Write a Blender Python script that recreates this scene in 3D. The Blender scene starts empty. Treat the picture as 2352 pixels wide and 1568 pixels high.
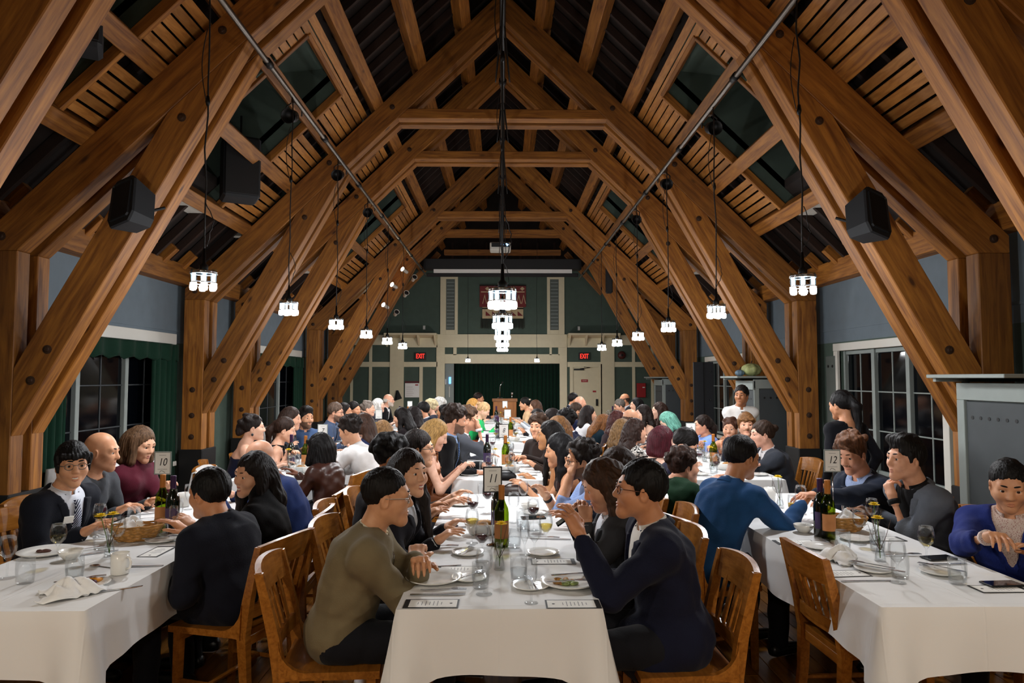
import bpy, math, random
import numpy as np
from mathutils import Vector, Matrix

random.seed(7)
scene = bpy.context.scene
COL = scene.collection
PI = math.pi
R = math.radians

# ------------------------------------------------------------------ camera, world, exposure
cam_d = bpy.data.cameras.new('camera')
cam = bpy.data.objects.new('camera', cam_d)
COL.objects.link(cam)
cam_d.sensor_width = 36.0
cam_d.lens = 36.0 * 1568.0 / 2352.0
cam_d.clip_start = 0.05
cam.location = (0, 0, 1.62)
cam.rotation_euler = (PI / 2 + 0.05352, 0, -0.01401)
scene.camera = cam
world = bpy.data.worlds.new('night')
scene.world = world
world.use_nodes = True
world.node_tree.nodes['Background'].inputs[0].default_value = (0.012, 0.014, 0.02, 1)
world.node_tree.nodes['Background'].inputs[1].default_value = 0.3
scene.view_settings.view_transform = 'Standard'
scene.view_settings.look = 'None'
scene.view_settings.gamma = 1.0
scene.view_settings.exposure = 0.2
scene.view_settings.use_curve_mapping = False
PENDANT_UP, PENDANT_DOWN = 5.6, 5.2
try:
    scene.cycles.max_bounces = 4
    scene.cycles.diffuse_bounces = 2
    scene.cycles.glossy_bounces = 2
    scene.cycles.adaptive_threshold = 0.08
    scene.cycles.adaptive_min_samples = 16
    scene.cycles.transmission_bounces = 4
    scene.cycles.transparent_max_bounces = 12
    scene.cycles.caustics_reflective = False
    scene.cycles.caustics_refractive = False
    scene.cycles.sample_clamp_indirect = 4.0
    scene.cycles.debug_use_spatial_splits = True
except Exception:
    pass

# ------------------------------------------------------------------ materials
MATS = {}
def srgb(h):
    if isinstance(h, str):
        h = h.lstrip('#')
        c = [int(h[i:i + 2], 16) / 255 for i in (0, 2, 4)]
        return tuple((x / 12.92 if x <= 0.04045 else ((x + 0.055) / 1.055) ** 2.4) for x in c) + (1,)
    return tuple(h) + ((1,) if len(h) == 3 else ())

class NT:
    def __init__(s, m):
        m.use_nodes = True
        s.t = m.node_tree
        s.b = s.t.nodes.get('Principled BSDF')
        s.out = s.t.nodes.get('Material Output')
    def n(s, typ, **kw):
        nd = s.t.nodes.new(typ)
        for k, v in kw.items():
            if k.startswith('i_'):
                key = k[2:]
                nd.inputs[int(key) if key.isdigit() else key].default_value = v
            else:
                setattr(nd, k, v)
        return nd
    def l(s, a, b):
        s.t.links.new(a, b)
    def ramp(s, fac, stops):
        r = s.n('ShaderNodeValToRGB')
        el = r.color_ramp.elements
        while len(el) < len(stops):
            el.new(0.5)
        for e, (p, c) in zip(el, stops):
            e.position = p
            e.color = srgb(c)
        s.l(fac, r.inputs[0])
        return r
    def bump(s, h, strength=0.2, dist=0.01):
        b = s.n('ShaderNodeBump')
        b.inputs['Strength'].default_value = strength
        b.inputs['Distance'].default_value = dist
        s.l(h, b.inputs['Height'])
        s.l(b.outputs[0], s.b.inputs['Normal'])
    def coords(s, scale=(1, 1, 1), kind='Object'):
        tc = s.n('ShaderNodeTexCoord')
        mp = s.n('ShaderNodeMapping')
        mp.inputs['Scale'].default_value = scale
        s.l(tc.outputs[kind], mp.inputs[0])
        return mp.outputs[0]
    def mix(s, fac, a, b, mode='MIX'):
        m = s.n('ShaderNodeMix', data_type='RGBA', blend_type=mode)
        if isinstance(fac, (int, float)):
            m.inputs[0].default_value = fac
        else:
            s.l(fac, m.inputs[0])
        for sock, v in ((m.inputs[6], a), (m.inputs[7], b)):
            if hasattr(v, 'is_linked'):
                s.l(v, sock)
            else:
                sock.default_value = srgb(v)
        return m.outputs[2]

def new_mat(name):
    m = bpy.data.materials.new(name)
    MATS[name] = m
    return m, NT(m)

def plain(name, col, rough=0.6, metal=0.0, noise=0.0, nscale=8.0, bump=0.0, spec=0.5, emit=None, estr=0.0, sheen=0.0):
    if name in MATS:
        return MATS[name]
    m, t = new_mat(name)
    b = t.b
    b.inputs['Base Color'].default_value = srgb(col)
    b.inputs['Roughness'].default_value = rough
    b.inputs['Metallic'].default_value = metal
    b.inputs['Specular IOR Level'].default_value = spec
    if sheen:
        b.inputs['Sheen Weight'].default_value = sheen
    if noise or bump:
        nz = t.n('ShaderNodeTexNoise', i_Scale=nscale, i_Detail=4.0)
        t.l(t.coords(), nz.inputs['Vector'])
        if noise:
            c = np.array(srgb(col)[:3])
            t.l(t.ramp(nz.outputs[0], [(0.3, tuple(c * (1 - noise))), (0.7, tuple(np.minimum(c * (1 + noise), 1)))]).outputs[0], b.inputs['Base Color'])
        if bump:
            t.bump(nz.outputs[0], bump, 0.004)
    if emit:
        b.inputs['Emission Color'].default_value = srgb(emit)
        b.inputs['Emission Strength'].default_value = estr
    return m

def wood(name, light, dark, rough=0.55, along=(0.9, 11, 11), knots=True, vary=0.25, bump=0.12):
    if name in MATS:
        return MATS[name]
    m, t = new_mat(name)
    oi = t.n('ShaderNodeObjectInfo')
    co = t.coords(along)
    add = t.n('ShaderNodeVectorMath', operation='ADD')
    t.l(co, add.inputs[0])
    mul = t.n('ShaderNodeVectorMath', operation='SCALE')
    cmb = t.n('ShaderNodeCombineXYZ', i_X=37.0, i_Y=53.0, i_Z=71.0)
    t.l(cmb.outputs[0], mul.inputs[0])
    t.l(oi.outputs['Random'], mul.inputs['Scale'])
    t.l(mul.outputs[0], add.inputs[1])
    nz = t.n('ShaderNodeTexNoise', i_Scale=2.2, i_Detail=6.0, i_Roughness=0.6, i_Distortion=0.6)
    t.l(add.outputs[0], nz.inputs['Vector'])
    col = t.ramp(nz.outputs[0], [(0.3, dark), (0.68, light)]).outputs[0]
    if knots:
        vo = t.n('ShaderNodeTexVoronoi', i_Scale=1.5, i_Randomness=1.0)
        k = t.coords((1.2, 3.2, 3.2))
        a2 = t.n('ShaderNodeVectorMath', operation='ADD')
        t.l(k, a2.inputs[0]); t.l(mul.outputs[0], a2.inputs[1])
        t.l(a2.outputs[0], vo.inputs['Vector'])
        kr = t.ramp(vo.outputs['Distance'], [(0.05, (1, 1, 1)), (0.13, (0, 0, 0))])
        d = np.array(srgb(dark)[:3]) * 0.45
        col = t.mix(kr.outputs[0], col, tuple(d))
    hs = t.n('ShaderNodeHueSaturation')
    mr = t.n('ShaderNodeMapRange', i_3=1 - vary, i_4=1 + vary * 0.6)
    t.l(oi.outputs['Random'], mr.inputs[0])
    t.l(mr.outputs[0], hs.inputs['Value'])
    t.l(col, hs.inputs['Color'])
    t.l(hs.outputs[0], t.b.inputs['Base Color'])
    t.b.inputs['Roughness'].default_value = rough
    t.bump(nz.outputs[0], bump, 0.006)
    return m

def fabric(name, col, col2=None, pattern=None, scale=60.0, rough=0.88, bump=0.28, spec=0.2, sheen=0.04):
    key = 'fab_' + name
    if key in MATS:
        return MATS[key]
    m, t = new_mat(key)
    b = t.b
    b.inputs['Roughness'].default_value = rough
    b.inputs['Specular IOR Level'].default_value = spec
    b.inputs['Sheen Weight'].default_value = sheen
    co = t.coords()
    nz = t.n('ShaderNodeTexNoise', i_Scale=7.0, i_Detail=5.0, i_Distortion=1.2)
    t.l(co, nz.inputs['Vector'])
    c = np.array(srgb(col)[:3])
    base = t.ramp(nz.outputs[0], [(0.25, tuple(c * 0.88)), (0.75, tuple(np.minimum(c * 1.1, 1)))]).outputs[0]
    if pattern == 'stripes':
        w = t.n('ShaderNodeTexWave', i_Scale=scale, wave_type='BANDS', bands_direction='Z')
        t.l(co, w.inputs['Vector'])
        base = t.mix(t.ramp(w.outputs[0], [(0.62, (0, 0, 0)), (0.7, (1, 1, 1))]).outputs[0], base, col2)
    elif pattern == 'diag':
        w = t.n('ShaderNodeTexWave', i_Scale=scale, wave_type='BANDS', bands_direction='DIAGONAL')
        t.l(co, w.inputs['Vector'])
        base = t.mix(t.ramp(w.outputs[0], [(0.66, (0, 0, 0)), (0.72, (1, 1, 1))]).outputs[0], base, col2)
    elif pattern == 'dots':
        v = t.n('ShaderNodeTexVoronoi', i_Scale=scale, i_Randomness=0.9)
        t.l(co, v.inputs['Vector'])
        base = t.mix(t.ramp(v.outputs['Distance'], [(0.2, (1, 1, 1)), (0.36, (0, 0, 0))]).outputs[0], base, col2)
    elif pattern == 'blotch':
        v = t.n('ShaderNodeTexNoise', i_Scale=scale, i_Detail=2.0, i_Distortion=2.5)
        t.l(co, v.inputs['Vector'])
        base = t.mix(t.ramp(v.outputs[0], [(0.49, (0, 0, 0)), (0.52, (1, 1, 1))]).outputs[0], base, col2)
    elif pattern == 'sequin':
        v = t.n('ShaderNodeTexVoronoi', i_Scale=scale)
        t.l(co, v.inputs['Vector'])
        base = t.mix(t.ramp(v.outputs['Distance'], [(0.15, (1, 1, 1)), (0.5, (0, 0, 0))]).outputs[0], base, col2)
        b.inputs['Roughness'].default_value = 0.4
    t.l(base, b.inputs['Base Color'])
    n2 = t.n('ShaderNodeTexNoise', i_Scale=180.0, i_Detail=2.0)
    t.l(co, n2.inputs['Vector'])
    ad = t.n('ShaderNodeMath', operation='MULTIPLY_ADD')
    t.l(nz.outputs[0], ad.inputs[0]); ad.inputs[1].default_value = 2.6
    t.l(n2.outputs[0], ad.inputs[2])
    t.bump(ad.outputs[0], bump, 0.004)
    return m

def hair_mat(col):
    key = 'hair_' + col
    if key in MATS:
        return MATS[key]
    m, t = new_mat(key)
    co = t.coords((90, 90, 9))
    nz = t.n('ShaderNodeTexNoise', i_Scale=1.0, i_Detail=4.0, i_Distortion=0.4)
    t.l(co, nz.inputs['Vector'])
    c = np.array(srgb(col)[:3])
    t.l(t.ramp(nz.outputs[0], [(0.3, tuple(c * 0.45)), (0.72, tuple(np.minimum(c * 1.5, 1)))]).outputs[0], t.b.inputs['Base Color'])
    t.b.inputs['Roughness'].default_value = 0.58
    t.b.inputs['Specular IOR Level'].default_value = 0.22
    t.bump(nz.outputs[0], 0.7, 0.006)
    return m

def skin_mat(col):
    key = 'skin_' + col
    if key in MATS:
        return MATS[key]
    m, t = new_mat(key)
    nz = t.n('ShaderNodeTexNoise', i_Scale=25.0, i_Detail=3.0)
    t.l(t.coords(), nz.inputs['Vector'])
    c = np.array(srgb(col)[:3])
    t.l(t.ramp(nz.outputs[0], [(0.3, tuple(c * np.array([0.92, 0.84, 0.8]))), (0.7, tuple(np.minimum(c * 1.06, 1)))]).outputs[0], t.b.inputs['Base Color'])
    t.b.inputs['Roughness'].default_value = 0.48
    t.b.inputs['Specular IOR Level'].default_value = 0.4
    return m

def thin_glass(name, tint=(0.985, 0.992, 0.995), rough=0.04, refl=.36, opac=0.0):
    if name in MATS:
        return MATS[name]
    m, t = new_mat(name)
    t.t.nodes.remove(t.b)
    tr = t.n('ShaderNodeBsdfTransparent'); tr.inputs[0].default_value = srgb(tint)
    gl = t.n('ShaderNodeBsdfGlossy'); gl.inputs['Roughness'].default_value = rough
    fr = t.n('ShaderNodeLayerWeight', i_Blend=0.28)
    mr = t.n('ShaderNodeMapRange', i_3=0.015, i_4=0.85 * refl)
    t.l(fr.outputs['Fresnel'], mr.inputs[0])
    mx = t.n('ShaderNodeMixShader')
    t.l(mr.outputs[0], mx.inputs[0]); t.l(tr.outputs[0], mx.inputs[1]); t.l(gl.outputs[0], mx.inputs[2])
    t.l(mx.outputs[0], t.out.inputs[0])
    return m

TIMBER = wood('timber', '#ac7029', '#68390b', rough=0.62)
SLAT = wood('slat_wood', '#bd8240', '#925b24', rough=0.5, along=(2, 14, 14), knots=False, vary=0.3)
OAK = wood('oak_chair', '#a96d2b', '#7c4812', rough=0.28, along=(3, 26, 26), knots=False, vary=0.15)
FLOORW = wood('floor_wood', '#b07835', '#80501c', rough=0.3, along=(1.2, 18, 18), knots=False, vary=0.28)
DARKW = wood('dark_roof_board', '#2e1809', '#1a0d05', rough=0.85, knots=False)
PODW = wood('podium_wood', '#b06f2e', '#8d521c', rough=0.4, along=(8, 8, 1), knots=False)
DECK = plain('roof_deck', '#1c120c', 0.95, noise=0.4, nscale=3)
TEAL = plain('green_plaster', '#4a5a50', 0.85, noise=0.06, nscale=6, bump=0.05)
BLUEG = plain('blue_grey_plaster', '#6a7780', 0.85, noise=0.05, nscale=6, bump=0.05)
DGREEN = plain('dormer_plaster', '#46554c', 0.85, noise=0.05)
CREAM = plain('cream_paint', '#dfd5b4', 0.55, noise=0.03)
WHITEP = plain('white_paint', '#d8d6cd', 0.5)
GREYP = plain('grey_paint', '#8f9894', 0.6, noise=0.04)
PANELG = plain('panel_grey', '#5c645f', 0.7, noise=0.05)
BLACKM = plain('black_metal', '#0c0c0d', 0.45, metal=0.4)
BLACKP = plain('black_plastic', '#0d0e10', 0.6)
SPKR = plain('speaker_black', '#15181c', 0.75)
IRON = plain('bolt_iron', '#3a2413', 0.7, metal=0.2)
STEEL = plain('cutlery_steel', '#c9ccd0', 0.18, metal=1.0)
CHROME = plain('chrome', '#d8dadd', 0.12, metal=1.0)
PIPE = plain('pipe_steel', '#77716a', 0.35, metal=0.9)
CHINA = plain('white_china', '#eeede8', 0.18, spec=0.6)
PAPER = plain('white_paper', '#f2f2ee', 0.8)
INK = plain('black_ink', '#15161a', 0.7)
VELVET = fabric('green_velvet', '#0b2c1e', rough=0.9, bump=0.2)
NIGHT = plain('night_glass', '#05070b', 0.08, spec=0.25)
DARKBAR = plain('dark_grey_bar', '#3a3f42', 0.6)  # dark grey colour of the window side glazing bars
LINEN = fabric('white_linen', '#f3f4f4', rough=0.85, bump=0.12, sheen=0.0)
GLASS = thin_glass('clear_glass')
GREENG = thin_glass('green_bottle_glass', (0.36, 0.46, 0.06), 0.05)
DARKG = plain('dark_bottle_glass', '#0c140c', 0.08, spec=0.8)
BULB = plain('lit_bulb', '#ffffff', 0.5, emit='#ffffff', estr=5.0)
TUBE = thin_glass('lamp_glass', (0.88, 0.94, 0.97), 0.1, refl=.15)
WATER = thin_glass('water', (0.95, 0.97, 0.98), 0.02)
REDWINE = plain('red_wine', '#3a0610', 0.1)
WHITEWINE = thin_glass('white_wine', (0.85, 0.74, 0.35), 0.03)

# ------------------------------------------------------------------ mesh helpers
class MB:
    def __init__(s):
        s.v = []; s.f = []; s.mi = []; s.cur = 0
    def add(s, vs, fs):
        o = len(s.v)
        s.v += [tuple(p) for p in vs]
        s.f += [tuple(i + o for i in f) for f in fs]
        s.mi += [s.cur] * len(fs)
        return s
    def box(s, lo, hi, M=None):
        x0, y0, z0 = lo; x1, y1, z1 = hi
        vs = [(x0, y0, z0), (x1, y0, z0), (x1, y1, z0), (x0, y1, z0), (x0, y0, z1), (x1, y0, z1), (x1, y1, z1), (x0, y1, z1)]
        if M is not None:
            vs = [M @ Vector(p) for p in vs]
        return s.add(vs, [(0, 3, 2, 1), (4, 5, 6, 7), (0, 1, 5, 4), (1, 2, 6, 5), (2, 3, 7, 6), (3, 0, 4, 7)])
    def cbox(s, lo, hi, c=0.006, M=None):
        # box with chamfered edges
        x0, y0, z0 = lo; x1, y1, z1 = hi
        vs = []; idx = {}
        for ix, (X, sx) in enumerate(((x0, 1), (x1, -1))):
            for iy, (Y, sy) in enumerate(((y0, 1), (y1, -1))):
                for iz, (Z, sz) in enumerate(((z0, 1), (z1, -1))):
                    for a in range(3):
                        p = [X + sx * c, Y + sy * c, Z + sz * c]
                        p[a] = (X, Y, Z)[a]
                        idx[(ix, iy, iz, a)] = len(vs)
                        vs.append(p)
        fs = []
        I = lambda x, y, z, a: idx[(x, y, z, a)]
        for k in (0, 1):
            q = [I(k, 0, 0, 0), I(k, 1, 0, 0), I(k, 1, 1, 0), I(k, 0, 1, 0)]
            fs.append(q if k else q[::-1])
            q = [I(0, k, 0, 1), I(0, k, 1, 1), I(1, k, 1, 1), I(1, k, 0, 1)]
            fs.append(q if k else q[::-1])
            q = [I(0, 0, k, 2), I(1, 0, k, 2), I(1, 1, k, 2), I(0, 1, k, 2)]
            fs.append(q if k else q[::-1])
        for a, b in ((0, 1), (0, 2), (1, 2)):
            o = 3 - a - b
            for ka in (0, 1):
                for kb in (0, 1):
                    def P(ko, w):
                        t = [0, 0, 0]; t[a] = ka; t[b] = kb; t[o] = ko
                        return I(t[0], t[1], t[2], w)
                    fs.append([P(0, a), P(1, a), P(1, b), P(0, b)])
        for t in [(i, j, k) for i in (0, 1) for j in (0, 1) for k in (0, 1)]:
            fs.append([I(*t, 0), I(*t, 1), I(*t, 2)])
        # orient outward
        cx = Vector(((x0 + x1) / 2, (y0 + y1) / 2, (z0 + z1) / 2))
        out = []
        for f in fs:
            p = [Vector(vs[i]) for i in f]
            n = (p[1] - p[0]).cross(p[2] - p[0])
            m = sum(p, Vector()) / len(p)
            out.append(tuple(f) if n.dot(m - cx) >= 0 else tuple(f[::-1]))
        if M is not None:
            vs = [M @ Vector(p) for p in vs]
        return s.add(vs, out)
    def prism(s, pts, y0, y1):
        # polygon in XZ (counter clockwise seen from -Y), extruded along Y
        n = len(pts)
        a = sum(pts[i][0] * pts[(i + 1) % n][1] - pts[(i + 1) % n][0] * pts[i][1] for i in range(n))
        if a < 0:
            pts = pts[::-1]
        vs = [(x, y0, z) for x, z in pts] + [(x, y1, z) for x, z in pts]
        fs = [tuple(range(n)), tuple(range(2 * n - 1, n - 1, -1))]
        fs += [(i, i + n, (i + 1) % n + n, (i + 1) % n) for i in range(n)]
        return s.add(vs, fs)
    def tube(s, pts, r, n=8, caps=True):
        pts = [Vector(p) for p in pts]
        rs = r if isinstance(r, (list, tuple)) else [r] * len(pts)
        vs = []
        up = None
        for i, p in enumerate(pts):
            d = (pts[min(i + 1, len(pts) - 1)] - pts[max(i - 1, 0)])
            d = d.normalized() if d.length > 1e-9 else Vector((0, 0, 1))
            if up is None:
                up = d.orthogonal().normalized()
            up = (up - d * up.dot(d))
            up = up.normalized() if up.length > 1e-6 else d.orthogonal().normalized()
            sd = d.cross(up)
            for k in range(n):
                a = 2 * PI * k / n
                vs.append(p + (up * math.cos(a) + sd * math.sin(a)) * rs[i])
        fs = []
        for i in range(len(pts) - 1):
            for k in range(n):
                k2 = (k + 1) % n
                fs.append((i * n + k, i * n + k2, (i + 1) * n + k2, (i + 1) * n + k))
        if caps:
            fs.append(tuple(range(n - 1, -1, -1)))
            fs.append(tuple((len(pts) - 1) * n + k for k in range(n)))
        return s.add(vs, fs)
    def lathe(s, prof, n=20, M=None, cap0=True, cap1=True):
        vs = []
        for r, z in prof:
            for k in range(n):
                a = 2 * PI * k / n
                vs.append(Vector((r * math.cos(a), r * math.sin(a), z)))
        fs = []
        for i in range(len(prof) - 1):
            for k in range(n):
                k2 = (k + 1) % n
                fs.append((i * n + k, i * n + k2, (i + 1) * n + k2, (i + 1) * n + k))
        if cap0:
            fs.append(tuple(range(n - 1, -1, -1)))
        if cap1:
            fs.append(tuple((len(prof) - 1) * n + k for k in range(n)))
        if M is not None:
            vs = [M @ p for p in vs]
        return s.add(vs, fs)
    def mesh(s, name, mats, smooth=False):
        me = bpy.data.meshes.new(name)
        me.from_pydata(s.v, [], s.f)
        if not isinstance(mats, (list, tuple)):
            mats = [mats]
        for m in mats:
            me.materials.append(m)
        if len(mats) > 1:
            me.polygons.foreach_set('material_index', s.mi)
        if smooth:
            me.polygons.foreach_set('use_smooth', [True] * len(me.polygons))
        me.update()
        return me
    def build(s, name, mats, parent=None, smooth=False, **kw):
        return ob(name, s.mesh(name, mats, smooth), parent, **kw)

def ob(name, data, parent=None, M=None, loc=None, rz=None, label=None, cat=None, group=None, kind=None):
    o = bpy.data.objects.new(name, data)
    COL.objects.link(o)
    if parent is not None:
        o.parent = parent
    if M is not None:
        o.matrix_local = M
    if loc is not None:
        o.location = loc
    if rz is not None:
        o.rotation_euler = (0, 0, rz)
    if label: o['label'] = label
    if cat: o['category'] = cat
    if group: o['group'] = group
    if kind: o['kind'] = kind
    return o

def thing(name, loc, label, cat, group=None, rz=0.0, kind=None):
    return ob(name, None, None, loc=loc, rz=rz, label=label, cat=cat, group=group, kind=kind)

def copy_tree(o, parent=None):
    c = o.copy()
    COL.objects.link(c)
    if parent is not None:
        c.parent = parent
    for ch in KIDS.get(o.name, []):
        copy_tree(ch, c)
    return c
KIDS = {}
def freeze(o):
    # remember the children of a prototype so that copying is quick
    KIDS[o.name] = list(o.children)
    for c in o.children:
        freeze(c)

BOXES = {}
def timber(name, size, M, mat, parent=None, c=0.006, **kw):
    # a squared timber, length along local X; alike sizes share their mesh
    key = (name, tuple(round(v, 3) for v in size), mat.name)
    if key not in BOXES:
        l, w, h = size
        BOXES[key] = MB().cbox((-l / 2, -w / 2, -h / 2), (l / 2, w / 2, h / 2), min(c, min(size) * 0.2)).mesh(name, mat)
    return ob(name, BOXES[key], parent, M=M, **kw)

def along_y(x, y0, y1, z, tilt=0.0):
    # local X runs along world Y, local Z tilted about Y by tilt
    Rm = Matrix.Rotation(tilt, 4, 'Y') @ Matrix.Rotation(PI / 2, 4, 'Z')
    return Matrix.Translation((x, (y0 + y1) / 2, z)) @ Rm

def poly_timber(name, pts, y0, y1, d, mat, parent=None):
    # mitred timber given by its outline in XZ; d = grain direction in XZ
    a = math.atan2(d[1], d[0])
    M = Matrix.Rotation(-a, 4, 'Y')
    cx = sum(p[0] for p in pts) / len(pts); cz = sum(p[1] for p in pts) / len(pts)
    T = Matrix.Translation((cx, (y0 + y1) / 2, cz)) @ M
    Ti = T.inverted()
    mb = MB().prism(list(pts), y0, y1)
    mb.v = [tuple(Ti @ Vector(p)) for p in mb.v]
    me = mb.mesh(name, mat)
    o = ob(name, me, parent, M=T)
    md = o.modifiers.new('edge', 'BEVEL')
    md.width = 0.007; md.segments = 1; md.limit_method = 'ANGLE'
    return o

def text(body, size, mat, parent, M, name='lettering', shear=0.0, align='CENTER', extrude=0.0008, sx=1.0):
    cu = bpy.data.curves.new(name, 'FONT')
    cu.body = body; cu.size = size; cu.align_x = align; cu.align_y = 'CENTER'
    cu.extrude = extrude; cu.shear = shear
    tmp = bpy.data.objects.new(name, cu)
    COL.objects.link(tmp)
    bpy.context.view_layer.update()
    me = bpy.data.meshes.new_from_object(tmp.evaluated_get(bpy.context.evaluated_depsgraph_get()))
    bpy.data.objects.remove(tmp)
    me.materials.clear(); me.materials.append(mat)
    return ob(name, me, parent, M=M @ Matrix.Diagonal((sx, 1, 1, 1)))
FACE_CAM = Matrix.Rotation(PI / 2, 4, 'X')       # text standing up, facing -Y
# ------------------------------------------------------------------ the setting: floor and walls
YF, YB = -3.5, 20.3           # wall behind the camera, stage wall
XW = 4.5
def struct(name, loc=(0, 0, 0)):
    return ob(name, None, None, loc=loc, kind='structure')

fl = MB().box((-XW - .2, YF, -0.12), (XW + .2, YB + 2.2, -0.012)).build('floor', FLOORW, kind='structure')
pw = 0.1
rng = random.Random(3)
for i in range(90):
    x0 = -XW + i * pw
    cuts = [0.6, 3.0 + .2 * rng.randint(-5, 5), 5.9 + .2 * rng.randint(-5, 5), 9.0]
    for a, b in zip(cuts[:-1], cuts[1:]):
        L = b - a - .003
        timber('plank', (L, pw - 0.004, 0.012), along_y(x0 + pw / 2, a, a + L, -0.006), FLOORW, fl, c=0.002)
far_rows = MB()
for i in range(45):
    x0 = -XW + i * 0.2
    far_rows.box((x0 + .002, 9.0, -0.012), (x0 + .198, YB + .3, -0.001))
far_rows.build('far_planks', FLOORW, fl, kind='stuff')

def wall_with_openings(name, side, opens, z1=3.1):
    # side wall along Y; opens = [(y0, y1, z0, z1)]
    x0, x1 = (XW, XW + .2) if side > 0 else (-XW - .2, -XW)
    w = struct(name)
    ys = [YF] + [v for o in opens for v in (o[0], o[1])] + [YB]
    def seg(y0, y1, za, zb):
        if za < 2.0:
            MB().box((x0, y0, za), (x1, y1, min(zb, 2.1))).build('lower_panel', TEAL, w)
        if zb > 2.1:
            MB().box((x0, y0, max(za, 2.1)), (x1, y1, zb)).build('upper_panel', BLUEG, w)
    prev = YF
    for (a, b, za, zb) in opens:
        seg(prev, a, 0, z1)
        seg(a, b, 0, za); seg(a, b, zb, z1)
        prev = b
    seg(prev, YB, 0, z1)
    # thin joint strip below the plaster
    MB().box((x0 - .012 if side > 0 else x1, YF, 2.26), (x0 if side > 0 else x1 + .012, YB, 2.29)).build('picture_rail', BLUEG, w)
    return w
LEFT_WIN = [(6.45, 9.3, 0.5, 2.08), (11.75, 15.15, 0.5, 2.08)]
RIGHT_WIN = [(6.9, 9.05, 0.45, 1.98), (12.2, 14.9, 0.45, 1.98)]
wall_with_openings('wall_left', -1, LEFT_WIN)
wall_with_openings('wall_right', 1, RIGHT_WIN)
MB().box((-XW - .2, YF - .2, 0), (XW + .2, YF, 7.2)).build('wall_front', TEAL, kind='structure')

def window(n, side, y0, y1, z0, z1, head=0.14, paint=WHITEP, mull=3):
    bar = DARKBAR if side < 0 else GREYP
    w = struct('window_%d' % n)
    s = side
    xi = s * XW
    def bx(name, ya, yb, za, zb, d0, d1, mat):
        # d0..d1: depth measured from the wall face into the room (positive = room side)
        xs = sorted((xi - s * d0, xi - s * d1))
        MB().cbox((xs[0], ya, za), (xs[1], yb, zb), 0.004).build(name, mat, w)
    bx('window_head', y0 - .1, y1 + .1, z1, z1 + head, -.02, .04, paint)
    bx('window_sill', y0 - .08, y1 + .08, z0 - .06, z0, -.1, .09, paint)
    for ya in (y0 - .1, y1):
        bx('window_jamb', ya, ya + .1, z0, z1, -.02, .035, paint)
    bays = mull
    step = (y1 - y0) / bays
    for k in range(bays + 1):
        yc = y0 + k * step
        bx('mullion', yc - .035, yc + .035, z0, z1, -.12, -.05, GREYP)
    for k in range(bays):
        a, b = y0 + k * step + .035, y0 + (k + 1) * step - .035
        bx('sash', a, b, z0, z0 + .05, -.11, -.07, GREYP)
        bx('sash', a, b, z1 - .05, z1, -.11, -.07, GREYP)
        rows, cols = 3, 2
        for r_ in range(rows):
            for c_ in range(cols):
                pa = a + (b - a) * c_ / cols; pb = a + (b - a) * (c_ + 1) / cols
                za = z0 + .05 + (z1 - z0 - .1) * r_ / rows; zb = z0 + .05 + (z1 - z0 - .1) * (r_ + 1) / rows
                bx('pane', pa + .006, pb - .006, za + .006, zb - .006, -.1, -.095, NIGHT)
        bx('glazing_bar', (a + b) / 2 - .008, (a + b) / 2 + .008, z0 + .05, z1 - .05, -.1, -.085, bar)
        for r_ in (1, 2):
            zz = z0 + .05 + (z1 - z0 - .1) * r_ / 3
            bx('glazing_bar', a, b, zz - .008, zz + .008, -.1, -.085, bar)
    return w
window(1, -1, *LEFT_WIN[0])
window(2, -1, *LEFT_WIN[1])
window(3, 1, *RIGHT_WIN[0], head=0.1, mull=3)
window(4, 1, *RIGHT_WIN[1], head=0.1, mull=3)

def drape(name, x, y0, y1, z0, z1, amp, waves, mat, label, cat, group=None, thick=0.012, flare=0.0, scallop=0.0):
    n = waves * 8
    mb = MB(); vs = []; rows = 7
    for j in range(rows):
        t = j / (rows - 1)
        for i in range(n + 1):
            u = i / n
            a = amp * (1 + flare * t)
            zz = z1 + (z0 - z1) * t
            if scallop and j == rows - 1:
                zz += scallop * abs(math.sin(u * waves * PI))
            vs.append((x + a * math.sin(u * waves * 2 * PI + 0.6 * math.sin(9 * u)) , y0 + (y1 - y0) * u, zz))
    fs = []
    for j in range(rows - 1):
        for i in range(n):
            fs.append((j * (n + 1) + i, j * (n + 1) + i + 1, (j + 1) * (n + 1) + i + 1, (j + 1) * (n + 1) + i))
    mb.add(vs, fs)
    o = mb.build(name, mat, None, True, label=label, cat=cat, group=group)
    md = o.modifiers.new('cloth', 'SOLIDIFY'); md.thickness = thick; md.offset = 0
    return o
for wi, (a, b, za, zb) in enumerate(LEFT_WIN):
    nm = 'first' if wi == 0 else 'second'
    drape('window_valance', -XW + .1, a - .02, b + .02, 1.84, 2.07, .022, 9, VELVET, 'scalloped dark green valance across the top of the %s curtained window' % nm, 'valance', flare=.6, scallop=.05)
    drape('window_curtain', -XW + .075, b - .62, b + .04, .25, 2.05, .03, 5, VELVET, 'dark green curtain gathered at the far side of the %s curtained window' % nm, 'curtain')
    drape('window_curtain', -XW + .075, a - .04, a + .55, .25, 2.05, .03, 5, VELVET, 'dark green curtain gathered at the near side of the %s curtained window' % nm, 'curtain')

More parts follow.
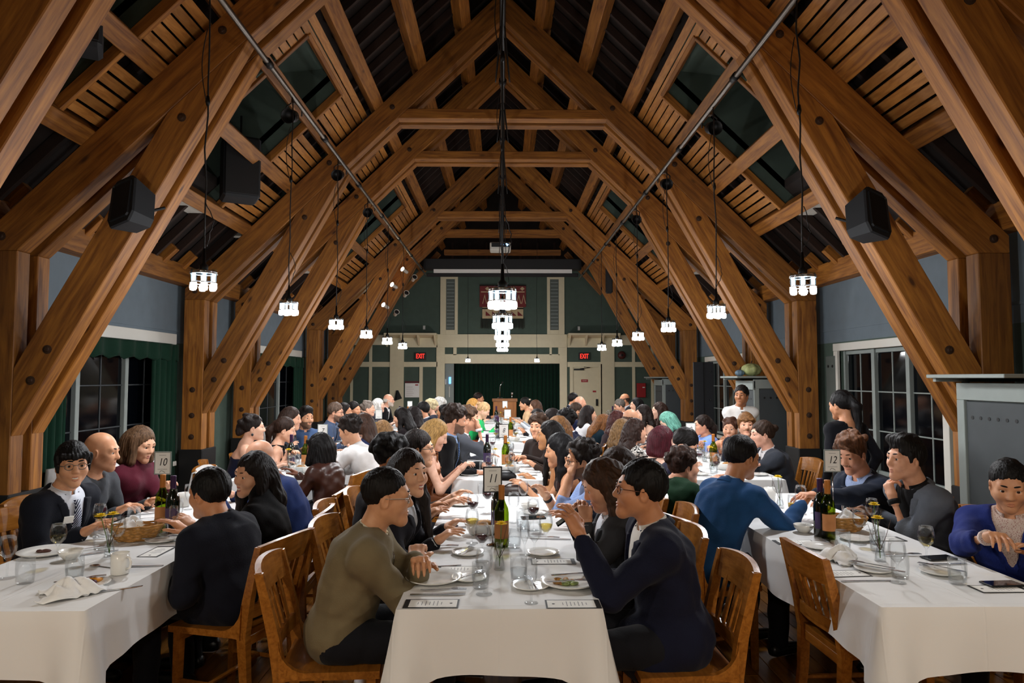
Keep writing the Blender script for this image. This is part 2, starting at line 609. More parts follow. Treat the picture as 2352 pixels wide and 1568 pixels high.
# ------------------------------------------------------------------ timber trusses
SL = 0.975
u_ = lambda x: 6.70 - SL * x          # underside of the rafters
t_ = lambda x: 7.12 - SL * x          # top of the rafters
TR = [3.87, 5.78, 9.42, 11.2, 15.3, 17.2]
TNAME = ['first, closest to the camera', 'second, carrying the two wedge speakers', 'third, beyond the first dormers', 'fourth, close behind the third', 'fifth, beyond the second dormers', 'sixth, closest to the stage wall']
BOLT = MB().lathe([(0.038, 0), (0.038, .005), (0.022, .008), (0.018, .014), (0.016, .018)], 12).mesh('bolt', IRON)
BOLT_M = Matrix.Rotation(PI / 2, 4, 'X')
for ti, y0 in enumerate(TR):
    t = thing('timber_truss', (0, y0, 0), 'heavy doubled timber roof truss, %s' % TNAME[ti], 'truss', 'timber roof trusses')
    for (a, b) in ((0, .16), (.26, .42)):
        for s in (-1, 1):
            P = lambda pts: [(s * x, z) for x, z in pts]
            poly_timber('rafter', P([(0, 6.70), (4.1, 2.70), (4.38, 2.70), (4.38, t_(4.38)), (0, 7.12)]), a, b, (s, -SL), TIMBER, t)
            poly_timber('post', P([(4.1, 0), (4.38, 0), (4.38, 2.70), (4.1, 2.70)]), a, b, (0, 1), TIMBER, t)
            poly_timber('brace', P([(4.1, 1.13), (4.1, 1.70), (2.871, 3.90), (2.17, 4.584)]), a, b, (-s * 1, 1.79), TIMBER, t)
        poly_timber('collar_tie', [(-1.477, 5.26), (1.477, 5.26), (1.335, 5.40), (-1.335, 5.40)], a, b, (1, 0), TIMBER, t)
    for s in (-1, 1):
        MB().cbox((min(s * 4.08, s * 4.40), -.02, 0), (max(s * 4.08, s * 4.40), .44, .65), .01).build('post_base', BLACKP, t)
        for (x, z) in ((3.82, 1.86), (3.95, 1.60), (4.24, 1.46), (4.24, 1.11), (4.24, .82), (2.42, 4.62), (1.55, 5.42), (4.24, 2.82), (2.75, 3.85)):
            ob('bolt', BOLT, t, M=Matrix.Translation((s * x, 0, z)) @ BOLT_M)

# ------------------------------------------------------------------ the ceiling: purlins, slats, joists, deck, dormers
ceil = struct('ceiling')
PURL = [0.58, 1.2, 1.8, 2.45, 3.01, 3.61]
ANG = math.atan(SL)
def on_roof(x, dz):
    return t_(abs(x)) + dz
spans = []
edges = [YF] + TR + [YB]
for s in (-1, 1):
    for k, px in enumerate(PURL):
        for y0, y1 in zip(edges[:-1], edges[1:]):
            if y1 < 3:
                continue
            wdt = .17 if k != 3 else .15
            timber('purlin', (round(y1 - y0, 3), wdt, .2), along_y(s * px, y0 + .21, y1 + .21, on_roof(px, .13), s * ANG), TIMBER, ceil)
    # wall plate with housings for the joists
    plate = timber('wall_plate', (round(YB - YF, 2), .2, .26), along_y(s * 4.42, YF, YB, 3.03), TIMBER, ceil)
    for j in range(30):
        yy = 4.4 + j * .54
        timber('joist_end', (.3, .09, .12), Matrix.Translation((s * 4.3, yy, 3.2)) @ Matrix.Rotation(s * ANG, 4, 'Y'), TIMBER, ceil)
OPEN = {}   # (side, bay) -> opening y0, y1
BAYS = [(3.87, 5.78), (5.78, 9.42), (9.42, 11.2), (11.2, 15.3), (15.3, 17.2)]
OPEN[(-1, 0)] = (4.3, 5.38); OPEN[(-1, 1)] = (7.0, 8.5); OPEN[(1, 1)] = (7.0, 8.5)
OPEN[(-1, 2)] = (9.86, 10.8); OPEN[(-1, 3)] = (12.5, 14.2); OPEN[(1, 3)] = (12.5, 14.2)
XO0, XO1 = 2.06, 3.58
PITCH = 0.112
def slat(s, x, y0, y1):
    timber('slat', (round(y1 - y0, 2), .088, .02), along_y(s * x, y0, y1, on_roof(x, .1), s * ANG), SLAT, ceil, c=.003)
for s in (-1, 1):
    for bi, (ya, yb) in enumerate(BAYS):
        ya2 = ya + .42
        op = OPEN.get((s, bi))
        for lo, hi in ((1.92, 2.36), (2.55, 2.93), (3.12, 3.52)):
            n = max(1, int((hi - lo) / math.cos(ANG) / PITCH) + 1)
            for q in range(n):
                x = lo + (hi - lo) * (q + .5) / n
                if op and x > XO0 + .03:
                    if op[0] - ya2 > .06: slat(s, x, ya2 - .12, op[0] - .03)
                    slat(s, x, op[1] + .03, yb + .12)
                else:
                    slat(s, x, ya2 - .12, yb + .12)
        if op:
            for ye in op:
                L = (XO1 - XO0) / math.cos(ANG)
                xm = (XO0 + XO1) / 2
                timber('opening_trim', (round(L, 2), .05, .1), Matrix.Translation((s * xm, ye, on_roof(xm, .12))) @ Matrix.Rotation(s * ANG, 4, 'Y'), TIMBER, ceil)
            timber('opening_trim', (round(op[1] - op[0], 2), .05, .1), along_y(s * XO0, op[0], op[1], on_roof(XO0, .13), s * ANG), TIMBER, ceil)
# joists above the purlins
JO = MB()
for s in (-1, 1):
    y = 3.2
    while y < YB:
        inop = any(k[0] == s and v[0] - .05 < y < v[1] + .05 for k, v in OPEN.items())
        for lo, hi in (((0.0, 1.95), (3.7, 4.6)) if inop else ((0.0, 4.6),)):
            L = (hi - lo) / math.cos(ANG); xm = (lo + hi) / 2
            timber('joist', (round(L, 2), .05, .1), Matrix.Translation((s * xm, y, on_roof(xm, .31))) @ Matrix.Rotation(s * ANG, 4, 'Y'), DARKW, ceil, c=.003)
        y += .38
# roof deck with holes over the openings
def deck(s, xa, xb, y0, y1):
    pts = [(s * xa, on_roof(xa, .40)), (s * xb, on_roof(xb, .40)), (s * xb, on_roof(xb, .5)), (s * xa, on_roof(xa, .5))]
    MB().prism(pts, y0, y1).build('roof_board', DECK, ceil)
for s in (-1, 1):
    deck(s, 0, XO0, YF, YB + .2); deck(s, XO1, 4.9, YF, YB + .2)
    ops = sorted(v for k, v in OPEN.items() if k[0] == s)
    prev = YF
    for a, b in ops:
        deck(s, XO0, XO1, prev, a); prev = b
    deck(s, XO0, XO1, prev, YB + .2)
# dormers: plastered boxes above the openings
wn = 5
for (s, bi), (a, b) in OPEN.items():
    d = ob('dormer', None, ceil)
    wide = bi in (1, 3)
    zt = on_roof(XO0, .45)
    def db(name, lo, hi, mat=DGREEN):
        xs = sorted((s * lo[0], s * hi[0]))
        MB().box((xs[0], lo[1], lo[2]), (xs[1], hi[1], hi[2])).build(name, mat, d)
    for ye, yo in ((a, a - .05), (b, b + .05)):
        pts = [(s * XO0, on_roof(XO0, .1)), (s * XO1, on_roof(XO1, .1)), (s * 4.45, on_roof(XO1, .1)), (s * 4.45, zt - .25), (s * XO0, zt)]
        MB().prism(pts, min(ye, yo), max(ye, yo)).build('cheek_wall', DGREEN, d)
    MB().prism([(s * XO0, zt), (s * 4.5, zt - .27), (s * 4.5, zt - .22), (s * XO0, zt + .05)], a - .05, b + .05).build('dormer_ceiling', DGREEN, d)
    zf = on_roof(XO1, .1)
    db('dormer_sill_shelf', (XO1 - .03, a, zf - .05), (4.45, b, zf), WHITEP)
    db('dormer_wall', (4.4, a, zf), (4.5, b, zt - .2))
    if wide:
        w = struct('window_%d' % wn); wn += 1
        def wb(name, y0, y1, z0, z1, x0, x1, mat):
            xs = sorted((s * x0, s * x1))
            MB().cbox((xs[0], y0, z0), (xs[1], y1, z1), .003).build(name, mat, w)
        wb('window_sill', a + .06, b - .06, zf, zf + .1, 4.22, 4.4, WHITEP)
        for k in range(4):
            yy = a + .1 + (b - a - .2) * k / 3
            wb('mullion', yy - .035, yy + .035, zf + .1, zt - .3, 4.33, 4.4, WHITEP)
        for k in range(3):
            y0 = a + .1 + (b - a - .2) * k / 3 + .035; y1 = a + .1 + (b - a - .2) * (k + 1) / 3 - .035
            wb('pane', y0, y1, zf + .1, zt - .3, 4.38, 4.395, NIGHT)
        wb('window_head', a + .06, b - .06, zt - .36, zt - .28, 4.3, 4.4, WHITEP)

# ------------------------------------------------------------------ stage wall
wb_ = struct('wall_back')
def bw(name, x0, x1, z0, z1, d=0.03, mat=CREAM, y=None, c=.003):
    y = YB if y is None else y
    return MB().cbox((x0, y - d, z0), (x1, y, z1), c).build(name, mat, wb_)
OPX0, OPX1, OPZ = -1.71, 1.70, 2.05
for (x0, x1, z0, z1) in ((-XW - .2, OPX0, 0, 7.3), (OPX1, XW + .2, 0, 7.3), (OPX0, OPX1, OPZ, 7.3)):
    MB().box((x0, YB, z0), (x1, YB + .12, z1)).build('wall_panel', TEAL, wb_)
MB().box((-2.6, YB + 1.2, 0), (2.6, YB + 1.3, 2.6)).build('stage_rear', TEAL, wb_)
for x in (-2.6, 2.5):
    MB().box((x, YB + .1, 0), (x + .1, YB + 1.25, 2.6)).build('stage_side', GREYP, wb_)
MB().box((-2.6, YB + .1, 2.5), (2.6, YB + 1.25, 2.6)).build('stage_ceiling', DECK, wb_)
# casing of the opening and the beams over it
bw('casing', -1.93, -1.71, 0, 2.30); bw('casing', 1.70, 1.92, 0, 2.30)
bw('casing', -1.71, 1.70, 2.05, 2.33)
for x0, x1 in ((-1.93, -1.71), (-1.46, -1.36), (1.40, 1.47), (1.66, 1.92)):
    bw('casing', x0, x1, 2.30, 2.53)
bw('fascia', -1.93, 1.92, 2.53, 2.92, .05)
for s in (-1, 1):
    for x0, x1, z0, z1 in ((1.33, 1.42, 2.92, 4.65), (1.68, 1.85, 2.92, 4.65), (1.42, 1.68, 2.92, 3.05), (1.42, 1.68, 4.57, 4.65)):
        bw('pilaster', min(s * x0, s * x1), max(s * x0, s * x1), z0, z1, .045)
    bw('grille', min(s * 1.42, s * 1.68), max(s * 1.42, s * 1.68), 3.05, 4.57, .02, PANELG)
    for q in range(14):
        zz = 3.1 + q * .105
        bw('grille_slat', min(s * 1.44, s * 1.66), max(s * 1.44, s * 1.66), zz, zz + .02, .028, GREYP)
    # canopy over the doors with triangular brackets
    M_ = MB().prism([(0, 2.90), (0, 2.93), (-.42, 2.93), (-.42, 2.86)], 0, 1.0)
    xs = sorted((s * 1.93, s * 3.45))
    pts = [(YB - .45, 2.93), (YB - .45, 2.88), (YB, 2.80), (YB, 2.93)]
    mb = MB(); vs = [(x, y, z) for x in xs for (y, z) in pts]
    mb.add(vs, [(0, 1, 2, 3), (7, 6, 5, 4), (0, 4, 5, 1), (1, 5, 6, 2), (2, 6, 7, 3), (3, 7, 4, 0)])
    mb.build('door_canopy', CREAM, wb_)
    for x in (1.96, 2.45, 2.94, 3.4):
        mb = MB(); xx = sorted((s * x, s * (x + .05)))
        tri = [(YB - .4, 2.88), (YB, 2.55), (YB, 2.88)]
        mb.add([(q, y, z) for q in xx for (y, z) in tri], [(0, 1, 2), (5, 4, 3), (0, 3, 4, 1), (1, 4, 5, 2), (2, 5, 3, 0)])
        mb.build('canopy_bracket', CREAM, wb_)
    # battens that frame the green panels
    B = lambda x0, x1, z0, z1, d=.03: bw('batten', min(s * x0, s * x1), max(s * x0, s * x1), z0, z1, d)
    B(1.93, 2.95, 2.53, 2.9); B(1.93, 4.5, 1.95, 2.10); B(2.92, 3.33, 0, 2.9, .05); B(3.33, 4.5, 2.60, 2.9)
    B(3.86, 3.95, 0, 1.95); B(3.86, 3.95, 2.1, 2.6); B(4.42, 4.5, 0, 2.6)
    if s < 0:
        B(2.36, 2.46, 0, 1.95); B(1.93, 1.96, 0, 2.6)
mb = MB(); n = 240; vs = []
for z in (0.02, 1.1, 2.12):
    for i in range(n + 1):
        u = i / n
        vs.append((-1.42 + 3.2 * u, YB + .45 + .05 * math.sin(u * 2 * PI * 26 + 1.3 * math.sin(u * 21)), z))
mb.add(vs, [(j * (n + 1) + i, j * (n + 1) + i + 1, (j + 1) * (n + 1) + i + 1, (j + 1) * (n + 1) + i) for j in range(2) for i in range(n)])
o = mb.build('stage_curtain', VELVET, None, True, label='wide dark green pleated curtain hanging in the stage opening', cat='curtain')
o.modifiers.new('cloth', 'SOLIDIFY').thickness = .01
# door in the stage wall
dr = struct('door_1')
MB().cbox((2.10, YB - .02, 0.01), (2.86, YB + .03, 1.94), .004).build('door_leaf', CREAM, dr)
for x0, x1, z0, z1 in ((2.0, 2.10, 0, 2.04), (2.86, 2.96, 0, 2.04), (2.10, 2.86, 1.94, 2.04)):
    MB().cbox((x0, YB - .05, z0), (x1, YB + .02, z1), .004).build('door_frame', CREAM, dr)
cl = MB().cbox((2.12, YB - .08, 1.85), (2.42, YB - .02, 1.90), .006).build('door_closer', BLACKM, dr)
MB().tube([(2.3, YB - .07, 1.9), (2.6, YB - .11, 1.93), (2.42, YB - .05, 1.95)], .009, 6).build('closer_arm', BLACKM, cl)
MB().cbox((2.77, YB - .07, .8), (2.83, YB - .02, 1.0), .006).build('lock_plate', BLACKM, dr)
RED = plain('sign_red', '#a01216', 0.5)
MB().cbox((2.34, YB - .026, 1.5), (2.54, YB - .02, 1.58), .001).build('door_notice', RED, dr)
text('NO EXIT', .035, PAPER, dr, Matrix.Translation((2.44, YB - .028, 1.54)) @ FACE_CAM)
MB().cbox((2.68, YB - .026, 1.2), (2.78, YB - .02, 1.25), .001).build('door_notice', RED, dr)
for i, s in enumerate((-1, 1)):
    MB().box((s * 4.44 - .04, YF, 0), (s * 4.44 + .04, YB, .12)).build('baseboard_left' if s < 0 else 'baseboard_right', GREYP, kind='structure')
# ------------------------------------------------------------------ pipes, pendants and other fittings
def pipe(label, pts, r=.024):
    t = thing('ceiling_pipe', (0, 0, 0), label, 'pipe', 'pipes the lamps hang from')
    MB().tube(pts, r, 10).build('pipe_run', PIPE, t, True)
    n = int((pts[1][1] - pts[0][1]) / 1.88)
    for k in range(n + 1):
        y = pts[0][1] + .3 + k * 1.88
        MB().tube([(pts[0][0], y, pts[0][2]), (pts[0][0], y + .09, pts[0][2])], r * 1.5, 10).build('pipe_coupling', BLACKM, t, True)
    return t
pipe('steel pipe along the window side, under the rafters', [(-2.05, -2.0, 4.37), (-2.05, 18.2, 4.37)])
pipe('steel pipe along the door side, under the rafters', [(2.05, -2.0, 4.27), (2.05, 18.2, 4.27)])
pipe('black pipe with cable bundles down the centre of the roof', [(0, -2.0, 5.05), (0, 17.2, 5.05)], .03)
bpy.data.objects['pipe_run.002'].data.materials[0] = BLACKM

PTUBE = MB().lathe([(.021, .07), (.021, .1), (.021, .168), (.0195, .168), (.0195, .1), (.0195, .07)], 12, cap0=False, cap1=False).mesh('glass_tube', TUBE, True)
PBULB = MB().lathe([(.008, 0), (.022, .004), (.026, .02), (.025, .05), (.0125, .066), (.012, .135)], 12).mesh('bulb', BULB, True)
PCTR = MB().lathe([(.005, -.002), (.03, .004), (.036, .025), (.02, .05), (.008, .06)], 14).mesh('centre_bulb', BULB, True)
def ring_mesh(r, z, w):
    mb = MB(); pts = [(r * math.cos(a * PI / 14), r * math.sin(a * PI / 14), z) for a in range(29)]
    return mb.tube(pts, w, 6, False).mesh('hoop', CHROME, True)
PR1, PR2 = ring_mesh(.1, .135, .006), ring_mesh(.1, .06, .005)
PSOCK = MB().lathe([(.03, .15), (.034, .16), (.034, .2), (.016, .22), (.01, .34)], 14).mesh('socket', BLACKM, True)
CANOPY = MB().lathe([(.1, .14), (.104, .145), (.1, .155), (.03, .16)], 24, cap0=True).mesh('cover_plate', CHROME, True)
LAMP_N = 0
def pendant(x, y, z, ztop, label, group, scale=1.0, k=1.0, tint=(.97, .98, 1.0)):
    global LAMP_N
    rr = random.Random(LAMP_N * 17 + 3); LAMP_N += 1
    t = thing('pendant_lamp', (x, y, z), label, 'lamp', group, rz=rr.uniform(-.08, .08))
    scale *= .85
    t.scale = (scale,) * 3
    ob('socket', PSOCK, t); ob('cover_plate', CANOPY, t)
    ob('hoop', PR1, t); ob('hoop', PR2, t)
    for k in range(6):
        a = 2 * PI * k / 6
        M = Matrix.Translation((.085 * math.cos(a), .085 * math.sin(a), 0))
        ob('glass_tube', PTUBE, t, M=M); ob('bulb', PBULB, t, M=M)
    ob('centre_bulb', PCTR, t)
    h = (ztop - z) / scale
    pts = [(0, 0, .33)]
    for q in range(1, 9):
        f = q / 8
        pts.append((rr.uniform(-.012, .012), rr.uniform(-.012, .012), .33 + (h - .33) * f))
    MB().tube(pts, .007, 6).build('cord', BLACKP, t, True)
    if scale > .7:
        loop = [(.01 + .05 * math.sin(q * PI / 10) * (1 if q % 2 else 1.2), .02 * math.cos(q), .36 + q * .035) for q in range(11)]
        MB().tube(loop, .004, 5).build('cord_loop', BLACKP, t, True)
        l2 = [(-.02 - .04 * math.sin(q * PI / 12), .01, h * .62 + q * .05) for q in range(13)]
        MB().tube(l2, .004, 5).build('cord_loop', BLACKP, t, True)
        MB().lathe([(.012, h * .6), (.02, h * .6 + .03), (.012, h * .6 + .08)], 8).build('cord_grip', BLACKM, t, True)
    ld = bpy.data.lights.new('lamp_light', 'POINT')
    ld.energy = PENDANT_UP * k; ld.shadow_soft_size = .07; ld.color = tint
    lo = ob('lamp_light', ld, t); lo.location = (0, 0, -.09)
    ld = bpy.data.lights.new('lamp_downlight', 'SPOT')     # the metal cover throws most of the light down
    ld.energy = PENDANT_DOWN * k; ld.shadow_soft_size = .08; ld.color = tint; ld.spot_size = PI; ld.spot_blend = .6
    lo = ob('lamp_downlight', ld, t); lo.location = (0, 0, -.1)
    return t
ORD = ['first', 'second', 'third', 'fourth', 'fifth', 'sixth']
for k in range(6):
    pendant(-2.05, 4.68 + 1.87 * k, 2.22, 4.37, 'round cluster lamp hanging on the window side, %s from the camera' % ORD[k], 'cluster lamps of the window side row')
    pendant(2.05, 4.6 + 1.89 * k, 2.19, 4.27, 'round cluster lamp hanging on the door side, %s from the camera' % ORD[k], 'cluster lamps of the door side row')
    if k < 5:
        pendant(0.0, 4.75 + 1.9 * k, 2.10, 5.05, 'round cluster lamp over the centre tables, %s from the camera' % ORD[k], 'cluster lamps of the centre row', scale=1.1)
for k2, y in enumerate((0.93, -.95)):
    pendant(-2.05, y, 2.22, 4.37, 'round cluster lamp of the window side row, %s one behind the camera' % ORD[k2], 'cluster lamps of the window side row', k=.09, tint=(1, .86, .7))
    pendant(2.05, y, 2.19, 4.27, 'round cluster lamp of the door side row, %s one behind the camera' % ORD[k2], 'cluster lamps of the door side row', k=.09, tint=(1, .86, .7))
pendant(0, -.95, 2.10, 5.05, 'round cluster lamp of the centre row behind the camera', 'cluster lamps of the centre row', scale=1.1, k=.09, tint=(1, .86, .7))
pendant(-.92, 18.2, 2.05, 6.0, 'small cluster lamp before the stage curtain, nearer the window side', 'lamps before the stage', .75, .6)
pendant(.92, 18.2, 2.05, 6.0, 'small cluster lamp before the stage curtain, nearer the exit door', 'lamps before the stage', .75, .6)

# cables bundled along the centre pipe
for k, (y, d) in enumerate(((6.7, .5), (8.55, .45), (10.4, .6), (12.3, .8), (14.0, .9))):
    for q in (-1, 1):
        pts = [(q * (.02 + .05 * math.sin(j * PI / 12)), y - .02 * j, 5.03 - d * math.sin(j * PI / 12)) for j in range(13)]
        MB().tube(pts, .006, 6).build('hanging_cable', BLACKP, None, True, label='black cable loop under the centre pipe, %s pair from the camera, %s' % (ORD[k], 'window side' if q < 0 else 'door side'), cat='cable', group='cable loops under the centre pipe')

# stage lamps clamped under the side pipes
def stage_lamp(x, y, z, label):
    t = thing('stage_lamp', (x, y, z), label, 'stage lamp', 'stage lamps clamped to the pipes')
    MB().lathe([(.03, 0), (.06, .02), (.065, .12), (.075, .2), (.07, .2), (.055, .12)], 14, M=Matrix.Rotation(R(110), 4, 'X')).build('lamp_body', BLACKM, t, True)
    MB().tube([(-.08, 0, 0), (-.08, 0, .1), (0, 0, .16), (.08, 0, .1), (.08, 0, 0)], .008, 6).build('yoke', BLACKM, t, True)
    MB().cbox((-.025, -.03, .13), (.025, .03, .2), .004).build('clamp', PIPE, t)
for s, nm in ((-1, 'window side'), (1, 'door side')):
    for k, y in enumerate((6.9, 8.9, 10.9)):
        stage_lamp(s * 2.05 + s * .09, y, 4.3 + (.0 if s < 0 else -.1), 'small black stage lamp clamped to the %s pipe, %s from the camera' % (nm, ORD[k]))

# spotlights on the last truss
SPOTW = plain('spot_white', '#d6d2c8', .5)
SPOTE = plain('lit_spot', '#fff4dd', .5, emit='#ffedc8', estr=60.0)
for k, (x, z, lit) in enumerate(((-2.46, 4.32, 1), (-2.72, 3.93, 1), (-2.93, 3.42, 1), (-2.24, 4.12, 0), (-2.44, 3.72, 0), (-2.68, 3.24, 0))):
    t = thing('spotlight', (x, 17.13, z), ('lit' if lit else 'unlit') + ' white spotlight on the last truss, %s from the top' % ORD[k % 3], 'spotlight', 'spotlights on the last truss')
    Mx = Matrix.Rotation(R(-35 if lit else 25), 4, 'Z') @ Matrix.Rotation(R(70), 4, 'X')
    MB().lathe([(.03, -.1), (.045, -.08), (.045, .05), (.07, .1), (.062, .1), (.03, .05)], 14, M=Mx).build('spot_can', SPOTW, t, True)
    MB().cbox((-.02, -.0, -.02), (.02, .09, .02), .003).build('spot_arm', SPOTW, t)
    MB().lathe([(.001, .055), (.05, .07), (.058, .092), (.03, .1), (.001, .1)], 14, M=Mx).build('spot_lens', SPOTE if lit else BLACKP, t, True)
    if lit:
        ld = bpy.data.lights.new('spot_light', 'SPOT'); ld.energy = 60; ld.spot_size = R(75); ld.color = (1, .9, .72); ld.shadow_soft_size = .04
        lo = ob('spot_light', ld, t); lo.location = (.05, -.16, -.05); lo.rotation_euler = (R(50), 0, R(-150))

# loudspeakers
def wedge_speaker(x, y, z, s, label):
    t = thing('loudspeaker', (x, y, z), label, 'loudspeaker')
    t.rotation_euler = (R(-14), R(s * 12), R(s * 24)); t.scale = (.84,) * 3
    mb = MB()
    pts = [(-.17, -.16), (-.15, .2), (-.1, .25), (.1, .25), (.15, .2), (.17, -.16), (.12, -.25), (-.12, -.25)]
    n = len(pts)
    vs = [(px, -.12, pz) for px, pz in pts] + [(px * 1.05, -.1, pz * 1.03) for px, pz in pts] + [(px * .8, .14, pz * .8) for px, pz in pts]
    fs = [tuple(range(n))[::-1], tuple(range(2 * n, 3 * n))]
    for a in (0, 1):
        fs += [(a * n + i, a * n + (i + 1) % n, (a + 1) * n + (i + 1) % n, (a + 1) * n + i) for i in range(n)]
    mb.add(vs, fs); o = mb.build('speaker_box', SPKR, t)
    MB().cbox((-.13, -.132, -.2), (.13, -.12, .2), .02).build('speaker_grille', BLACKP, t)
    MB().tube([(0, .1, 0), (0, .2, .05), (s * -.06, .3, .12)], .015, 8).build('bracket', BLACKM, t)
wedge_speaker(-3.02, 5.55, 3.02, -1, 'black wedge speaker on the second truss, window side')
wedge_speaker(3.02, 5.55, 2.95, 1, 'black wedge speaker on the second truss, door side')
def tall_speaker(x, y, z, w, d, h, label, rz=0):
    t = thing('column_speaker', (x, y, z), label, 'loudspeaker', rz=rz)
    MB().cbox((-w / 2, -d / 2, -h / 2), (w / 2, d / 2, h / 2), .03).build('speaker_box', SPKR, t)
    MB().cbox((-w / 2 + .02, -d / 2 - .01, -h / 2 + .04), (w / 2 - .02, -d / 2 + .005, h / 2 - .04), .004).build('speaker_grille', BLACKP, t)
    MB().tube([(0, 0, h / 2), (0, 0, h / 2 + .3)], .012, 6).build('hanger', BLACKM, t)
tall_speaker(-3.2, 8.25, 4.15, .42, .4, .75, 'large black speaker hanging in the window side dormer', .5)
tall_speaker(-3.15, 5.0, 4.35, .3, .3, .6, 'black speaker hanging in the nearest roof opening', .5)
tall_speaker(2.55, 16.2, 3.95, .16, .16, .62, 'slim black column speaker under the rafters near the stage', 0)

# projector, screen, tie beam
t = thing('projector', (-.05, 15.6, 4.62), 'white ceiling projector hanging near the stage', 'projector')
MB().cbox((-.24, -.2, -.09), (.24, .2, .09), .02).build('projector_case', plain('case_white', '#cfcdc4', .5), t)
MB().cbox((-.2, -.21, -.02), (.2, -.195, .075), .003).build('connector_panel', BLACKP, t)
LED = plain('projector_led', '#7fb4ff', .5, emit='#6fa8ff', estr=6)
for k, (x, z) in enumerate(((.03, .04), (.06, .03), (.14, .045), (.17, .03), (.155, .015))):
    MB().lathe([(.016, 0), (.016, .006)], 10, M=Matrix.Translation((x, -.212, z)) @ Matrix.Rotation(PI / 2, 4, 'X')).build('status_light', LED, t)
MB().tube([(0, 0, .09), (0, 0, .43)], .02, 8).build('mount_pole', BLACKM, t)
t = thing('projection_screen', (0, 17.9, 4.35), 'rolled projection screen in a long black housing above the stage', 'screen')
MB().cbox((-2.09, 0, .14), (2.09, .3, .42), .01).build('screen_housing', BLACKP, t)
MB().cbox((-1.82, .02, .03), (1.84, .05, .15), .004).build('screen_fabric', PAPER, t)
MB().cbox((-2.0, 0, -.06), (2.0, .06, .035), .01).build('weight_bar', BLACKP, t)
timber('tie_beam', (3.2, .16, .14), Matrix.Translation((0, 18.6, 5.06)), TIMBER, None, label='timber tie beam across the roof above the rolled screen', cat='beam')
for s in (-1, 1):
    timber('knee_brace', (1.5, .12, .14), Matrix.Translation((s * 2.25, 18.7, 4.5)) @ Matrix.Rotation(s * R(48), 4, 'Y'), TIMBER, None, label='sloping timber strut beside the rolled screen, %s' % ('window side' if s < 0 else 'door side'), cat='strut')
for k in range(9):
    MB().box((-2.0 + k * .5, 19.9, 4.86), (-1.94 + k * .5, 20.0, 5.6)).build('gable_stud', DARKW, wb_)
MB().box((-4.6, 19.98, 4.85), (4.6, 20.02, 7.3)).build('gable_boarding', DECK, wb_)

# exit signs
EXITR = plain('exit_red', '#ff3026', .5, emit='#ff2418', estr=3.0)
EXITB = plain('exit_black', '#170608', .5)
for s, nm in ((-1, 'window side of the stage'), (1, 'exit door')):
    t = thing('exit_sign', (s * 2.43, YB - .04, 2.265), 'lit red EXIT sign above the ' + nm, 'exit sign')
    MB().cbox((-.165, -.03, -.11), (.165, .02, .11), .006).build('sign_box', EXITB, t)
    text('EXIT', .2, EXITR, t, Matrix.Translation((0, -.035, -.003)) @ FACE_CAM, sx=.62, extrude=.003)

# woven hanging
WRED, WCRM, WBLK = fabric('weave_red', '#7a3838', bump=.5), fabric('weave_cream', '#c9b48f', bump=.5), fabric('weave_black', '#2c2420', bump=.5)
t = thing('wall_hanging', (0, YB - .03, 3.05), 'fringed red and cream woven hanging on the wall above the stage', 'wall hanging')
def wv(name, x0, x1, z0, z1, mat, y=-.02):
    MB().cbox((x0, y, z0), (x1, y + .015, z1), .003).build(name, mat, t)
wv('weave_ground', -.68, .70, .68, 1.34, WRED)
wv('weave_border', -.68, .70, 1.31, 1.345, WBLK, -.025)
wv('weave_band', -.6, .62, .34, .68, WCRM)
wv('weave_band', -.64, .66, 1.12, 1.15, WCRM, -.025)
wv('weave_band', -.6, .62, .62, .66, WBLK, -.025)
for k in range(9):
    x = -.6 + k * .145
    mb = MB(); mb.prism([(x, .78), (x + .07, 1.06), (x + .14, .78), (x + .12, .78), (x + .07, 1.0), (x + .02, .78)], -.03, -.02); mb.build('zigzag', WCRM, t)
for k in range(6):
    x = -.5 + k * .19
    mb = MB(); mb.prism([(x, .42), (x, .56), (x + .16, .42)], -.03, -.02); mb.build('triangle', WRED, t)
for k in range(5):
    x = -.52 + k * .26
    mb = MB(); mb.prism([(x, 1.23), (x + .07, 1.29), (x + .14, 1.23), (x + .07, 1.17)], -.03, -.02); mb.build('diamond', WCRM, t)
mb = MB()
for k in range(60):
    x = -.64 + k * .0219
    mb.tube([(x, -.01, .36), (x + rng.uniform(-.01, .01), -.02, .02 + rng.uniform(0, .05))], .006, 4)
mb.build('fringe', WBLK, t, kind='stuff')

# podium
t = thing('podium', (.055, 16.0, 0), 'plain wooden podium before the dark green stage curtain', 'podium')
MB().cbox((-.27, -.2, 0), (.27, .22, 1.08), .008).build('podium_body', PODW, t)
mb = MB(); mb.add([(-.29, -.22, 1.08), (.29, -.22, 1.08), (.29, .24, 1.06), (-.29, .24, 1.06), (-.29, -.22, 1.15), (.29, -.22, 1.15), (.29, .24, 1.1), (-.29, .24, 1.1)], [(0, 3, 2, 1), (4, 5, 6, 7), (0, 1, 5, 4), (1, 2, 6, 5), (2, 3, 7, 6), (3, 0, 4, 7)])
mb.build('podium_top', PODW, t)
t = thing('gooseneck_microphone', (-.06, 15.95, 1.14), 'gooseneck microphone on the podium', 'microphone')
MB().lathe([(.06, 0), (.06, .02), (.02, .03)], 14).build('microphone_base', BLACKM, t, True)
MB().tube([(0, 0, .02), (0, 0, .2), (.01, -.02, .3), (.05, -.04, .36)], .007, 6).build('gooseneck', CHROME, t, True)
MB().tube([(.05, -.04, .36), (.07, -.06, .39)], .016, 8).build('microphone_head', BLACKP, t, True)
t = thing('clip_lamp', (.22, 15.9, 1.12), 'small clip-on reading lamp on the podium edge', 'lamp')
MB().tube([(0, 0, .0), (0, 0, .13)], .008, 6).build('lamp_stem', CHROME, t, True)
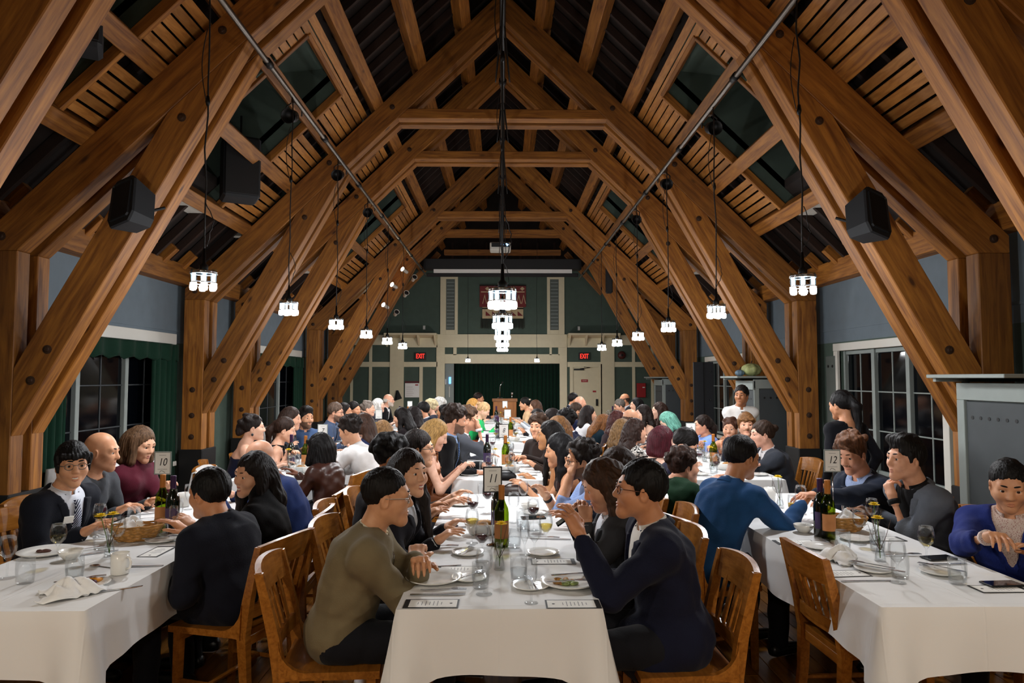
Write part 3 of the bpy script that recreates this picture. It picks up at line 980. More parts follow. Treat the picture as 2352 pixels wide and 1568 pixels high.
MB().cbox((-.02, -.03, .12), (.03, .01, .17), .006).build('lamp_head', CHROME, t)

# notices and small fittings on the stage wall
t = thing('notice_board', (-2.67, YB - .02, 1.05), 'white notice with dark red heading on the stage wall', 'notice')
MB().cbox((-.21, -.012, 0), (.21, 0, .42), .002).build('sheet', PAPER, t)
MB().cbox((-.21, -.016, .42), (.21, 0, .48), .002).build('heading', plain('maroon', '#5a1c20', .6), t)
mb = MB()
for q in range(5):
    mb.box((-.17, -.0135, .06 + q * .06), (.02 + .03 * (q % 2), -.012, .07 + q * .06))
mb.build('print', plain('pale_print', '#c9b9b4', .8), t)
MB().box((.09, -.0135, .35), (.18, -.012, .385)).build('red_stamp', RED, t)
for (x, z, nm) in ((-2.33, 3.12, 'window side'), (2.28, 3.1, 'door side')):
    t = thing('wall_outlet', (x, YB - .005, z), 'white outlet high on the stage wall, ' + nm, 'outlet')
    MB().cbox((-.035, -.012, -.06), (.035, 0, .06), .004).build('outlet_plate', WHITEP, t)
    MB().cbox((-.018, -.016, -.035), (.018, -.01, .035), .003).build('socket_face', PAPER, t)
t = thing('fire_alarm_cabinet', (4.12, YB - .03, 1.05), 'red fire cabinet on the stage wall beside the exit door', 'fire cabinet')
MB().cbox((-.13, -.05, 0), (.13, .02, .42), .006).build('cabinet_box', RED, t)
MB().cbox((.03, -.058, .28), (.1, -.05, .31), .002).build('cabinet_handle', PAPER, t)
t = thing('fire_bell', (3.55, YB - .03, 2.3), 'round dark red fire bell high on the stage wall', 'bell')
MB().lathe([(.12, 0), (.12, .03), (.08, .07), (.01, .08)], 20, M=Matrix.Rotation(PI / 2, 4, 'X')).build('bell_dome', plain('bell_red', '#4a1a18', .5), t, True)
MB().cbox((-.03, -.09, -.03), (.03, 0, .03), .01).build('bell_hub', BLACKM, t)
t = thing('wall_telephone', (-3.1, YB - .06, 1.0), 'black handset on the cream pillar beside the notice', 'telephone')
mb = MB(); mb.prism([(-.1, -.06), (.14, .02), (.03, .26), (-.03, .26)], -.03, .0); mb.build('phone_cradle', BLACKP, t)
MB().tube([(-.03, -.04, 0), (0, -.06, .1), (.0, -.04, .22)], .02, 8).build('handset', BLACKP, t, True)
t = thing('wall_switch', (-1.58, YB + .3, 1.35), 'blue lit switch plate inside the stage opening', 'switch')
MB().cbox((-.03, -.02, .1), (.03, 0, .3), .004).build('lit_panel', plain('blue_lit', '#6fb4ff', .5, emit='#5aa8ff', estr=3), t)
MB().cbox((-.2, -.015, .08), (-.11, 0, .24), .004).build('switch_plate', PAPER, t)
MB().cbox((-.03, -.02, -.3), (.0, 0, .02), .003).build('cable_cover', WHITEP, t)
MB().cbox((-.26, 0, -1.3), (.12, .04, 1.1), .004).build('backing_board', GREYP, t)

# cabinets with perforated doors and shelves on the door side
def cabinet(y0, y1, label, shelf_label):
    t = thing('wall_cabinet', (4.1, (y0 + y1) / 2, 0), label, 'cabinet', 'grey cabinets of the door side')
    hy = (y1 - y0) / 2
    MB().box((-.26, -hy + .02, .02), (.38, hy, 1.52)).build('cabinet_body', PANELG, t)
    for za, zb, ya, yb, in ((1.46, 1.6, -hy, -hy + .03),):
        MB().cbox((-.28, -hy - .01, za), (.38, -hy + .03, zb), .004).build('top_rail', GREYP, t)
    MB().cbox((-.28, -hy - .01, 0), (-.2, -hy + .03, 1.46), .004).build('stile', GREYP, t)
    d = MB().cbox((-.195, -hy - .005, .05), (.36, -hy + .02, 1.45), .004).build('cabinet_door', plain('door_charcoal', '#3d4346', .65, noise=.05), t)
    for k in range(5):
        MB().lathe([(.016, 0), (.016, .002)], 12, M=Matrix.Translation((-.12 + k * .095, -hy - .006, 1.32)) @ Matrix.Rotation(PI / 2, 4, 'X')).build('vent_hole', BLACKP, d)
    MB().cbox((-.3, -hy - .01, 1.44), (-.255, hy, 1.58), .004).build('top_rail', GREYP, t)
    MB().cbox((-.3, hy - .09, 0), (-.255, hy, 1.44), .004).build('stile', GREYP, t)
    d = MB().cbox((-.285, -hy + .01, .05), (-.258, hy - .1, 1.43), .004).build('cabinet_door', plain('door_charcoal', '#3d4346', .65, noise=.05), t)
    for k in range(6):
        MB().lathe([(.015, 0), (.015, .002)], 12, M=Matrix.Translation((-.286, hy - .17 - k * .095, 1.3)) @ Matrix.Rotation(-PI / 2, 4, 'Y')).build('vent_hole', BLACKP, d)
    s_ = thing('wall_shelf', (4.0, (y0 + y1) / 2, 1.62), shelf_label, 'shelf', 'shelves of the door side')
    MB().cbox((-.45, -hy - .06, 0), (.48, hy, .03), .004).build('shelf_board', GREYP, s_)
    MB().cbox((-.4, hy - .05, -.03), (.48, hy - .01, 0), .002).build('shelf_cleat', GREYP, s_)
cabinet(4.85, 5.68, 'grey perforated cabinet below the nearest shelf', 'long grey shelf in front of the second truss post')
cabinet(10.35, 11.1, 'grey perforated cabinet behind the standing person in white shirt', 'grey shelf that carries a gourd')
cabinet(16.3, 17.1, 'grey perforated cabinet closest to the fire cabinet', 'small grey shelf closest to the fire cabinet')
# gourds on the shelf
GOUR = plain('gourd_skin', '#9a9f6a', .6, noise=.4, nscale=14)
for k, (x, r, hh, col, nm) in enumerate(((3.88, .15, .2, GOUR, 'large mottled green gourd on the shelf'), (3.7, .07, .1, plain('blue_squash', '#5f7686', .6, noise=.3, nscale=20), 'small blue grey squash beside the gourd'))):
    t = thing('gourd', (x, 10.6, 1.65), nm, 'gourd')
    mb = MB(); vs = []; nn, mm = 32, 12
    for j in range(mm + 1):
        ph = PI * j / mm
        for i in range(nn):
            a = 2 * PI * i / nn
            rr = r * math.sin(ph) * (1 + .09 * math.cos(a * 8)) + .002
            vs.append((rr * math.cos(a), rr * math.sin(a), hh / 2 - hh / 2 * math.cos(ph) - .02 * max(0, math.cos(ph - PI)) ** 8 * 0))
    fs = [(j * nn + i, j * nn + (i + 1) % nn, (j + 1) * nn + (i + 1) % nn, (j + 1) * nn + i) for j in range(mm) for i in range(nn)]
    mb.add(vs, fs).build('gourd_body', col, t, True)
    MB().tube([(0, 0, hh - .01), (.005, 0, hh + .02), (.02, .01, hh + .04)], [.012, .009, .007], 7).build('gourd_stem', IRON, t, True)
# dark folding screen
t = thing('folding_screen', (3.9, 13.2, 0), 'tall black folding screen between two posts', 'screen')
for k in (0, 1):
    MB().cbox((-.2 + k * .2, -.02 + .03 * k, .04), (-.005 + k * .2, .02 + .03 * k, 1.93), .004).build('screen_leaf', plain('screen_black', '#181b20', .5), t)
for z in (.5, 1.2, 1.75):
    MB().lathe([(.02, 0), (.012, .012)], 10, M=Matrix.Translation((-.03 + .15 * (z > 1), -.02, z)) @ Matrix.Rotation(PI / 2, 4, 'X')).build('stud', CHROME, t)
MB().cbox((-.21, -.03, 0), (.21, .05, .04), .004).build('screen_foot', BLACKM, t)
t = thing('wall_notice', (-4.49, 10.35, 1.35), 'small white paper notice between the third and fourth truss', 'notice')
MB().box((0, -.12, 0), (.004, .12, .32)).build('sheet', PAPER, t)
mb = MB()
for q in range(6):
    mb.box((.004, -.09, .05 + q * .04), (.005, .09 - .02 * (q % 3), .06 + q * .04))
mb.build('print', plain('pale_print', '#c9b9b4', .8), t)
# acoustic panel with two holes beside the door side window
t = thing('wall_board', (4.49, 9.23, .3), 'tall grey board with two holes beside the door side window', 'board')
MB().cbox((-.03, -.13, 0), (0, .13, 1.62), .004).build('board_face', PANELG, t)
for q in (-.06, .06):
    MB().lathe([(.02, 0), (.02, .004)], 12, M=Matrix.Translation((-.03, q, 1.48)) @ Matrix.Rotation(-PI / 2, 4, 'Y')).build('board_hole', BLACKP, t)
# ------------------------------------------------------------------ smooth bodies: blended solids meshed with surface nets
def V3(*a):
    return np.array(a, dtype=np.float64)
def _u(v):
    v = np.asarray(v, float); n = np.linalg.norm(v)
    return v / n if n > 1e-9 else V3(0, 0, 1)
def cap(a, b, r1, r2=None, k=.02, lab=0, op='u', xs=1.0):
    return ('c', np.asarray(a, float), np.asarray(b, float), r1, r1 if r2 is None else r2, k, lab, op, xs)
def ell(c, r, k=.02, lab=0, op='u', rot=None):
    return ('e', np.asarray(c, float), np.asarray(r, float), rot, None, k, lab, op, 1.0)
def fun(f, k=.01, op='s', lab=0):
    return ('f', f, None, None, None, k, lab, op, 1.0)

def mesh_sdf(prims, h, disp=None, clip=None):
    los, his = [], []
    for p in prims:
        if p[7] != 'u' or p[0] == 'f':
            continue
        if p[0] == 'c':
            r = max(p[3], p[4]) * max(1.0, p[8])
            los.append(np.minimum(p[1], p[2]) - r); his.append(np.maximum(p[1], p[2]) + r)
        else:
            m = p[2] if p[3] is None else np.full(3, p[2].max())
            los.append(p[1] - m); his.append(p[1] + m)
    lo = np.min(los, 0) - 2.5 * h - .006; hi = np.max(his, 0) + 2.5 * h + .006
    n = np.ceil((hi - lo) / h).astype(int) + 1
    ax = [(lo[i] + h * np.arange(n[i])).astype(np.float32) for i in range(3)]
    D = np.full(n, .5, np.float32)
    for p in prims:
        kind, k, op = p[0], p[5], p[7]
        if op == 'l':        # only colours the surface
            continue
        pad = k + 3 * h + .004
        if kind == 'c':
            r = max(p[3], p[4]) * max(1.0, p[8])
            a0 = np.minimum(p[1], p[2]) - r - pad; a1 = np.maximum(p[1], p[2]) + r + pad
        elif kind == 'e':
            m = p[2] if p[3] is None else np.full(3, p[2].max())
            a0 = p[1] - m - pad; a1 = p[1] + m + pad
        else:
            a0, a1 = lo, hi
        i0 = np.clip(np.floor((a0 - lo) / h).astype(int), 0, n); i1 = np.clip(np.ceil((a1 - lo) / h).astype(int) + 1, 0, n)
        if np.any(i1 <= i0):
            continue
        sl = tuple(slice(i0[q], i1[q]) for q in range(3))
        X = ax[0][sl[0]][:, None, None]; Y = ax[1][sl[1]][None, :, None]; Z = ax[2][sl[2]][None, None, :]
        if kind == 'c':
            a, b, r1, r2, xs = p[1], p[2], p[3], p[4], p[8]
            ab = b - a
            ab = ab.copy(); ab[0] /= xs
            px, py, pz = (X - a[0]) / xs, Y - a[1], Z - a[2]
            den = float(ab @ ab) + 1e-9
            t = np.clip((px * ab[0] + py * ab[1] + pz * ab[2]) / den, 0, 1)
            d = np.sqrt((px - t * ab[0]) ** 2 + (py - t * ab[1]) ** 2 + (pz - t * ab[2]) ** 2) - (r1 + (r2 - r1) * t)
        elif kind == 'e':
            c, r, rot = p[1], p[2], p[3]
            px, py, pz = X - c[0], Y - c[1], Z - c[2]
            if rot is not None:
                px, py, pz = (rot[0, 0] * px + rot[1, 0] * py + rot[2, 0] * pz, rot[0, 1] * px + rot[1, 1] * py + rot[2, 1] * pz, rot[0, 2] * px + rot[1, 2] * py + rot[2, 2] * pz)
            k0 = np.sqrt((px / r[0]) ** 2 + (py / r[1]) ** 2 + (pz / r[2]) ** 2)
            k1 = np.sqrt((px / r[0] ** 2) ** 2 + (py / r[1] ** 2) ** 2 + (pz / r[2] ** 2) ** 2) + 1e-6
            d = k0 * (k0 - 1) / k1
        else:
            d = p[1](X, Y, Z)
        d = np.broadcast_to(d, tuple(i1 - i0)).astype(np.float32)
        d1 = D[sl]
        if op == 'u':
            hh = np.clip(.5 + .5 * (d - d1) / k, 0, 1)
            D[sl] = d * (1 - hh) + d1 * hh - k * hh * (1 - hh)
        elif op == 's':
            d = -d
            hh = np.clip(.5 - .5 * (d - d1) / k, 0, 1)
            D[sl] = d * (1 - hh) + d1 * hh + k * hh * (1 - hh)
        elif op == 'i':
            D[sl] = np.maximum(d1, d)
    if disp is not None:
        D = D + disp(ax[0][:, None, None], ax[1][None, :, None], ax[2][None, None, :]).astype(np.float32)
    D[0] = D[-1] = .5; D[:, 0] = D[:, -1] = .5; D[:, :, 0] = D[:, :, -1] = .5
    S = D < 0
    c = np.zeros(n - 1, np.int8)
    off = [(i, j, q) for i in (0, 1) for j in (0, 1) for q in (0, 1)]
    for i, j, q in off:
        c += S[i:n[0] - 1 + i, j:n[1] - 1 + j, q:n[2] - 1 + q]
    m = (c > 0) & (c < 8)
    I = np.argwhere(m)
    if len(I) == 0:
        return np.zeros((0, 3)), np.zeros((0, 4), int), np.zeros(0, int)
    vid = np.full(m.shape, -1, np.int32); vid[m] = np.arange(len(I))
    val = np.stack([D[I[:, 0] + i, I[:, 1] + j, I[:, 2] + q] for i, j, q in off], 1)
    pos = np.zeros((len(I), 3)); cnt = np.zeros(len(I))
    O = np.array(off, float)
    for a in range(8):
        for b in range(a + 1, 8):
            if np.abs(O[a] - O[b]).sum() != 1:
                continue
            va, vb = val[:, a], val[:, b]
            x = (va < 0) != (vb < 0)
            t = np.where(x, va / np.where(x, va - vb, 1), 0)
            pos += np.where(x[:, None], O[a] + t[:, None] * (O[b] - O[a]), 0); cnt += x
    P = lo + (I + pos / cnt[:, None]) * h
    L = np.zeros(len(P), np.int8)
    for p in prims:
        if p[6] == 0:
            continue
        x, y, z = P.T
        if p[0] == 'c':
            a, b = p[1], p[2]; ab = b - a
            t = np.clip(((P - a) @ ab) / (ab @ ab + 1e-9), 0, 1)
            d = np.linalg.norm(P - a - t[:, None] * ab, axis=1) - (p[3] + (p[4] - p[3]) * t)
        elif p[0] == 'f':
            d = p[1](x, y, z)
        else:
            d = (np.linalg.norm((P - p[1]) / p[2], axis=1) - 1) * p[2].min()
        L[d < (.0022 if p[0] != 'f' else 0)] = p[6]
    F = []
    for axn in range(3):
        sa = [slice(None)] * 3; sb = [slice(None)] * 3
        sa[axn] = slice(0, -1); sb[axn] = slice(1, None)
        o1, o2 = [q for q in range(3) if q != axn]
        if axn == 1:
            o1, o2 = o2, o1
        for q in (o1, o2):
            sa[q] = slice(1, -1); sb[q] = slice(1, -1)
        A = S[tuple(sa)]; B = S[tuple(sb)]
        E_ = np.argwhere(A != B)
        if len(E_) == 0:
            continue
        ins = A[E_[:, 0], E_[:, 1], E_[:, 2]]
        base = E_.copy(); base[:, o1] += 1; base[:, o2] += 1
        def cell(da, db):
            q = base.copy(); q[:, o1] += da; q[:, o2] += db
            return vid[q[:, 0], q[:, 1], q[:, 2]]
        quad = np.stack([cell(-1, -1), cell(0, -1), cell(0, 0), cell(-1, 0)], 1)
        quad[~ins] = quad[~ins][:, ::-1]
        F.append(quad)
    F = np.concatenate(F)
    return P, F, L

def np_mesh(name, parts, mats):
    # parts = [(P, F, L)], labels become material slots
    Ps, Fs, Ls, o = [], [], [], 0
    for P, F, L in parts:
        if len(P) == 0:
            continue
        Ps.append(P); Fs.append(F + o); Ls.append(L[F[:, 0]]); o += len(P)
    me = bpy.data.meshes.new(name)
    P = np.concatenate(Ps); F = np.concatenate(Fs); L = np.concatenate(Ls)
    me.vertices.add(len(P)); me.vertices.foreach_set('co', P.astype(np.float32).ravel())
    me.loops.add(4 * len(F)); me.loops.foreach_set('vertex_index', F.astype(np.int32).ravel())
    me.polygons.add(len(F))
    me.polygons.foreach_set('loop_start', np.arange(len(F), dtype=np.int32) * 4)
    for m in mats:
        me.materials.append(m)
    me.polygons.foreach_set('material_index', np.minimum(L, len(mats) - 1).astype(np.int32))
    me.polygons.foreach_set('use_smooth', np.ones(len(F), bool))
    me.update(calc_edges=True)
    return me

def rotm(yaw=0, pitch=0, roll=0):
    # yaw: + turns to the figure's left; pitch: + looks up; roll: + tilts to the figure's right
    cy, sy = math.cos(yaw), math.sin(yaw); cp, sp = math.cos(pitch), math.sin(pitch); cr, sr = math.cos(roll), math.sin(roll)
    Rz = np.array([[cy, -sy, 0], [sy, cy, 0], [0, 0, 1]]); Rx = np.array([[1, 0, 0], [0, cp, -sp], [0, sp, cp]]); Ry = np.array([[cr, 0, sr], [0, 1, 0], [-sr, 0, cr]])
    return Rz @ Rx @ Ry

EYEW = plain('eye_white', '#d9d5cd', .25); IRISM = plain('iris_brown', '#2a1a10', .2); TEETH = plain('teeth', '#e9e4da', .3)
LIPM = {}
def eye_mesh(r=.0125):
    mb = MB(); n, m = 14, 10; vs = []
    for j in range(m + 1):
        ph = PI * j / m
        for i in range(n):
            a = 2 * PI * i / n
            vs.append((r * math.sin(ph) * math.cos(a), r * math.cos(ph), r * math.sin(ph) * math.sin(a)))
    for j in range(m):
        mb.cur = 1 if j < 2 else 0
        mb.add([], [])
        fs = [(j * n + i, (j + 1) * n + i, (j + 1) * n + (i + 1) % n, j * n + (i + 1) % n) for i in range(n)]
        mb.f += fs; mb.mi += [mb.cur] * n
    mb.v = vs
    return mb.mesh('eye', [EYEW, IRISM], True)
EYE = eye_mesh()

def head_prims(sp, neck_a, fem, lod=0):
    smile = sp.get('smile', 0)
    w = sp.get('hw', 1.0)
    P = [ell((0, -.014, .032), (.0745 * w, .094, .087), .03),
         ell((0, .02, -.022), (.063 * w, .072, .085), .03),
         cap((-.047 * w, .0, -.052), (0, .066, -.098), .026, .020, .03), cap((.047 * w, .0, -.052), (0, .066, -.098), .026, .020, .03),
         ell((0, .072, -.100), (.019 if fem else .023, .018, .017), .02),
         ell((-.036, .056, -.028), (.027, .03, .028), .025), ell((.036, .056, -.028), (.027, .03, .028), .025),
         cap((-.034, .073, .022), (.034, .073, .022), .016, None, .02),
         cap(neck_a, (0, -.022, -.06), .053 if fem else .06, .049 if fem else .056, .025)]
    P += [ell((s * .031, .094, .002), (.017, .014, .011), .012, 0, 's') for s in (-1, 1)]
    P += [cap((0, .084, .012), (0, .103, -.026), .0085, .0135, .014), ell((-.011, .094, -.032), (.008, .011, .008), .008), ell((.011, .094, -.032), (.008, .011, .008), .008),
          ell((0, .079, -.064), (.026, .014, .016), .014)]
    for s in (-1, 1):
        P.append(ell((s * .031, .0805, .0115), (.0175, .0095, .0055), .006))     # upper lid
        P.append(ell((s * .031, .0795, -.0105), (.016, .008, .005), .008))
        P.append(ell((s * .0755 * w, -.006, -.012), (.009, .021, .031), .006, 0, 'u', rotm(s * R(-18), R(-12))))
        P.append(ell((s * .083 * w, .0, -.012), (.006, .010, .018), .006, 0, 's'))
    if smile:
        P += [ell((s * .04, .058, -.034), (.022, .026, .018), .02) for s in (-1, 1)]
    if lod == 2:
        P.append(cap((-.02, .084, -.067), (.02, .084, -.067), .006, None, .006, 1))
    if sp.get('beard'):
        b = sp['beard']
        P.append(fun(lambda X, Y, Z: np.maximum(np.maximum(Z + .045 - .35 * np.maximum(.055 - Y, 0), -Y), -(Z + .135)) + np.where((np.abs(X) < .024) & (Z > -.078) & (Z < -.056), 1.0, 0.0), lab=3, op='l'))
    if sp.get('moustache'):
        P.append(cap((-.024, .082, -.056), (0, .094, -.050), .005, .007, .004, 3)); P.append(cap((.024, .082, -.056), (0, .094, -.050), .005, .007, .004, 3))
    return P

def hair_prims(st, sp, B2H):
    # st: style; B2H turns body points into the head frame
    w = sp.get('hw', 1.0)
    P = []
    vol = sp.get('vol', 1.0)
    fz = -.05 - .012 * (st == 'fringe')
    def facef(X, Y, Z):
        # the face left free, with an uneven hairline
        x, y, z = X / (.074 * w), (Y - .112) / .082, (Z - fz) / .126
        return (np.sqrt(x * x + y * y + z * z) - 1) * .08 + .0035 * np.sin(130 * X + 30 * Z) + .003 * np.sin(85 * Z + 60 * X + 1.3)
    face = fun(facef, .01)
    nsl = {'crop': .75, 'pony': .42, 'bun': .42, 'updo': .42, 'balding': .3}.get(st, .6)
    nape = fun(lambda X, Y, Z: (Z + .05 - nsl * np.maximum(Y + .055, 0)) + .003 * np.sin(150 * Y + 40 * X), .02)
    capz = ell((0, -.016, .035), (.0795 * w + .005 * vol, .0985 + .005 * vol, .092 + .009 * vol), .02)
    if st in ('short', 'curly', 'quiff', 'fringe', 'crop'):
        if st == 'crop':
            capz = ell((0, -.016, .035), (.0795 * w, .0985, .094), .01)
        P = [capz]
        if st == 'quiff':
            P += [cap((-.035, .05, .105), (.04, .06, .112), .03, .03, .03), cap((0, .02, .12), (0, -.05, .115), .035, .03, .03)]
        if st == 'curly':
            r_ = random.Random(sp.get('seed', 1))
            for q in range(26):
                a = r_.uniform(0, 2 * PI); e = r_.uniform(.15, 1.4)
                d = V3(math.cos(a) * math.cos(e), math.sin(a) * math.cos(e), math.sin(e))
                P.append(ell(V3(0, -.018, .04) + d * V3(.082, .098, .092) * 1.03, V3(.028, .028, .026) * vol, .012))
        P += [face, nape]
        if st == 'fringe':
            P += [cap((-.055, .068, .06), (.01, .088, .052), .02, .016, .012), cap((.055, .066, .055), (.0, .088, .05), .018, .016, .012), cap((-.078, .025, .05), (-.074, .03, -.03), .018, .01, .015), cap((.078, .025, .05), (.074, .03, -.03), .018, .01, .015)]
        if st != 'crop':
            P += [cap((s_ * .073 * w, .022, .035), (s_ * .071 * w, .02, -.012), .012, .006, .008) for s_ in (-1, 1)]
    elif st == 'balding':
        P = [ell((0, -.02, .0), (.081 * w, .1, .07), .02), face, nape, ell((0, .01, .085), (.075, .1, .075), .02, 0, 's')]
    else:
        P = [capz, cap((-.07, -.02, .03), (-.078, -.01, -.07), .026, .024, .03), cap((.07, -.02, .03), (.078, -.01, -.07), .026, .024, .03), cap((0, -.085, .02), (0, -.085, -.07), .05, .045, .04, xs=1.5), face]
        if st == 'bob':
            for s in (-1, 1):
                P += [cap((s * .066, .0, .05), (s * .084, .035, -.11), .032, .03, .02), cap((s * .05, -.06, .03), (s * .075, -.05, -.12), .04, .042, .03)]
            P += [cap((0, -.085, 0), (0, -.085, -.115), .05, .052, .03, xs=1.7), face]
            if sp.get('bangs'):
                P.append(cap((-.05, .07, .058), (.05, .07, .058), .022, None, .012))
        elif st in ('long', 'wavy'):
            ln = sp.get('hl', .34)
            A = [(-.06, -.085), (0, -.1), (.06, -.085)]
            back = sp.get('back', .0)
            for x, y in A:
                a = V3(x, y, -.03)
                pts = [a, V3(x * 1.35, y - .02 - back, -.16), V3(x * 1.5, y - .03 - back, -.03 - ln)]
                P += [cap(pts[0], pts[1], .045, .05, .04), cap(pts[1], pts[2], .05, .03, .04)]
            for s in sp.get('front', (-1, 1)):
                P += [cap((s * .07, -.01, .0), (s * .09, .012, -.15), .028, .03, .03), cap((s * .09, .012, -.15), (s * .1, .045, -.02 - ln * .95), .032, .02, .03)]
        elif st in ('pony', 'bun', 'updo'):
            P = [capz, cap((0, -.09, .0), (0, -.09, -.03), .03, .02, .03), face, nape]
            if st == 'bun':
                P.append(ell((0, -.125, .05), (.038, .036, .036), .012))
            elif st == 'updo':
                r_ = random.Random(5)
                for q in range(9):
                    P.append(ell((r_.uniform(-.05, .05), -.1 + r_.uniform(-.025, .0), r_.uniform(-.045, .06)), V3(.03, .03, .03), .012))
                for q in range(12):
                    a = r_.uniform(.3, PI - .3)
                    P.append(ell((.08 * math.cos(a), -.02 + r_.uniform(-.05, .05), .035 + .09 * math.sin(a)), V3(.024, .028, .02), .012))
            else:
                P += [cap((0, -.11, .05), (0, -.15, -.03), .028, .036, .02), cap((0, -.15, -.03), (.0, -.13, -.03 - sp.get('hl', .28)), .038, .014, .03)]
    return P

def hair_disp(st, sp):
    amp = {'curly': .005, 'wavy': .006, 'updo': .004}.get(st, .0022)
    if st in ('curly', 'wavy', 'updo'):
        f = 95.
        return lambda X, Y, Z: amp * (np.sin(f * X + 3 * np.sin(40 * Z)) * np.sin(f * .9 * Y + 2 * np.sin(35 * X)) * np.cos(f * .55 * Z + 2 * np.sin(50 * Y)))
    return lambda X, Y, Z: amp * np.sin(38 * np.arctan2(X, -(Y + .02) + .0001) + 5 * np.sin(14 * Z)) + .0016 * np.sin(150 * X + 60 * Z + 4 * np.sin(30 * Y))

def hand_prims(ef, en, es, W, curl=.35, spread=.12, sc=1.0, point=False, lab=0):
    # ef: along the fingers, en: towards the palm side, es: towards the thumb
    at = lambda f, n_, s: W + sc * (f * ef + n_ * en + s * es)
    P = [cap(at(-.03, 0, 0), at(.01, 0, 0), .026 * sc, .025 * sc, .02, lab, xs=1.0),
         cap(at(.015, 0, .014), at(.075, 0, .024), .0165 * sc, .0145 * sc, .015, lab), cap(at(.015, 0, -.008), at(.075, 0, -.004), .0165 * sc, .0145 * sc, .015, lab), cap(at(.015, 0, -.02), at(.07, 0, -.028), .0155 * sc, .0125 * sc, .015, lab), cap(at(.02, .004, .0), at(.06, .004, 0), .019 * sc, .016 * sc, .015, lab)]
    for j, (s0, ln, cu) in enumerate(((.029, .92, .8), (.010, 1.0, .95), (-.010, .95, 1.1), (-.028, .76, 1.25))):
        p = at(.08 - .004 * abs(j - 1), .0, s0)
        a = curl * cu * (0.15 if (point and j == 0) else 1)
        sd = _u(ef + es * (s0 / .03) * spread)
        r = .0092 * (1 if j < 3 else .88)
        for q, L in enumerate((.043, .027, .022)):
            a_here = a * (1 + .55 * q)
            d = _u(sd * math.cos(a_here) + en * math.sin(a_here))
            p2 = p + d * L * ln * sc
            P.append(cap(p, p2, (r - .0006 * q) * sc, (r - .0012 * (q + 1)) * sc, .006 if q == 0 else .003, lab))
            p = p2
    d1 = _u(ef * .65 + es * .75 + en * .25)
    p = at(.018, .006, .026); p2 = p + d1 * .04 * sc
    P.append(cap(p, p2, .0135 * sc, .0115 * sc, .012, lab))
    d2 = _u(ef * .9 + es * .25 + en * (.2 + .5 * curl)); p3 = p2 + d2 * .03 * sc
    P.append(cap(p2, p3, .011 * sc, .0095 * sc, .006, lab)); P.append(cap(p3, p3 + _u(d2 + en * .2) * .022 * sc, .0095 * sc, .0078 * sc, .004, lab))
    return P

def ik(sh, wr, l1, l2, hint):
    d = wr - sh; L = np.linalg.norm(d)
    mx = (l1 + l2) * .995
    if L > mx:
        wr = sh + d / L * mx; d = wr - sh; L = mx
    L = max(L, abs(l1 - l2) + .02)
    u = d / np.linalg.norm(d)
    a = (l1 * l1 - l2 * l2 + L * L) / (2 * L)
    h = math.sqrt(max(l1 * l1 - a * a, 1e-6))
    hv = hint - u * (hint @ u)
    return sh + u * a + _u(hv) * h, wr

def wrinkle(seed, amp):
    r_ = random.Random(seed)
    W = [(V3(*[r_.uniform(-1, 1) for _ in range(3)]), r_.uniform(0, 6)) for _ in range(5)]
    def f(X, Y, Z):
        s = 0
        for i, (d, ph) in enumerate(W):
            d = _u(d) * (38 + 16 * i)
            s = s + np.sin(d[0] * X + d[1] * Y + d[2] * Z + ph + 1.5 * np.sin(13 * Z + 9 * X)) / (1 + .4 * i)
        return amp * s * .5
    return f

LOD = [dict(body=.02, cloth=.0115, head=.0052, hair=.0058, hand=.0047), dict(body=.026, cloth=.016, head=.0078, hair=.0085, hand=.0072), dict(body=.032, cloth=.022, head=.0115, hair=.0125, hand=.0105)]
PEOPLE = []
SEAT = .46

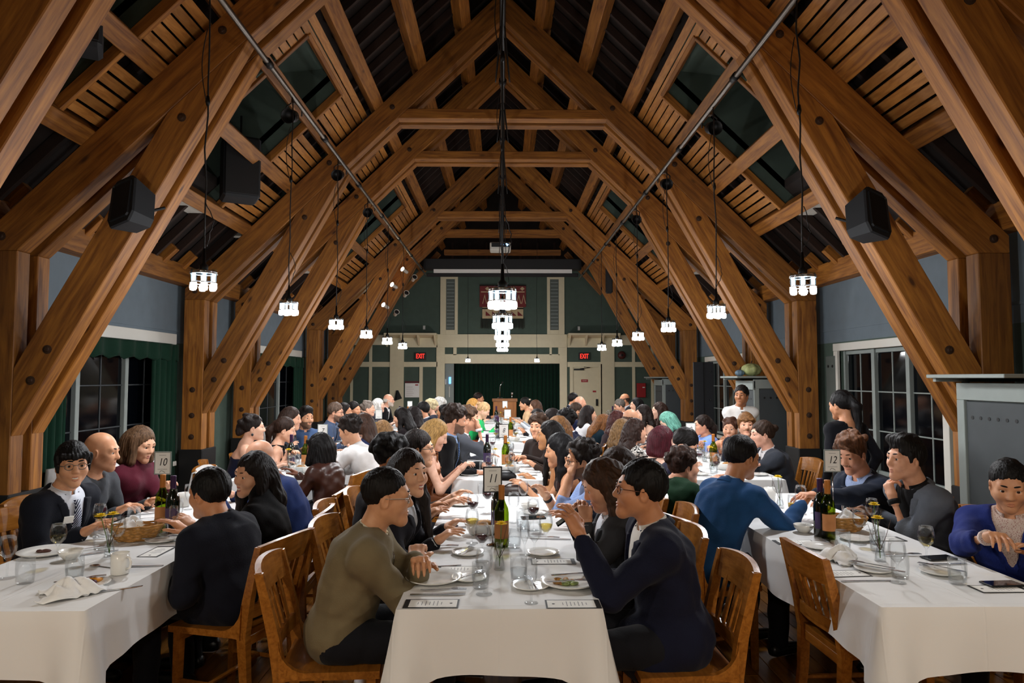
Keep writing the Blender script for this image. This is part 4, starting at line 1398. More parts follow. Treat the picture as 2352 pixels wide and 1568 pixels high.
def person(head, yaw, label, top='jacket', col='#1c2230', shirt='#dfe3ea', skin='#c98e68', hair='short', hcol='#17110d', lean=14, side=0, hy=0, hp=0, hr=0,
           fem=False, lod=0, LH=None, RH=None, Lcurl=.45, Rcurl=.45, elbow=None, tie=None, glasses=None, stand=False, seed=0, sleeves='long', trousers='#15161c',
           pattern=None, col2=None, pscale=60, Lpalm=None, Rpalm=None, chair=True, lips=None, extra=None, size=1.0, Lel=None, Rel=None, group='people seated at the tables', **sp):
    """head: world position of the head's centre; yaw: facing in degrees (0 = away from the camera, -90 = towards +X)"""
    rs = LOD[lod]
    yw = R(yaw); cyw, syw = math.cos(yw), math.sin(yw)
    l = R(lean); sd = R(side)
    hz = head[2]
    pz = SEAT + .095
    if stand:
        pz = hz - .155 - .52 * math.cos(l)
    L = (hz - pz - .15) / math.cos(l)
    L = min(max(L, .36), .60)
    a1, a2 = l * .75, l * 1.25
    P0 = V3(0, 0, pz)
    S1 = P0 + L * .42 * V3(math.sin(sd) * .8, math.sin(a1), math.cos(a1))
    N = S1 + L * .58 * V3(math.sin(sd), math.sin(a2), math.cos(a2))
    S2 = S1 + (N - S1) * .52
    neck = V3(math.sin(sd) * .5, math.sin(l * .55 + .3), math.cos(l * .55 + .3))
    H = N + neck * .158
    H[2] = hz
    # place so that the head falls on its spot
    ox = head[0] - (cyw * H[0] - syw * H[1]); oy = head[1] - (syw * H[0] + cyw * H[1])
    org = V3(ox, oy, 0)
    def loc(p):
        q = V3(*p) - org
        return V3(cyw * q[0] + syw * q[1], -syw * q[0] + cyw * q[1], q[2])
    root_rot = yw
    rnd = random.Random(seed * 31 + len(PEOPLE))
    sw = (.155 if fem else .178) * size
    sk = skin_mat(skin)
    SHL, SHR = N + V3(-sw, .005, -.06), N + V3(sw, .005, -.06)
    l1, l2 = (.265, .235) if fem else (.29, .255)
    zt = .785
    def tgt(T, s):
        if T is None:
            return V3(s * (.13 + rnd.uniform(-.03, .05)), max(H[1], .15) + .2 + rnd.uniform(-.04, .06), zt) if not stand else V3(s * .22, .05, pz + .02)
        return loc(T) if len(T) == 3 else V3(*T[:3])
    WL, WR = tgt(LH, -1), tgt(RH, 1)
    EL, WL = ik(SHL, WL, l1, l2, V3(-.32, -.25, -.9) if Lel is None else V3(*Lel))
    ER, WR = ik(SHR, WR, l1, l2, V3(.32, -.25, -.9) if Rel is None else V3(*Rel))
    if not stand:
        EL[2] = max(EL[2], .62); ER[2] = max(ER[2], .62)
    hw = V3(.088, 0, 0)
    if stand:
        KL, KR, AL, AR = V3(-.1, .02, pz * .52), V3(.1, .02, pz * .52), V3(-.105, -.03, .09), V3(.105, -.03, .09)
    else:
        KL, KR, AL, AR = V3(-.11, .43, .52), V3(.11, .43, .52), V3(-.12, .40, .09), V3(.12, .40, .09)

    def torso(e, lab=0, up=1.0):
        p = [ell(P0 + V3(0, -.012, -.005), V3(.155 + e, .115 + e, .108 + e), .04, lab),
             cap(P0, S1, .105 + e, (.092 if fem else .102) + e, .05, lab, xs=1.32), cap(S1, S2, (.092 if fem else .104) + e, (.098 if fem else .113) + e, .05, lab, xs=1.36)]
        if fem:
            p += [ell(S2 + V3(s * .07, .075, -.01), V3(.062, .055, .062) + e, .04, lab) for s in (-1, 1)]
        if up > .9:
            p += [cap(S2, N + V3(0, -.0, -.055), (.095 if fem else .108) + e, .058 + e, .05, lab, xs=1.42), cap(SHL, SHR, .05 + e, None, .05, lab),
                  cap(N + V3(0, -.01, .0), SHL + V3(.03, 0, 0), .042 + e * .6, .04 + e, .04, lab), cap(N + V3(0, -.01, 0), SHR - V3(.03, 0, 0), .042 + e * .6, .04 + e, .04, lab)]
        return p
    def arms(e, lab=0, frac=1.0):
        p = []
        for S, E, W in ((SHL, EL, WL), (SHR, ER, WR)):
            if frac <= .5:
                q = S + (E - S) * (frac * 2)
                p.append(cap(S, q, .05 + e, .046 + e, .03, lab)); continue
            p.append(cap(S, E, (.042 if fem else .05) + e, (.034 if fem else .040) + e, .03, lab))
            t = (frac - .5) * 2
            p.append(cap(E, E + (W - E) * t, (.035 if fem else .041) + e, (.023 if fem else .028) + e * .9 + (.035 - .023) * (1 - t), .025, lab))
        return p
    def legs(e, lab=0):
        p = []
        for s, K, A in ((-1, KL, AL), (1, KR, AR)):
            hp_ = P0 + V3(s * .088, .0, -.02)
            p += [cap(hp_, K, .082 + e, .056 + e, .04, lab), cap(K, A, .056 + e, .04 + e, .03, lab)]
        return p
    shoes = []
    for A in (AL, AR):
        shoes += [cap(A + V3(0, -.03, -.045), A + V3(0, .15, -.055), .042, .034, .02, 4)]
    # ---- body: head + torso + limbs + hands
    Rh = rotm(R(hy), R(hp), R(hr))
    N_h = Rh.T @ (N + V3(0, -.01, -.02) - H)
    Hh = head_prims(sp, N_h, fem, lod)
    A_ = mesh_sdf(Hh, rs['head'])
    headpart = (A_[0] @ Rh.T + H, A_[1], A_[2])
    thin = -.012
    bare = top in ('strap', 'tank', 'offshoulder', 'sleeveless') or sleeves in ('short', 'none', 'rolled')
    parts = [headpart]
    bp = torso(thin if not bare else -.004) + arms(thin if not bare else 0.0) + legs(thin) + shoes + [cap(N + V3(0, -.01, -.03), H + Rh @ V3(0, -.022, -.07), .055 if fem else .061, .05, .03)]
    if fem or bare:
        bp.append(ell(N + V3(0, .012, -.085), V3(.085, .035, .045), .05))
    parts.append(mesh_sdf(bp, rs['body'] if not bare else rs['body'] * .62))
    for S_, E_, W_, s, cu, pal in ((SHL, EL, WL, -1, Lcurl, Lpalm), (SHR, ER, WR, 1, Rcurl, Rpalm)):
        ef = _u(W_ - E_)
        en = V3(0, 0, -1.) if pal is None else V3(*pal)
        en = _u(en - ef * (en @ ef))
        if not np.isfinite(en).all() or abs(np.linalg.norm(en) - 1) > .01:
            en = V3(0, 1, 0)
        es = np.cross(en, ef) * (1 if s > 0 else -1)
        # the thumb points to the body's middle when the palm is down
        es = es if (es @ V3(-s, 0, 0)) >= -.15 else -es
        parts.append(mesh_sdf(hand_prims(ef, en, es, W_ + ef * .012, cu, sc=.93 if fem else 1.0), rs['hand']))
    lipc = lips or {'fem': '#b4665a'}.get('fem' if fem else '', None)
    if lipc is None:
        c_ = srgb(skin); lipm = plain('lip_' + skin, tuple((c_[0] * .8, c_[1] * .58, c_[2] * .58)), .4)
    else:
        lipm = plain('lipcol_' + lipc, lipc, .35)
    bcol = sp.get('beard') or sp.get('moustache') or hcol
    bcol = hcol if bcol is True else bcol
    if lod < 2:
        bm = plain('stubble_' + bcol + skin, tuple(np.array(srgb(bcol)[:3]) * .6 + np.array(srgb(skin)[:3]) * (.22 if sp.get('beard') else .1)), .8)
    else:
        bm = hair_mat(bcol)
    body = np_mesh('person', parts, [sk, lipm, hair_mat(hcol), bm, plain('shoe_black', '#0c0c0e', .35)])
    o = ob('person', body, None, loc=tuple(org), rz=root_rot, label=label, cat='person', group=group)
    PEOPLE.append((o, org, yaw, stand, chair))
    HM = Matrix(((Rh[0, 0], Rh[0, 1], Rh[0, 2], H[0]), (Rh[1, 0], Rh[1, 1], Rh[1, 2], H[1]), (Rh[2, 0], Rh[2, 1], Rh[2, 2], H[2]), (0, 0, 0, 1)))
    # ---- eyes
    if lod < 2:
        for s in (-1, 1):
            ob('eye', EYE, o, M=HM @ Matrix.Translation((s * .031, .0745, .0005)))
            MB().tube([(s * .013, .0915, .0275), (s * .024, .0915, .0302), (s * .035, .0868, .0308), (s * .045, .0795, .0285)], [q * (.65 if fem else 1) for q in (.003, .0044, .004, .0022)], 6).build('eyebrow', hair_mat(hcol if hair != 'bald' else '#2a1c14'), o, True, M=HM)
        sm_ = sp.get('smile', 0)
        xw, yc, zc = .023 + .007 * sm_, .0835 - .009 * sm_, -.066 + .010 * sm_
        up = [(-xw, yc, zc), (-.012, .0905, -.0615 + .002 * sm_), (-.004, .0935, -.0605), (0, .0938, -.0615), (.004, .0935, -.0605), (.012, .0905, -.0615 + .002 * sm_), (xw, yc, zc)]
        dn = [(-xw, yc, zc), (-.012, .0895, -.0715 - .005 * sm_), (0, .0925, -.0735 - .008 * sm_), (.012, .0895, -.0715 - .005 * sm_), (xw, yc, zc)]
        MB().tube(up, [.0015, .0036, .0042, .0038, .0042, .0036, .0015], 7).tube(dn, [.0015, .0044, .0052, .0044, .0015], 7).build('lips', lipm, o, True, M=HM)
        if sm_ > .5:
            tt = [(-.8 * xw, yc + .004, zc - .0015), (-.011, .0905, -.0655), (0, .0932, -.067), (.011, .0905, -.0655), (.8 * xw, yc + .004, zc - .0015)]
            MB().tube(tt, [.001, .0038, .0046, .0038, .001], 7).build('teeth', TEETH, o, True, M=HM)
    # ---- hair
    if hair != 'bald':
        HP = hair_prims(hair, sp, None)
        A_ = mesh_sdf(HP, rs['hair'], hair_disp(hair, sp))
        if len(A_[1]):
            ob('hair', np_mesh('hair', [A_], [hair_mat(hcol)]), o, M=HM)
    # ---- clothes
    U = _u(N - P0); Fw = _u(V3(0, U[2], -U[1]))
    fm = fabric('%s_%s_%s_%d' % (col, pattern, col2, int(pscale)), col, col2, pattern, pscale) if top != 'leather' else plain('leather_' + col, col, .38, bump=.25, nscale=40)
    wr = wrinkle(seed + len(PEOPLE), .0055 if lod == 0 else .0045)
    hC = rs['cloth']
    def tz(X, Y, Z):
        return (X - P0[0]) * U[0] + (Y - P0[1]) * U[1] + (Z - P0[2]) * U[2]
    def ty(X, Y, Z):
        return (X - S1[0]) * Fw[0] + (Y - S1[1]) * Fw[1] + (Z - S1[2]) * Fw[2]
    Lt = float(np.linalg.norm(N - P0))
    def vee(zb, wid):
        return fun(lambda X, Y, Z: np.maximum(np.abs(X - (S2[0] + N[0]) / 2) - (tz(X, Y, Z) - zb) * wid, .0 - ty(X, Y, Z)) + 0 * X, .008)
    NK = lambda r: cap(N + V3(0, -.005, -.03), N + neck * .2, r, r * 1.15, .012, 0, 's')
    fr = {'long': 1.0, 'short': .36, 'none': 0, 'rolled': .68}[sleeves]
    def cloth(name, prims, mat, amp=True, h=None):
        A_ = mesh_sdf(prims, h or hC, wr if amp else None)
        if len(A_[1]):
            return ob(name, np_mesh(name, [A_], [mat]), o)
    def collar(mat, r=.064, hgt=.036, drop=.03, name='shirt_collar', open_=24):
        mb = MB(); n = 24; vs = []
        ax = neck; e1 = V3(1, 0, 0); e2 = _u(np.cross(ax, e1)); e2 = e2 if e2[1] > 0 else -e2
        for i in range(n + 1):
            a = R(open_ * .5) + (2 * PI - R(open_)) * i / n
            f = max(0, math.cos(a)) ** 6
            dirv = math.sin(a) * e1 + math.cos(a) * e2
            c = N + V3(0, 0, -.008)
            for rr, hh in ((r * .93, -.02), (r * .93, hgt), (r * 1.02, hgt + .003), (r * 1.2 + .01 * f, -.004 - drop * f)):
                vs.append(c + dirv * rr + ax * hh)
        fs = [(i * 4 + j, (i + 1) * 4 + j, (i + 1) * 4 + j + 1, i * 4 + j + 1) for i in range(n) for j in range(3)]
        mb.add(vs, fs); c_ = mb.build(name, mat, o, True)
        c_.modifiers.new('cloth', 'SOLIDIFY').thickness = .003
    if top in ('jacket', 'coat'):
        zb = Lt * (.34 if top == 'jacket' else .42)
        pj = torso(.019) + arms(.0165, 0, .97) + [cap(P0 + V3(0, -.02, -.02), P0 + V3(0, .03, -.06), .15, .13, .04, xs=1.15)] if top == 'jacket' else torso(.022) + arms(.018, 0, .97) + [cap(P0 + V3(0, -.03, 0), P0 + V3(0, .1, -.06), .15, .14, .05, xs=1.25)]
        pj += [vee(zb, .3), NK(.066)]
        cloth('jacket', pj, fm)
        if lod < 2:
            # lapels: a second layer along the opening
            def lap(X, Y, Z):
                e = np.abs(X - (S2[0] + N[0]) / 2) - (tz(X, Y, Z) - zb) * .3
                return np.maximum(np.maximum(np.abs(e - .02) - .026 * np.clip((tz(X, Y, Z) - zb) / (.5 * Lt), .15, 1), zb - tz(X, Y, Z)), np.maximum(tz(X, Y, Z) - Lt * .93, .02 - ty(X, Y, Z)))
            A_ = mesh_sdf(torso(.0255) + [fun(lap, .004, 'i')], max(hC * .72, .008))
            if len(A_[1]):
                ob('lapel', np_mesh('lapel', [A_], [fm]), o)
        sm = fabric('shirt_%s_%s' % (shirt, sp.get('spat')), shirt, sp.get('scol2'), sp.get('spat'), sp.get('sscale', 110))
        cloth('shirt', torso(.009) + [NK(.06), fun(lambda X, Y, Z: (tz(X, Y, Z) - Lt * .2) + 0 * X, .01)], sm, False)
        collar(sm, open_=20 if tie else 46)
        collar(fm, r=.078, hgt=.022, drop=.05, name='jacket_collar', open_=70)
        if lod < 2:
            for (E, W) in ((EL, WL), (ER, WR)):
                d = _u(W - E)
                MB().tube([W - d * .03, W - d * .002], [.0345 if not fem else .03, .036 if not fem else .031], 12).build('shirt_cuff', sm, o, True)
    elif top in ('shirt', 'sweater', 'turtleneck', 'leather', 'blouse', 'tee'):
        e = {'shirt': .013, 'sweater': .02, 'turtleneck': .011, 'leather': .017, 'blouse': .013, 'tee': .012}[top]
        pr = torso(e) + (arms(e * .9, 0, fr) if fr else [])
        if top == 'turtleneck':
            pr.append(cap(N + V3(0, -.01, -.03), N + neck * .085, .066, .06, .03))
        else:
            pr.append(NK(.07 if top in ('blouse', 'tee') else .062))
        if top in ('leather',):
            pr.append(vee(Lt * .55, .22))
        cloth({'tee': 'top'}.get(top, top if top != 'leather' else 'jacket'), pr, fm)
        if top in ('shirt', 'leather', 'sweater'):
            cm = fm if top != 'sweater' else fabric('shirt_' + shirt + '_None', shirt)
            collar(cm, r=.066, open_=30)
    elif top in ('strap', 'tank', 'sleeveless', 'offshoulder'):
        zt_ = {'strap': .74, 'tank': .86, 'sleeveless': .97, 'offshoulder': .72}[top] * Lt
        pr = torso(.008) + ([] if top != 'offshoulder' else [cap(SHL + (EL - SHL) * .25, EL + (WL - EL) * .6, .058, .05, .03), cap(SHR + (ER - SHR) * .25, ER + (WR - ER) * .6, .058, .05, .03), cap(SHL + (EL - SHL) * .3, SHR + (ER - SHR) * .3, .055, .055, .05)])
        pr.append(fun(lambda X, Y, Z: (zt_ + (.35 * np.abs(X) if top == 'tank' else 0) - tz(X, Y, Z)) + 0 * X, .006))
        if top == 'sleeveless':
            pr.append(NK(.075))
        for S in (SHL, SHR):
            pr.append(ell(S, V3(.052, .09, .09) if top != 'sleeveless' else V3(.05, .08, .07), .012, 0, 's')) if top != 'offshoulder' else None
        cloth('dress', pr, fm)
        if top in ('strap', 'tank'):
            for s in (-1, 1):
                a = S2 + V3(s * .085, .10, .03); b = N + V3(s * .085, .01, -.005); c = S2 + V3(s * .08, -.105, .04)
                MB().tube([a, (a + b) / 2 + V3(0, .035, .03), b, (b + c) / 2 + V3(0, -.03, .03), c], .007 if top == 'strap' else .016, 6).build('shoulder_strap', fm, o, True)
    # trousers or skirt
    tm = fabric('trouser_' + trousers, trousers)
    cloth('trousers' if not fem else 'skirt' if top in ('strap', 'offshoulder', 'sleeveless') else 'trousers', [ell(P0 + V3(0, -.012, -.005), V3(.163, .123, .112), .04)] + legs(.014), tm, True, hC * 1.3)
    # tie
    if tie:
        tc, tp, tcol2 = tie
        tmat = fabric('tie_%s_%s' % (tc, tcol2), tc, tcol2, tp, 34, rough=.5)
        src = next((ch for ch in o.children if ch.name.split('.')[0] == 'shirt'), None)
        sv = np.empty(len(src.data.vertices) * 3, np.float32); src.data.vertices.foreach_get('co', sv); sv = sv.reshape(-1, 3).astype(float)
        mb = MB(); vs = []; m = 9
        for q in range(m):
            f = q / (m - 1)
            z = Lt * (.94 - .62 * f)
            c = P0 + U * z
            m_ = (np.abs(sv[:, 0] - c[0]) < .03) & (np.abs((sv - P0) @ U - z) < .018)
            surf = float(((sv[m_] - c) @ Fw).max()) + .011 if m_.any() else .1
            if q == 0: surf = max(surf, .072)
            y = Fw * surf
            wd = .014 + .03 * min(1, f * 1.15)
            if q == 0: wd = .02
            if q == 1: wd = .014
            for sx in (-1, 1):
                vs.append(c + y + V3(sx * wd, 0, 0))
        mb.add(vs, [(q * 2, q * 2 + 1, q * 2 + 3, q * 2 + 2) for q in range(m - 1)])
        t_o = mb.build('tie', tmat, o, True); t_o.modifiers.new('cloth', 'SOLIDIFY').thickness = .008
    if glasses:
        gm = plain('spectacle_' + glasses, glasses, .3, metal=.4)
        g = MB()
        for s in (-1, 1):
            g.tube([(s * .032 + .022 * math.cos(a * PI / 9), .096 - .006 * abs(math.cos(a * PI / 9)) * (1 if s * math.cos(a * PI / 9) > 0 else 0), .0 + .018 * math.sin(a * PI / 9)) for a in range(19)], .0018, 6, False)
            g.tube([(s * .053, .092, .005), (s * .074, .07, .006), (s * .082, -.005, .002)], .0018, 5)
        g.tube([(-.011, .098, .005), (0, .102, .008), (.011, .098, .005)], .0018, 5)
        go = g.build('glasses', gm, o, True, M=HM)
        if lod == 0:
            for s in (-1, 1):
                MB().lathe([(.001, 0), (.02, 0)], 16, M=Matrix.Translation((s * .032, .0955, 0)) @ Matrix.Rotation(PI / 2, 4, 'X') @ Matrix.Diagonal((1, .85, 1, 1)), cap0=False, cap1=False).build('lens', GLASS, go)
    if extra:
        extra(dict(o=o, H=H, N=N, S1=S1, S2=S2, P0=P0, HM=HM, Rh=Rh, WL=WL, WR=WR, EL=EL, ER=ER, U=U, Fw=Fw, Lt=Lt))
    return o
# ------------------------------------------------------------------ tables with cloths
TZ = 0.752
COLS = ['window', 'centre', 'door']
TAB = {}      # (col, row) -> x centre, y start, name
CX_ = {0: [-1.95, -1.95, -1.95, -1.9], 1: [-.01, -.03, .055, .0], 2: [1.83, 2.03, 2.28, 2.3]}
YS_ = [2.62, 5.85, 9.1, 12.7]
NWORD = {'10': 'ten', '11': 'eleven', '12': 'twelve', '7': 'seven', '8': 'eight', '9': 'nine'}
NUM = {(0, 0): '10', (1, 0): '11', (2, 0): '12', (0, 1): '7', (1, 1): '8', (2, 1): '9'}
TL = {0: 2.56, 1: 2.5, 2: 2.5, 3: 2.5}
TW = .78
for c in range(3):
    for r in range(4):
        nm = 'table numbered ' + NWORD[NUM[(c, r)]] if (c, r) in NUM else '%s table of the %s row' % (['', '', 'third', 'fourth'][r], COLS[c])
        TAB[(c, r)] = (CX_[c][r], YS_[r], nm)

TABLEW = wood('table_wood', '#8a5426', '#5e3413', rough=.4, knots=False)
def make_cloth_mesh(seed, L, lod):
    rr = random.Random(seed)
    hw, hl = TW / 2, L / 2
    step = .03 if lod == 0 else .06
    # perimeter with rounded corners, starting at the near edge
    per = []
    rc = .012
    def edge(a, b):
        n = max(2, int((Vector(b) - Vector(a)).length / step))
        return [Vector(a).lerp(Vector(b), i / n) for i in range(n)]
    c4 = [(-hw, -hl), (hw, -hl), (hw, hl), (-hw, hl)]
    for i in range(4):
        per += edge(c4[i], c4[(i + 1) % 4])
    n = len(per)
    ph = [rr.uniform(0, 6) for _ in range(4)]
    vs = []; rows = 9 if lod == 0 else 5
    s_acc = 0
    for i, p in enumerate(per):
        q = per[(i + 1) % n]
        cd = min((Vector(k) - p).length for k in c4)
        kx = math.exp(-(cd / .13) ** 2)
        # outward direction
        ox = (1 if p.x > hw - 1e-4 else -1 if p.x < -hw + 1e-4 else 0); oy = (1 if p.y > hl - 1e-4 else -1 if p.y < -hl + 1e-4 else 0)
        o = Vector((ox, oy)).normalized()
        fold = math.sin(s_acc * 9 + ph[0]) * .6 + math.sin(s_acc * 17 + ph[1]) * .4
        drop = .24 + .075 * kx + .008 * math.sin(s_acc * 3 + ph[2])
        for j in range(rows):
            t = j / (rows - 1)
            out = .004 * min(1, t * 8) + .018 * t + (.016 * fold) * t ** 1.3 + .05 * kx * t ** 1.2
            # fold at the corner: pull one side in
            inn = -.035 * math.exp(-((cd - .13) / .06) ** 2) * t
            z = -.004 * (1 - (1 - min(t * 6, 1)) ** 2) - drop * t ** 1.02
            w = p + o * (out + inn)
            vs.append((w.x, w.y, TZ + z))
        s_acc += (q - p).length
    fs = []
    for i in range(n):
        i2 = (i + 1) % n
        for j in range(rows - 1):
            fs.append((i * rows + j + 1, i2 * rows + j + 1, i2 * rows + j, i * rows + j))
    # top sheet
    nx, ny = (14, 44) if lod == 0 else (6, 16)
    o0 = len(vs)
    for a in range(ny + 1):
        for b in range(nx + 1):
            x = -hw + TW * b / nx; y = -hl + L * a / ny
            ed = min(hw - abs(x), hl - abs(y))
            vs.append((x, y, TZ + (.0012 * math.sin(x * 11 + y * 3 + ph[1]) * math.sin(y * 7 + ph[3]) if ed > .01 else 0)))
    for a in range(ny):
        for b in range(nx):
            k = o0 + a * (nx + 1) + b
            fs.append((k, k + 1, k + nx + 2, k + nx + 1))
    return MB().add(vs, fs).mesh('tablecloth', CLOTHM, True)
# linen with pressed fold lines
CLOTHM, t = new_mat('pressed_linen')
co = t.coords()
sx = t.n('ShaderNodeSeparateXYZ'); t.l(co, sx.inputs[0])
def crease(sock, period):
    m = t.n('ShaderNodeMath', operation='PINGPONG'); m.inputs[1].default_value = period
    t.l(sock, m.inputs[0])
    r_ = t.n('ShaderNodeMapRange', i_1=0.0, i_2=.006, i_3=1.0, i_4=0.0); t.l(m.outputs[0], r_.inputs[0])
    return r_.outputs[0]
nz = t.n('ShaderNodeTexNoise', i_Scale=9.0, i_Detail=4.0); t.l(co, nz.inputs['Vector'])
a1 = t.n('ShaderNodeMath', operation='MAXIMUM'); t.l(crease(sx.outputs[0], .2), a1.inputs[0]); t.l(crease(sx.outputs[1], .31), a1.inputs[1])
a2 = t.n('ShaderNodeMath', operation='ADD'); t.l(a1.outputs[0], a2.inputs[0]); t.l(nz.outputs[0], a2.inputs[1])
t.bump(a2.outputs[0], .25, .004)
t.b.inputs['Base Color'].default_value = srgb('#e8e9e9'); t.b.inputs['Roughness'].default_value = .75
t.b.inputs['Specular IOR Level'].default_value = .25

for (c, r), (x, y0, nm) in TAB.items():
    L = TL[r]
    tb = thing('banquet_table', (x, y0 + L / 2, 0), 'long wooden table under the white cloth, ' + nm, 'table', 'banquet tables')
    MB().cbox((-TW / 2 + .008, -L / 2 + .008, .715), (TW / 2 - .008, L / 2 - .008, TZ - .006), .004).build('table_top', TABLEW, tb)
    for sx_ in (-1, 1):
        for sy_ in (-1, 1):
            MB().cbox((sx_ * (TW / 2 - .09) - .03, sy_ * (L / 2 - .2) - .03, 0), (sx_ * (TW / 2 - .09) + .03, sy_ * (L / 2 - .2) + .03, .715), .005).build('leg', TABLEW, tb)
        MB().cbox((-TW / 2 + .06, sx_ * (L / 2 - .2) - .02, .6), (TW / 2 - .06, sx_ * (L / 2 - .2) + .02, .715), .004).build('apron', TABLEW, tb)
    ob('tablecloth', make_cloth_mesh(c * 7 + r, L, 0 if r == 0 else 1), None, loc=(x, y0 + L / 2, 0), label='white linen cloth draped over the ' + nm, cat='tablecloth', group='white tablecloths')

# ------------------------------------------------------------------ chairs
def sweep_rect(pts, w, h):
    # horizontal polyline with an upright rectangular section (w thick, h tall), points at mid height
    mb = MB(); vs = []; n = len(pts)
    for i, p in enumerate(pts):
        a = Vector(pts[max(i - 1, 0)]); b = Vector(pts[min(i + 1, n - 1)])
        d = (b - a); d.z = 0; d.normalize()
        nn = Vector((-d.y, d.x, 0))
        p = Vector(p)
        for sa, sb in ((-1, -1), (1, -1), (1, 1), (-1, 1)):
            vs.append(p + nn * w / 2 * sa + Vector((0, 0, h / 2 * sb)))
    fs = [(0, 1, 2, 3), tuple((n - 1) * 4 + q for q in (3, 2, 1, 0))]
    for i in range(n - 1):
        for q in range(4):
            q2 = (q + 1) % 4
            fs.append((i * 4 + q, (i + 1) * 4 + q, (i + 1) * 4 + q2, i * 4 + q2))
    return mb.add(vs, fs)
def chair_proto():
    c = thing('dining_chair', (0, 0, 0), 'x', 'chair')
    # seat
    mb = MB(); vs = []; nx, ny = 8, 8
    for j in range(ny + 1):
        for i in range(nx + 1):
            u, v = i / nx * 2 - 1, j / ny * 2 - 1
            w = .205 + .02 * (v + 1) / 2
            z = .462 - .012 * max(0, 1 - u * u) * max(0, 1 - (v + .2) ** 2)
            vs.append((u * w, v * .2, z))
    k0 = len(vs)
    vs += [(x, y, .432) for x, y, z in vs]
    fs = []
    for j in range(ny):
        for i in range(nx):
            k = j * (nx + 1) + i
            fs.append((k, k + 1, k + nx + 2, k + nx + 1)); fs.append((k0 + k, k0 + k + nx + 1, k0 + k + nx + 2, k0 + k + 1))
    rim = [i for i in range(nx + 1)] + [j * (nx + 1) + nx for j in range(1, ny + 1)] + [ny * (nx + 1) + i for i in range(nx - 1, -1, -1)] + [j * (nx + 1) for j in range(ny - 1, 0, -1)]
    for a, b in zip(rim, rim[1:] + rim[:1]):
        fs.append((a, a + k0, b + k0, b))
    mb.add(vs, fs).build('seat', OAK, c)
    for s in (-1, 1):
        MB().tube([(s * .19, .165, .435), (s * .19, .17, .2), (s * .188, .175, 0)], [.026, .023, .019], 4).build('front_leg', OAK, c)
        mb = MB(); path = [(s * .178, -.235, 0), (s * .18, -.2, .25), (s * .184, -.19, .44), (s * .187, -.215, .6), (s * .192, -.25, .75), (s * .195, -.275, .85)]
        sz = [.019, .021, .024, .022, .019, .016]
        vs = []
        for (x, y, z), q in zip(path, sz):
            vs += [(x - q * .8, y - q, z), (x + q * .8, y - q, z), (x + q * .8, y + q, z), (x - q * .8, y + q, z)]
        fs = [(3, 2, 1, 0), (20, 21, 22, 23)] + [(i * 4 + q, i * 4 + (q + 1) % 4, i * 4 + 4 + (q + 1) % 4, i * 4 + 4 + q) for i in range(5) for q in range(4)]
        mb.add(vs, fs).build('back_post', OAK, c)
        # curved bracket between seat and post
        pts = [(-.19, .455)] + [(-.195 + .12 * (1 - math.cos(a * PI / 12)), .585 - .125 * math.sin(a * PI / 12)) for a in range(0, 7)] + [(-.06, .445), (-.19, .43)]
        mb = MB().prism([(y, z) for y, z in pts], -.012, .012)
        mb.v = [(s * .2 + q, y, z) for (y, q, z) in mb.v]
        mb.build('bracket', OAK, c)
        MB().tube([(s * .186, .165, .2), (s * .183, -.2, .2)], .011, 6).build('side_stretcher', OAK, c)
    arc = lambda y, b, w, z: [(w * (i / 8 * 2 - 1), y - b * (1 - (i / 8 * 2 - 1) ** 2), z + .012 * (1 - (i / 8 * 2 - 1) ** 2) * 0) for i in range(9)]
    mb = sweep_rect(arc(-.262, .035, .2, .795), .024, .115)
    mb.v = [(x, y + (.795 - z) * .24, z + (.016 * (1 - (x / .2) ** 2) if z > .8 else 0)) for x, y, z in mb.v]
    mb.build('crest_rail', OAK, c)
    mb = sweep_rect(arc(-.205, .02, .185, .545), .02, .06)
    mb.build('lower_rail', OAK, c)
    for i in range(5):
        u = -.66 + i * .33
        y0 = -.205 - .02 * (1 - u * u); y1 = -.252 - .033 * (1 - u * u)
        x0, x1 = u * .165, u * .175
        MB().add([(x0 - .014, y0 - .005, .56), (x0 + .014, y0 - .005, .56), (x0 + .014, y0 + .005, .56), (x0 - .014, y0 + .005, .56), (x1 - .014, y1 - .005, .76), (x1 + .014, y1 - .005, .76), (x1 + .014, y1 + .005, .76), (x1 - .014, y1 + .005, .76)],
                 [(0, 3, 2, 1), (4, 5, 6, 7), (0, 1, 5, 4), (1, 2, 6, 5), (2, 3, 7, 6), (3, 0, 4, 7)]).build('back_slat', OAK, c)
    MB().tube([(-.185, 0, .2), (.185, 0, .2)], .011, 6).build('cross_stretcher', OAK, c)
    MB().cbox((-.19, .15, .385), (.19, .172, .432), .003).build('apron', OAK, c)
    MB().cbox((-.178, -.2, .385), (.178, -.18, .432), .003).build('apron', OAK, c)
    return c
CHAIR = chair_proto(); freeze(CHAIR); CHAIR_USED = False
def chair(x, y, rz, label, group='oak slat back chairs'):
    global CHAIR_USED
    c = CHAIR if not CHAIR_USED else copy_tree(CHAIR)
    CHAIR_USED = True
    c.location = (x, y, 0); c.rotation_euler = (0, 0, rz)
    c['label'] = label; c['group'] = group
    return c

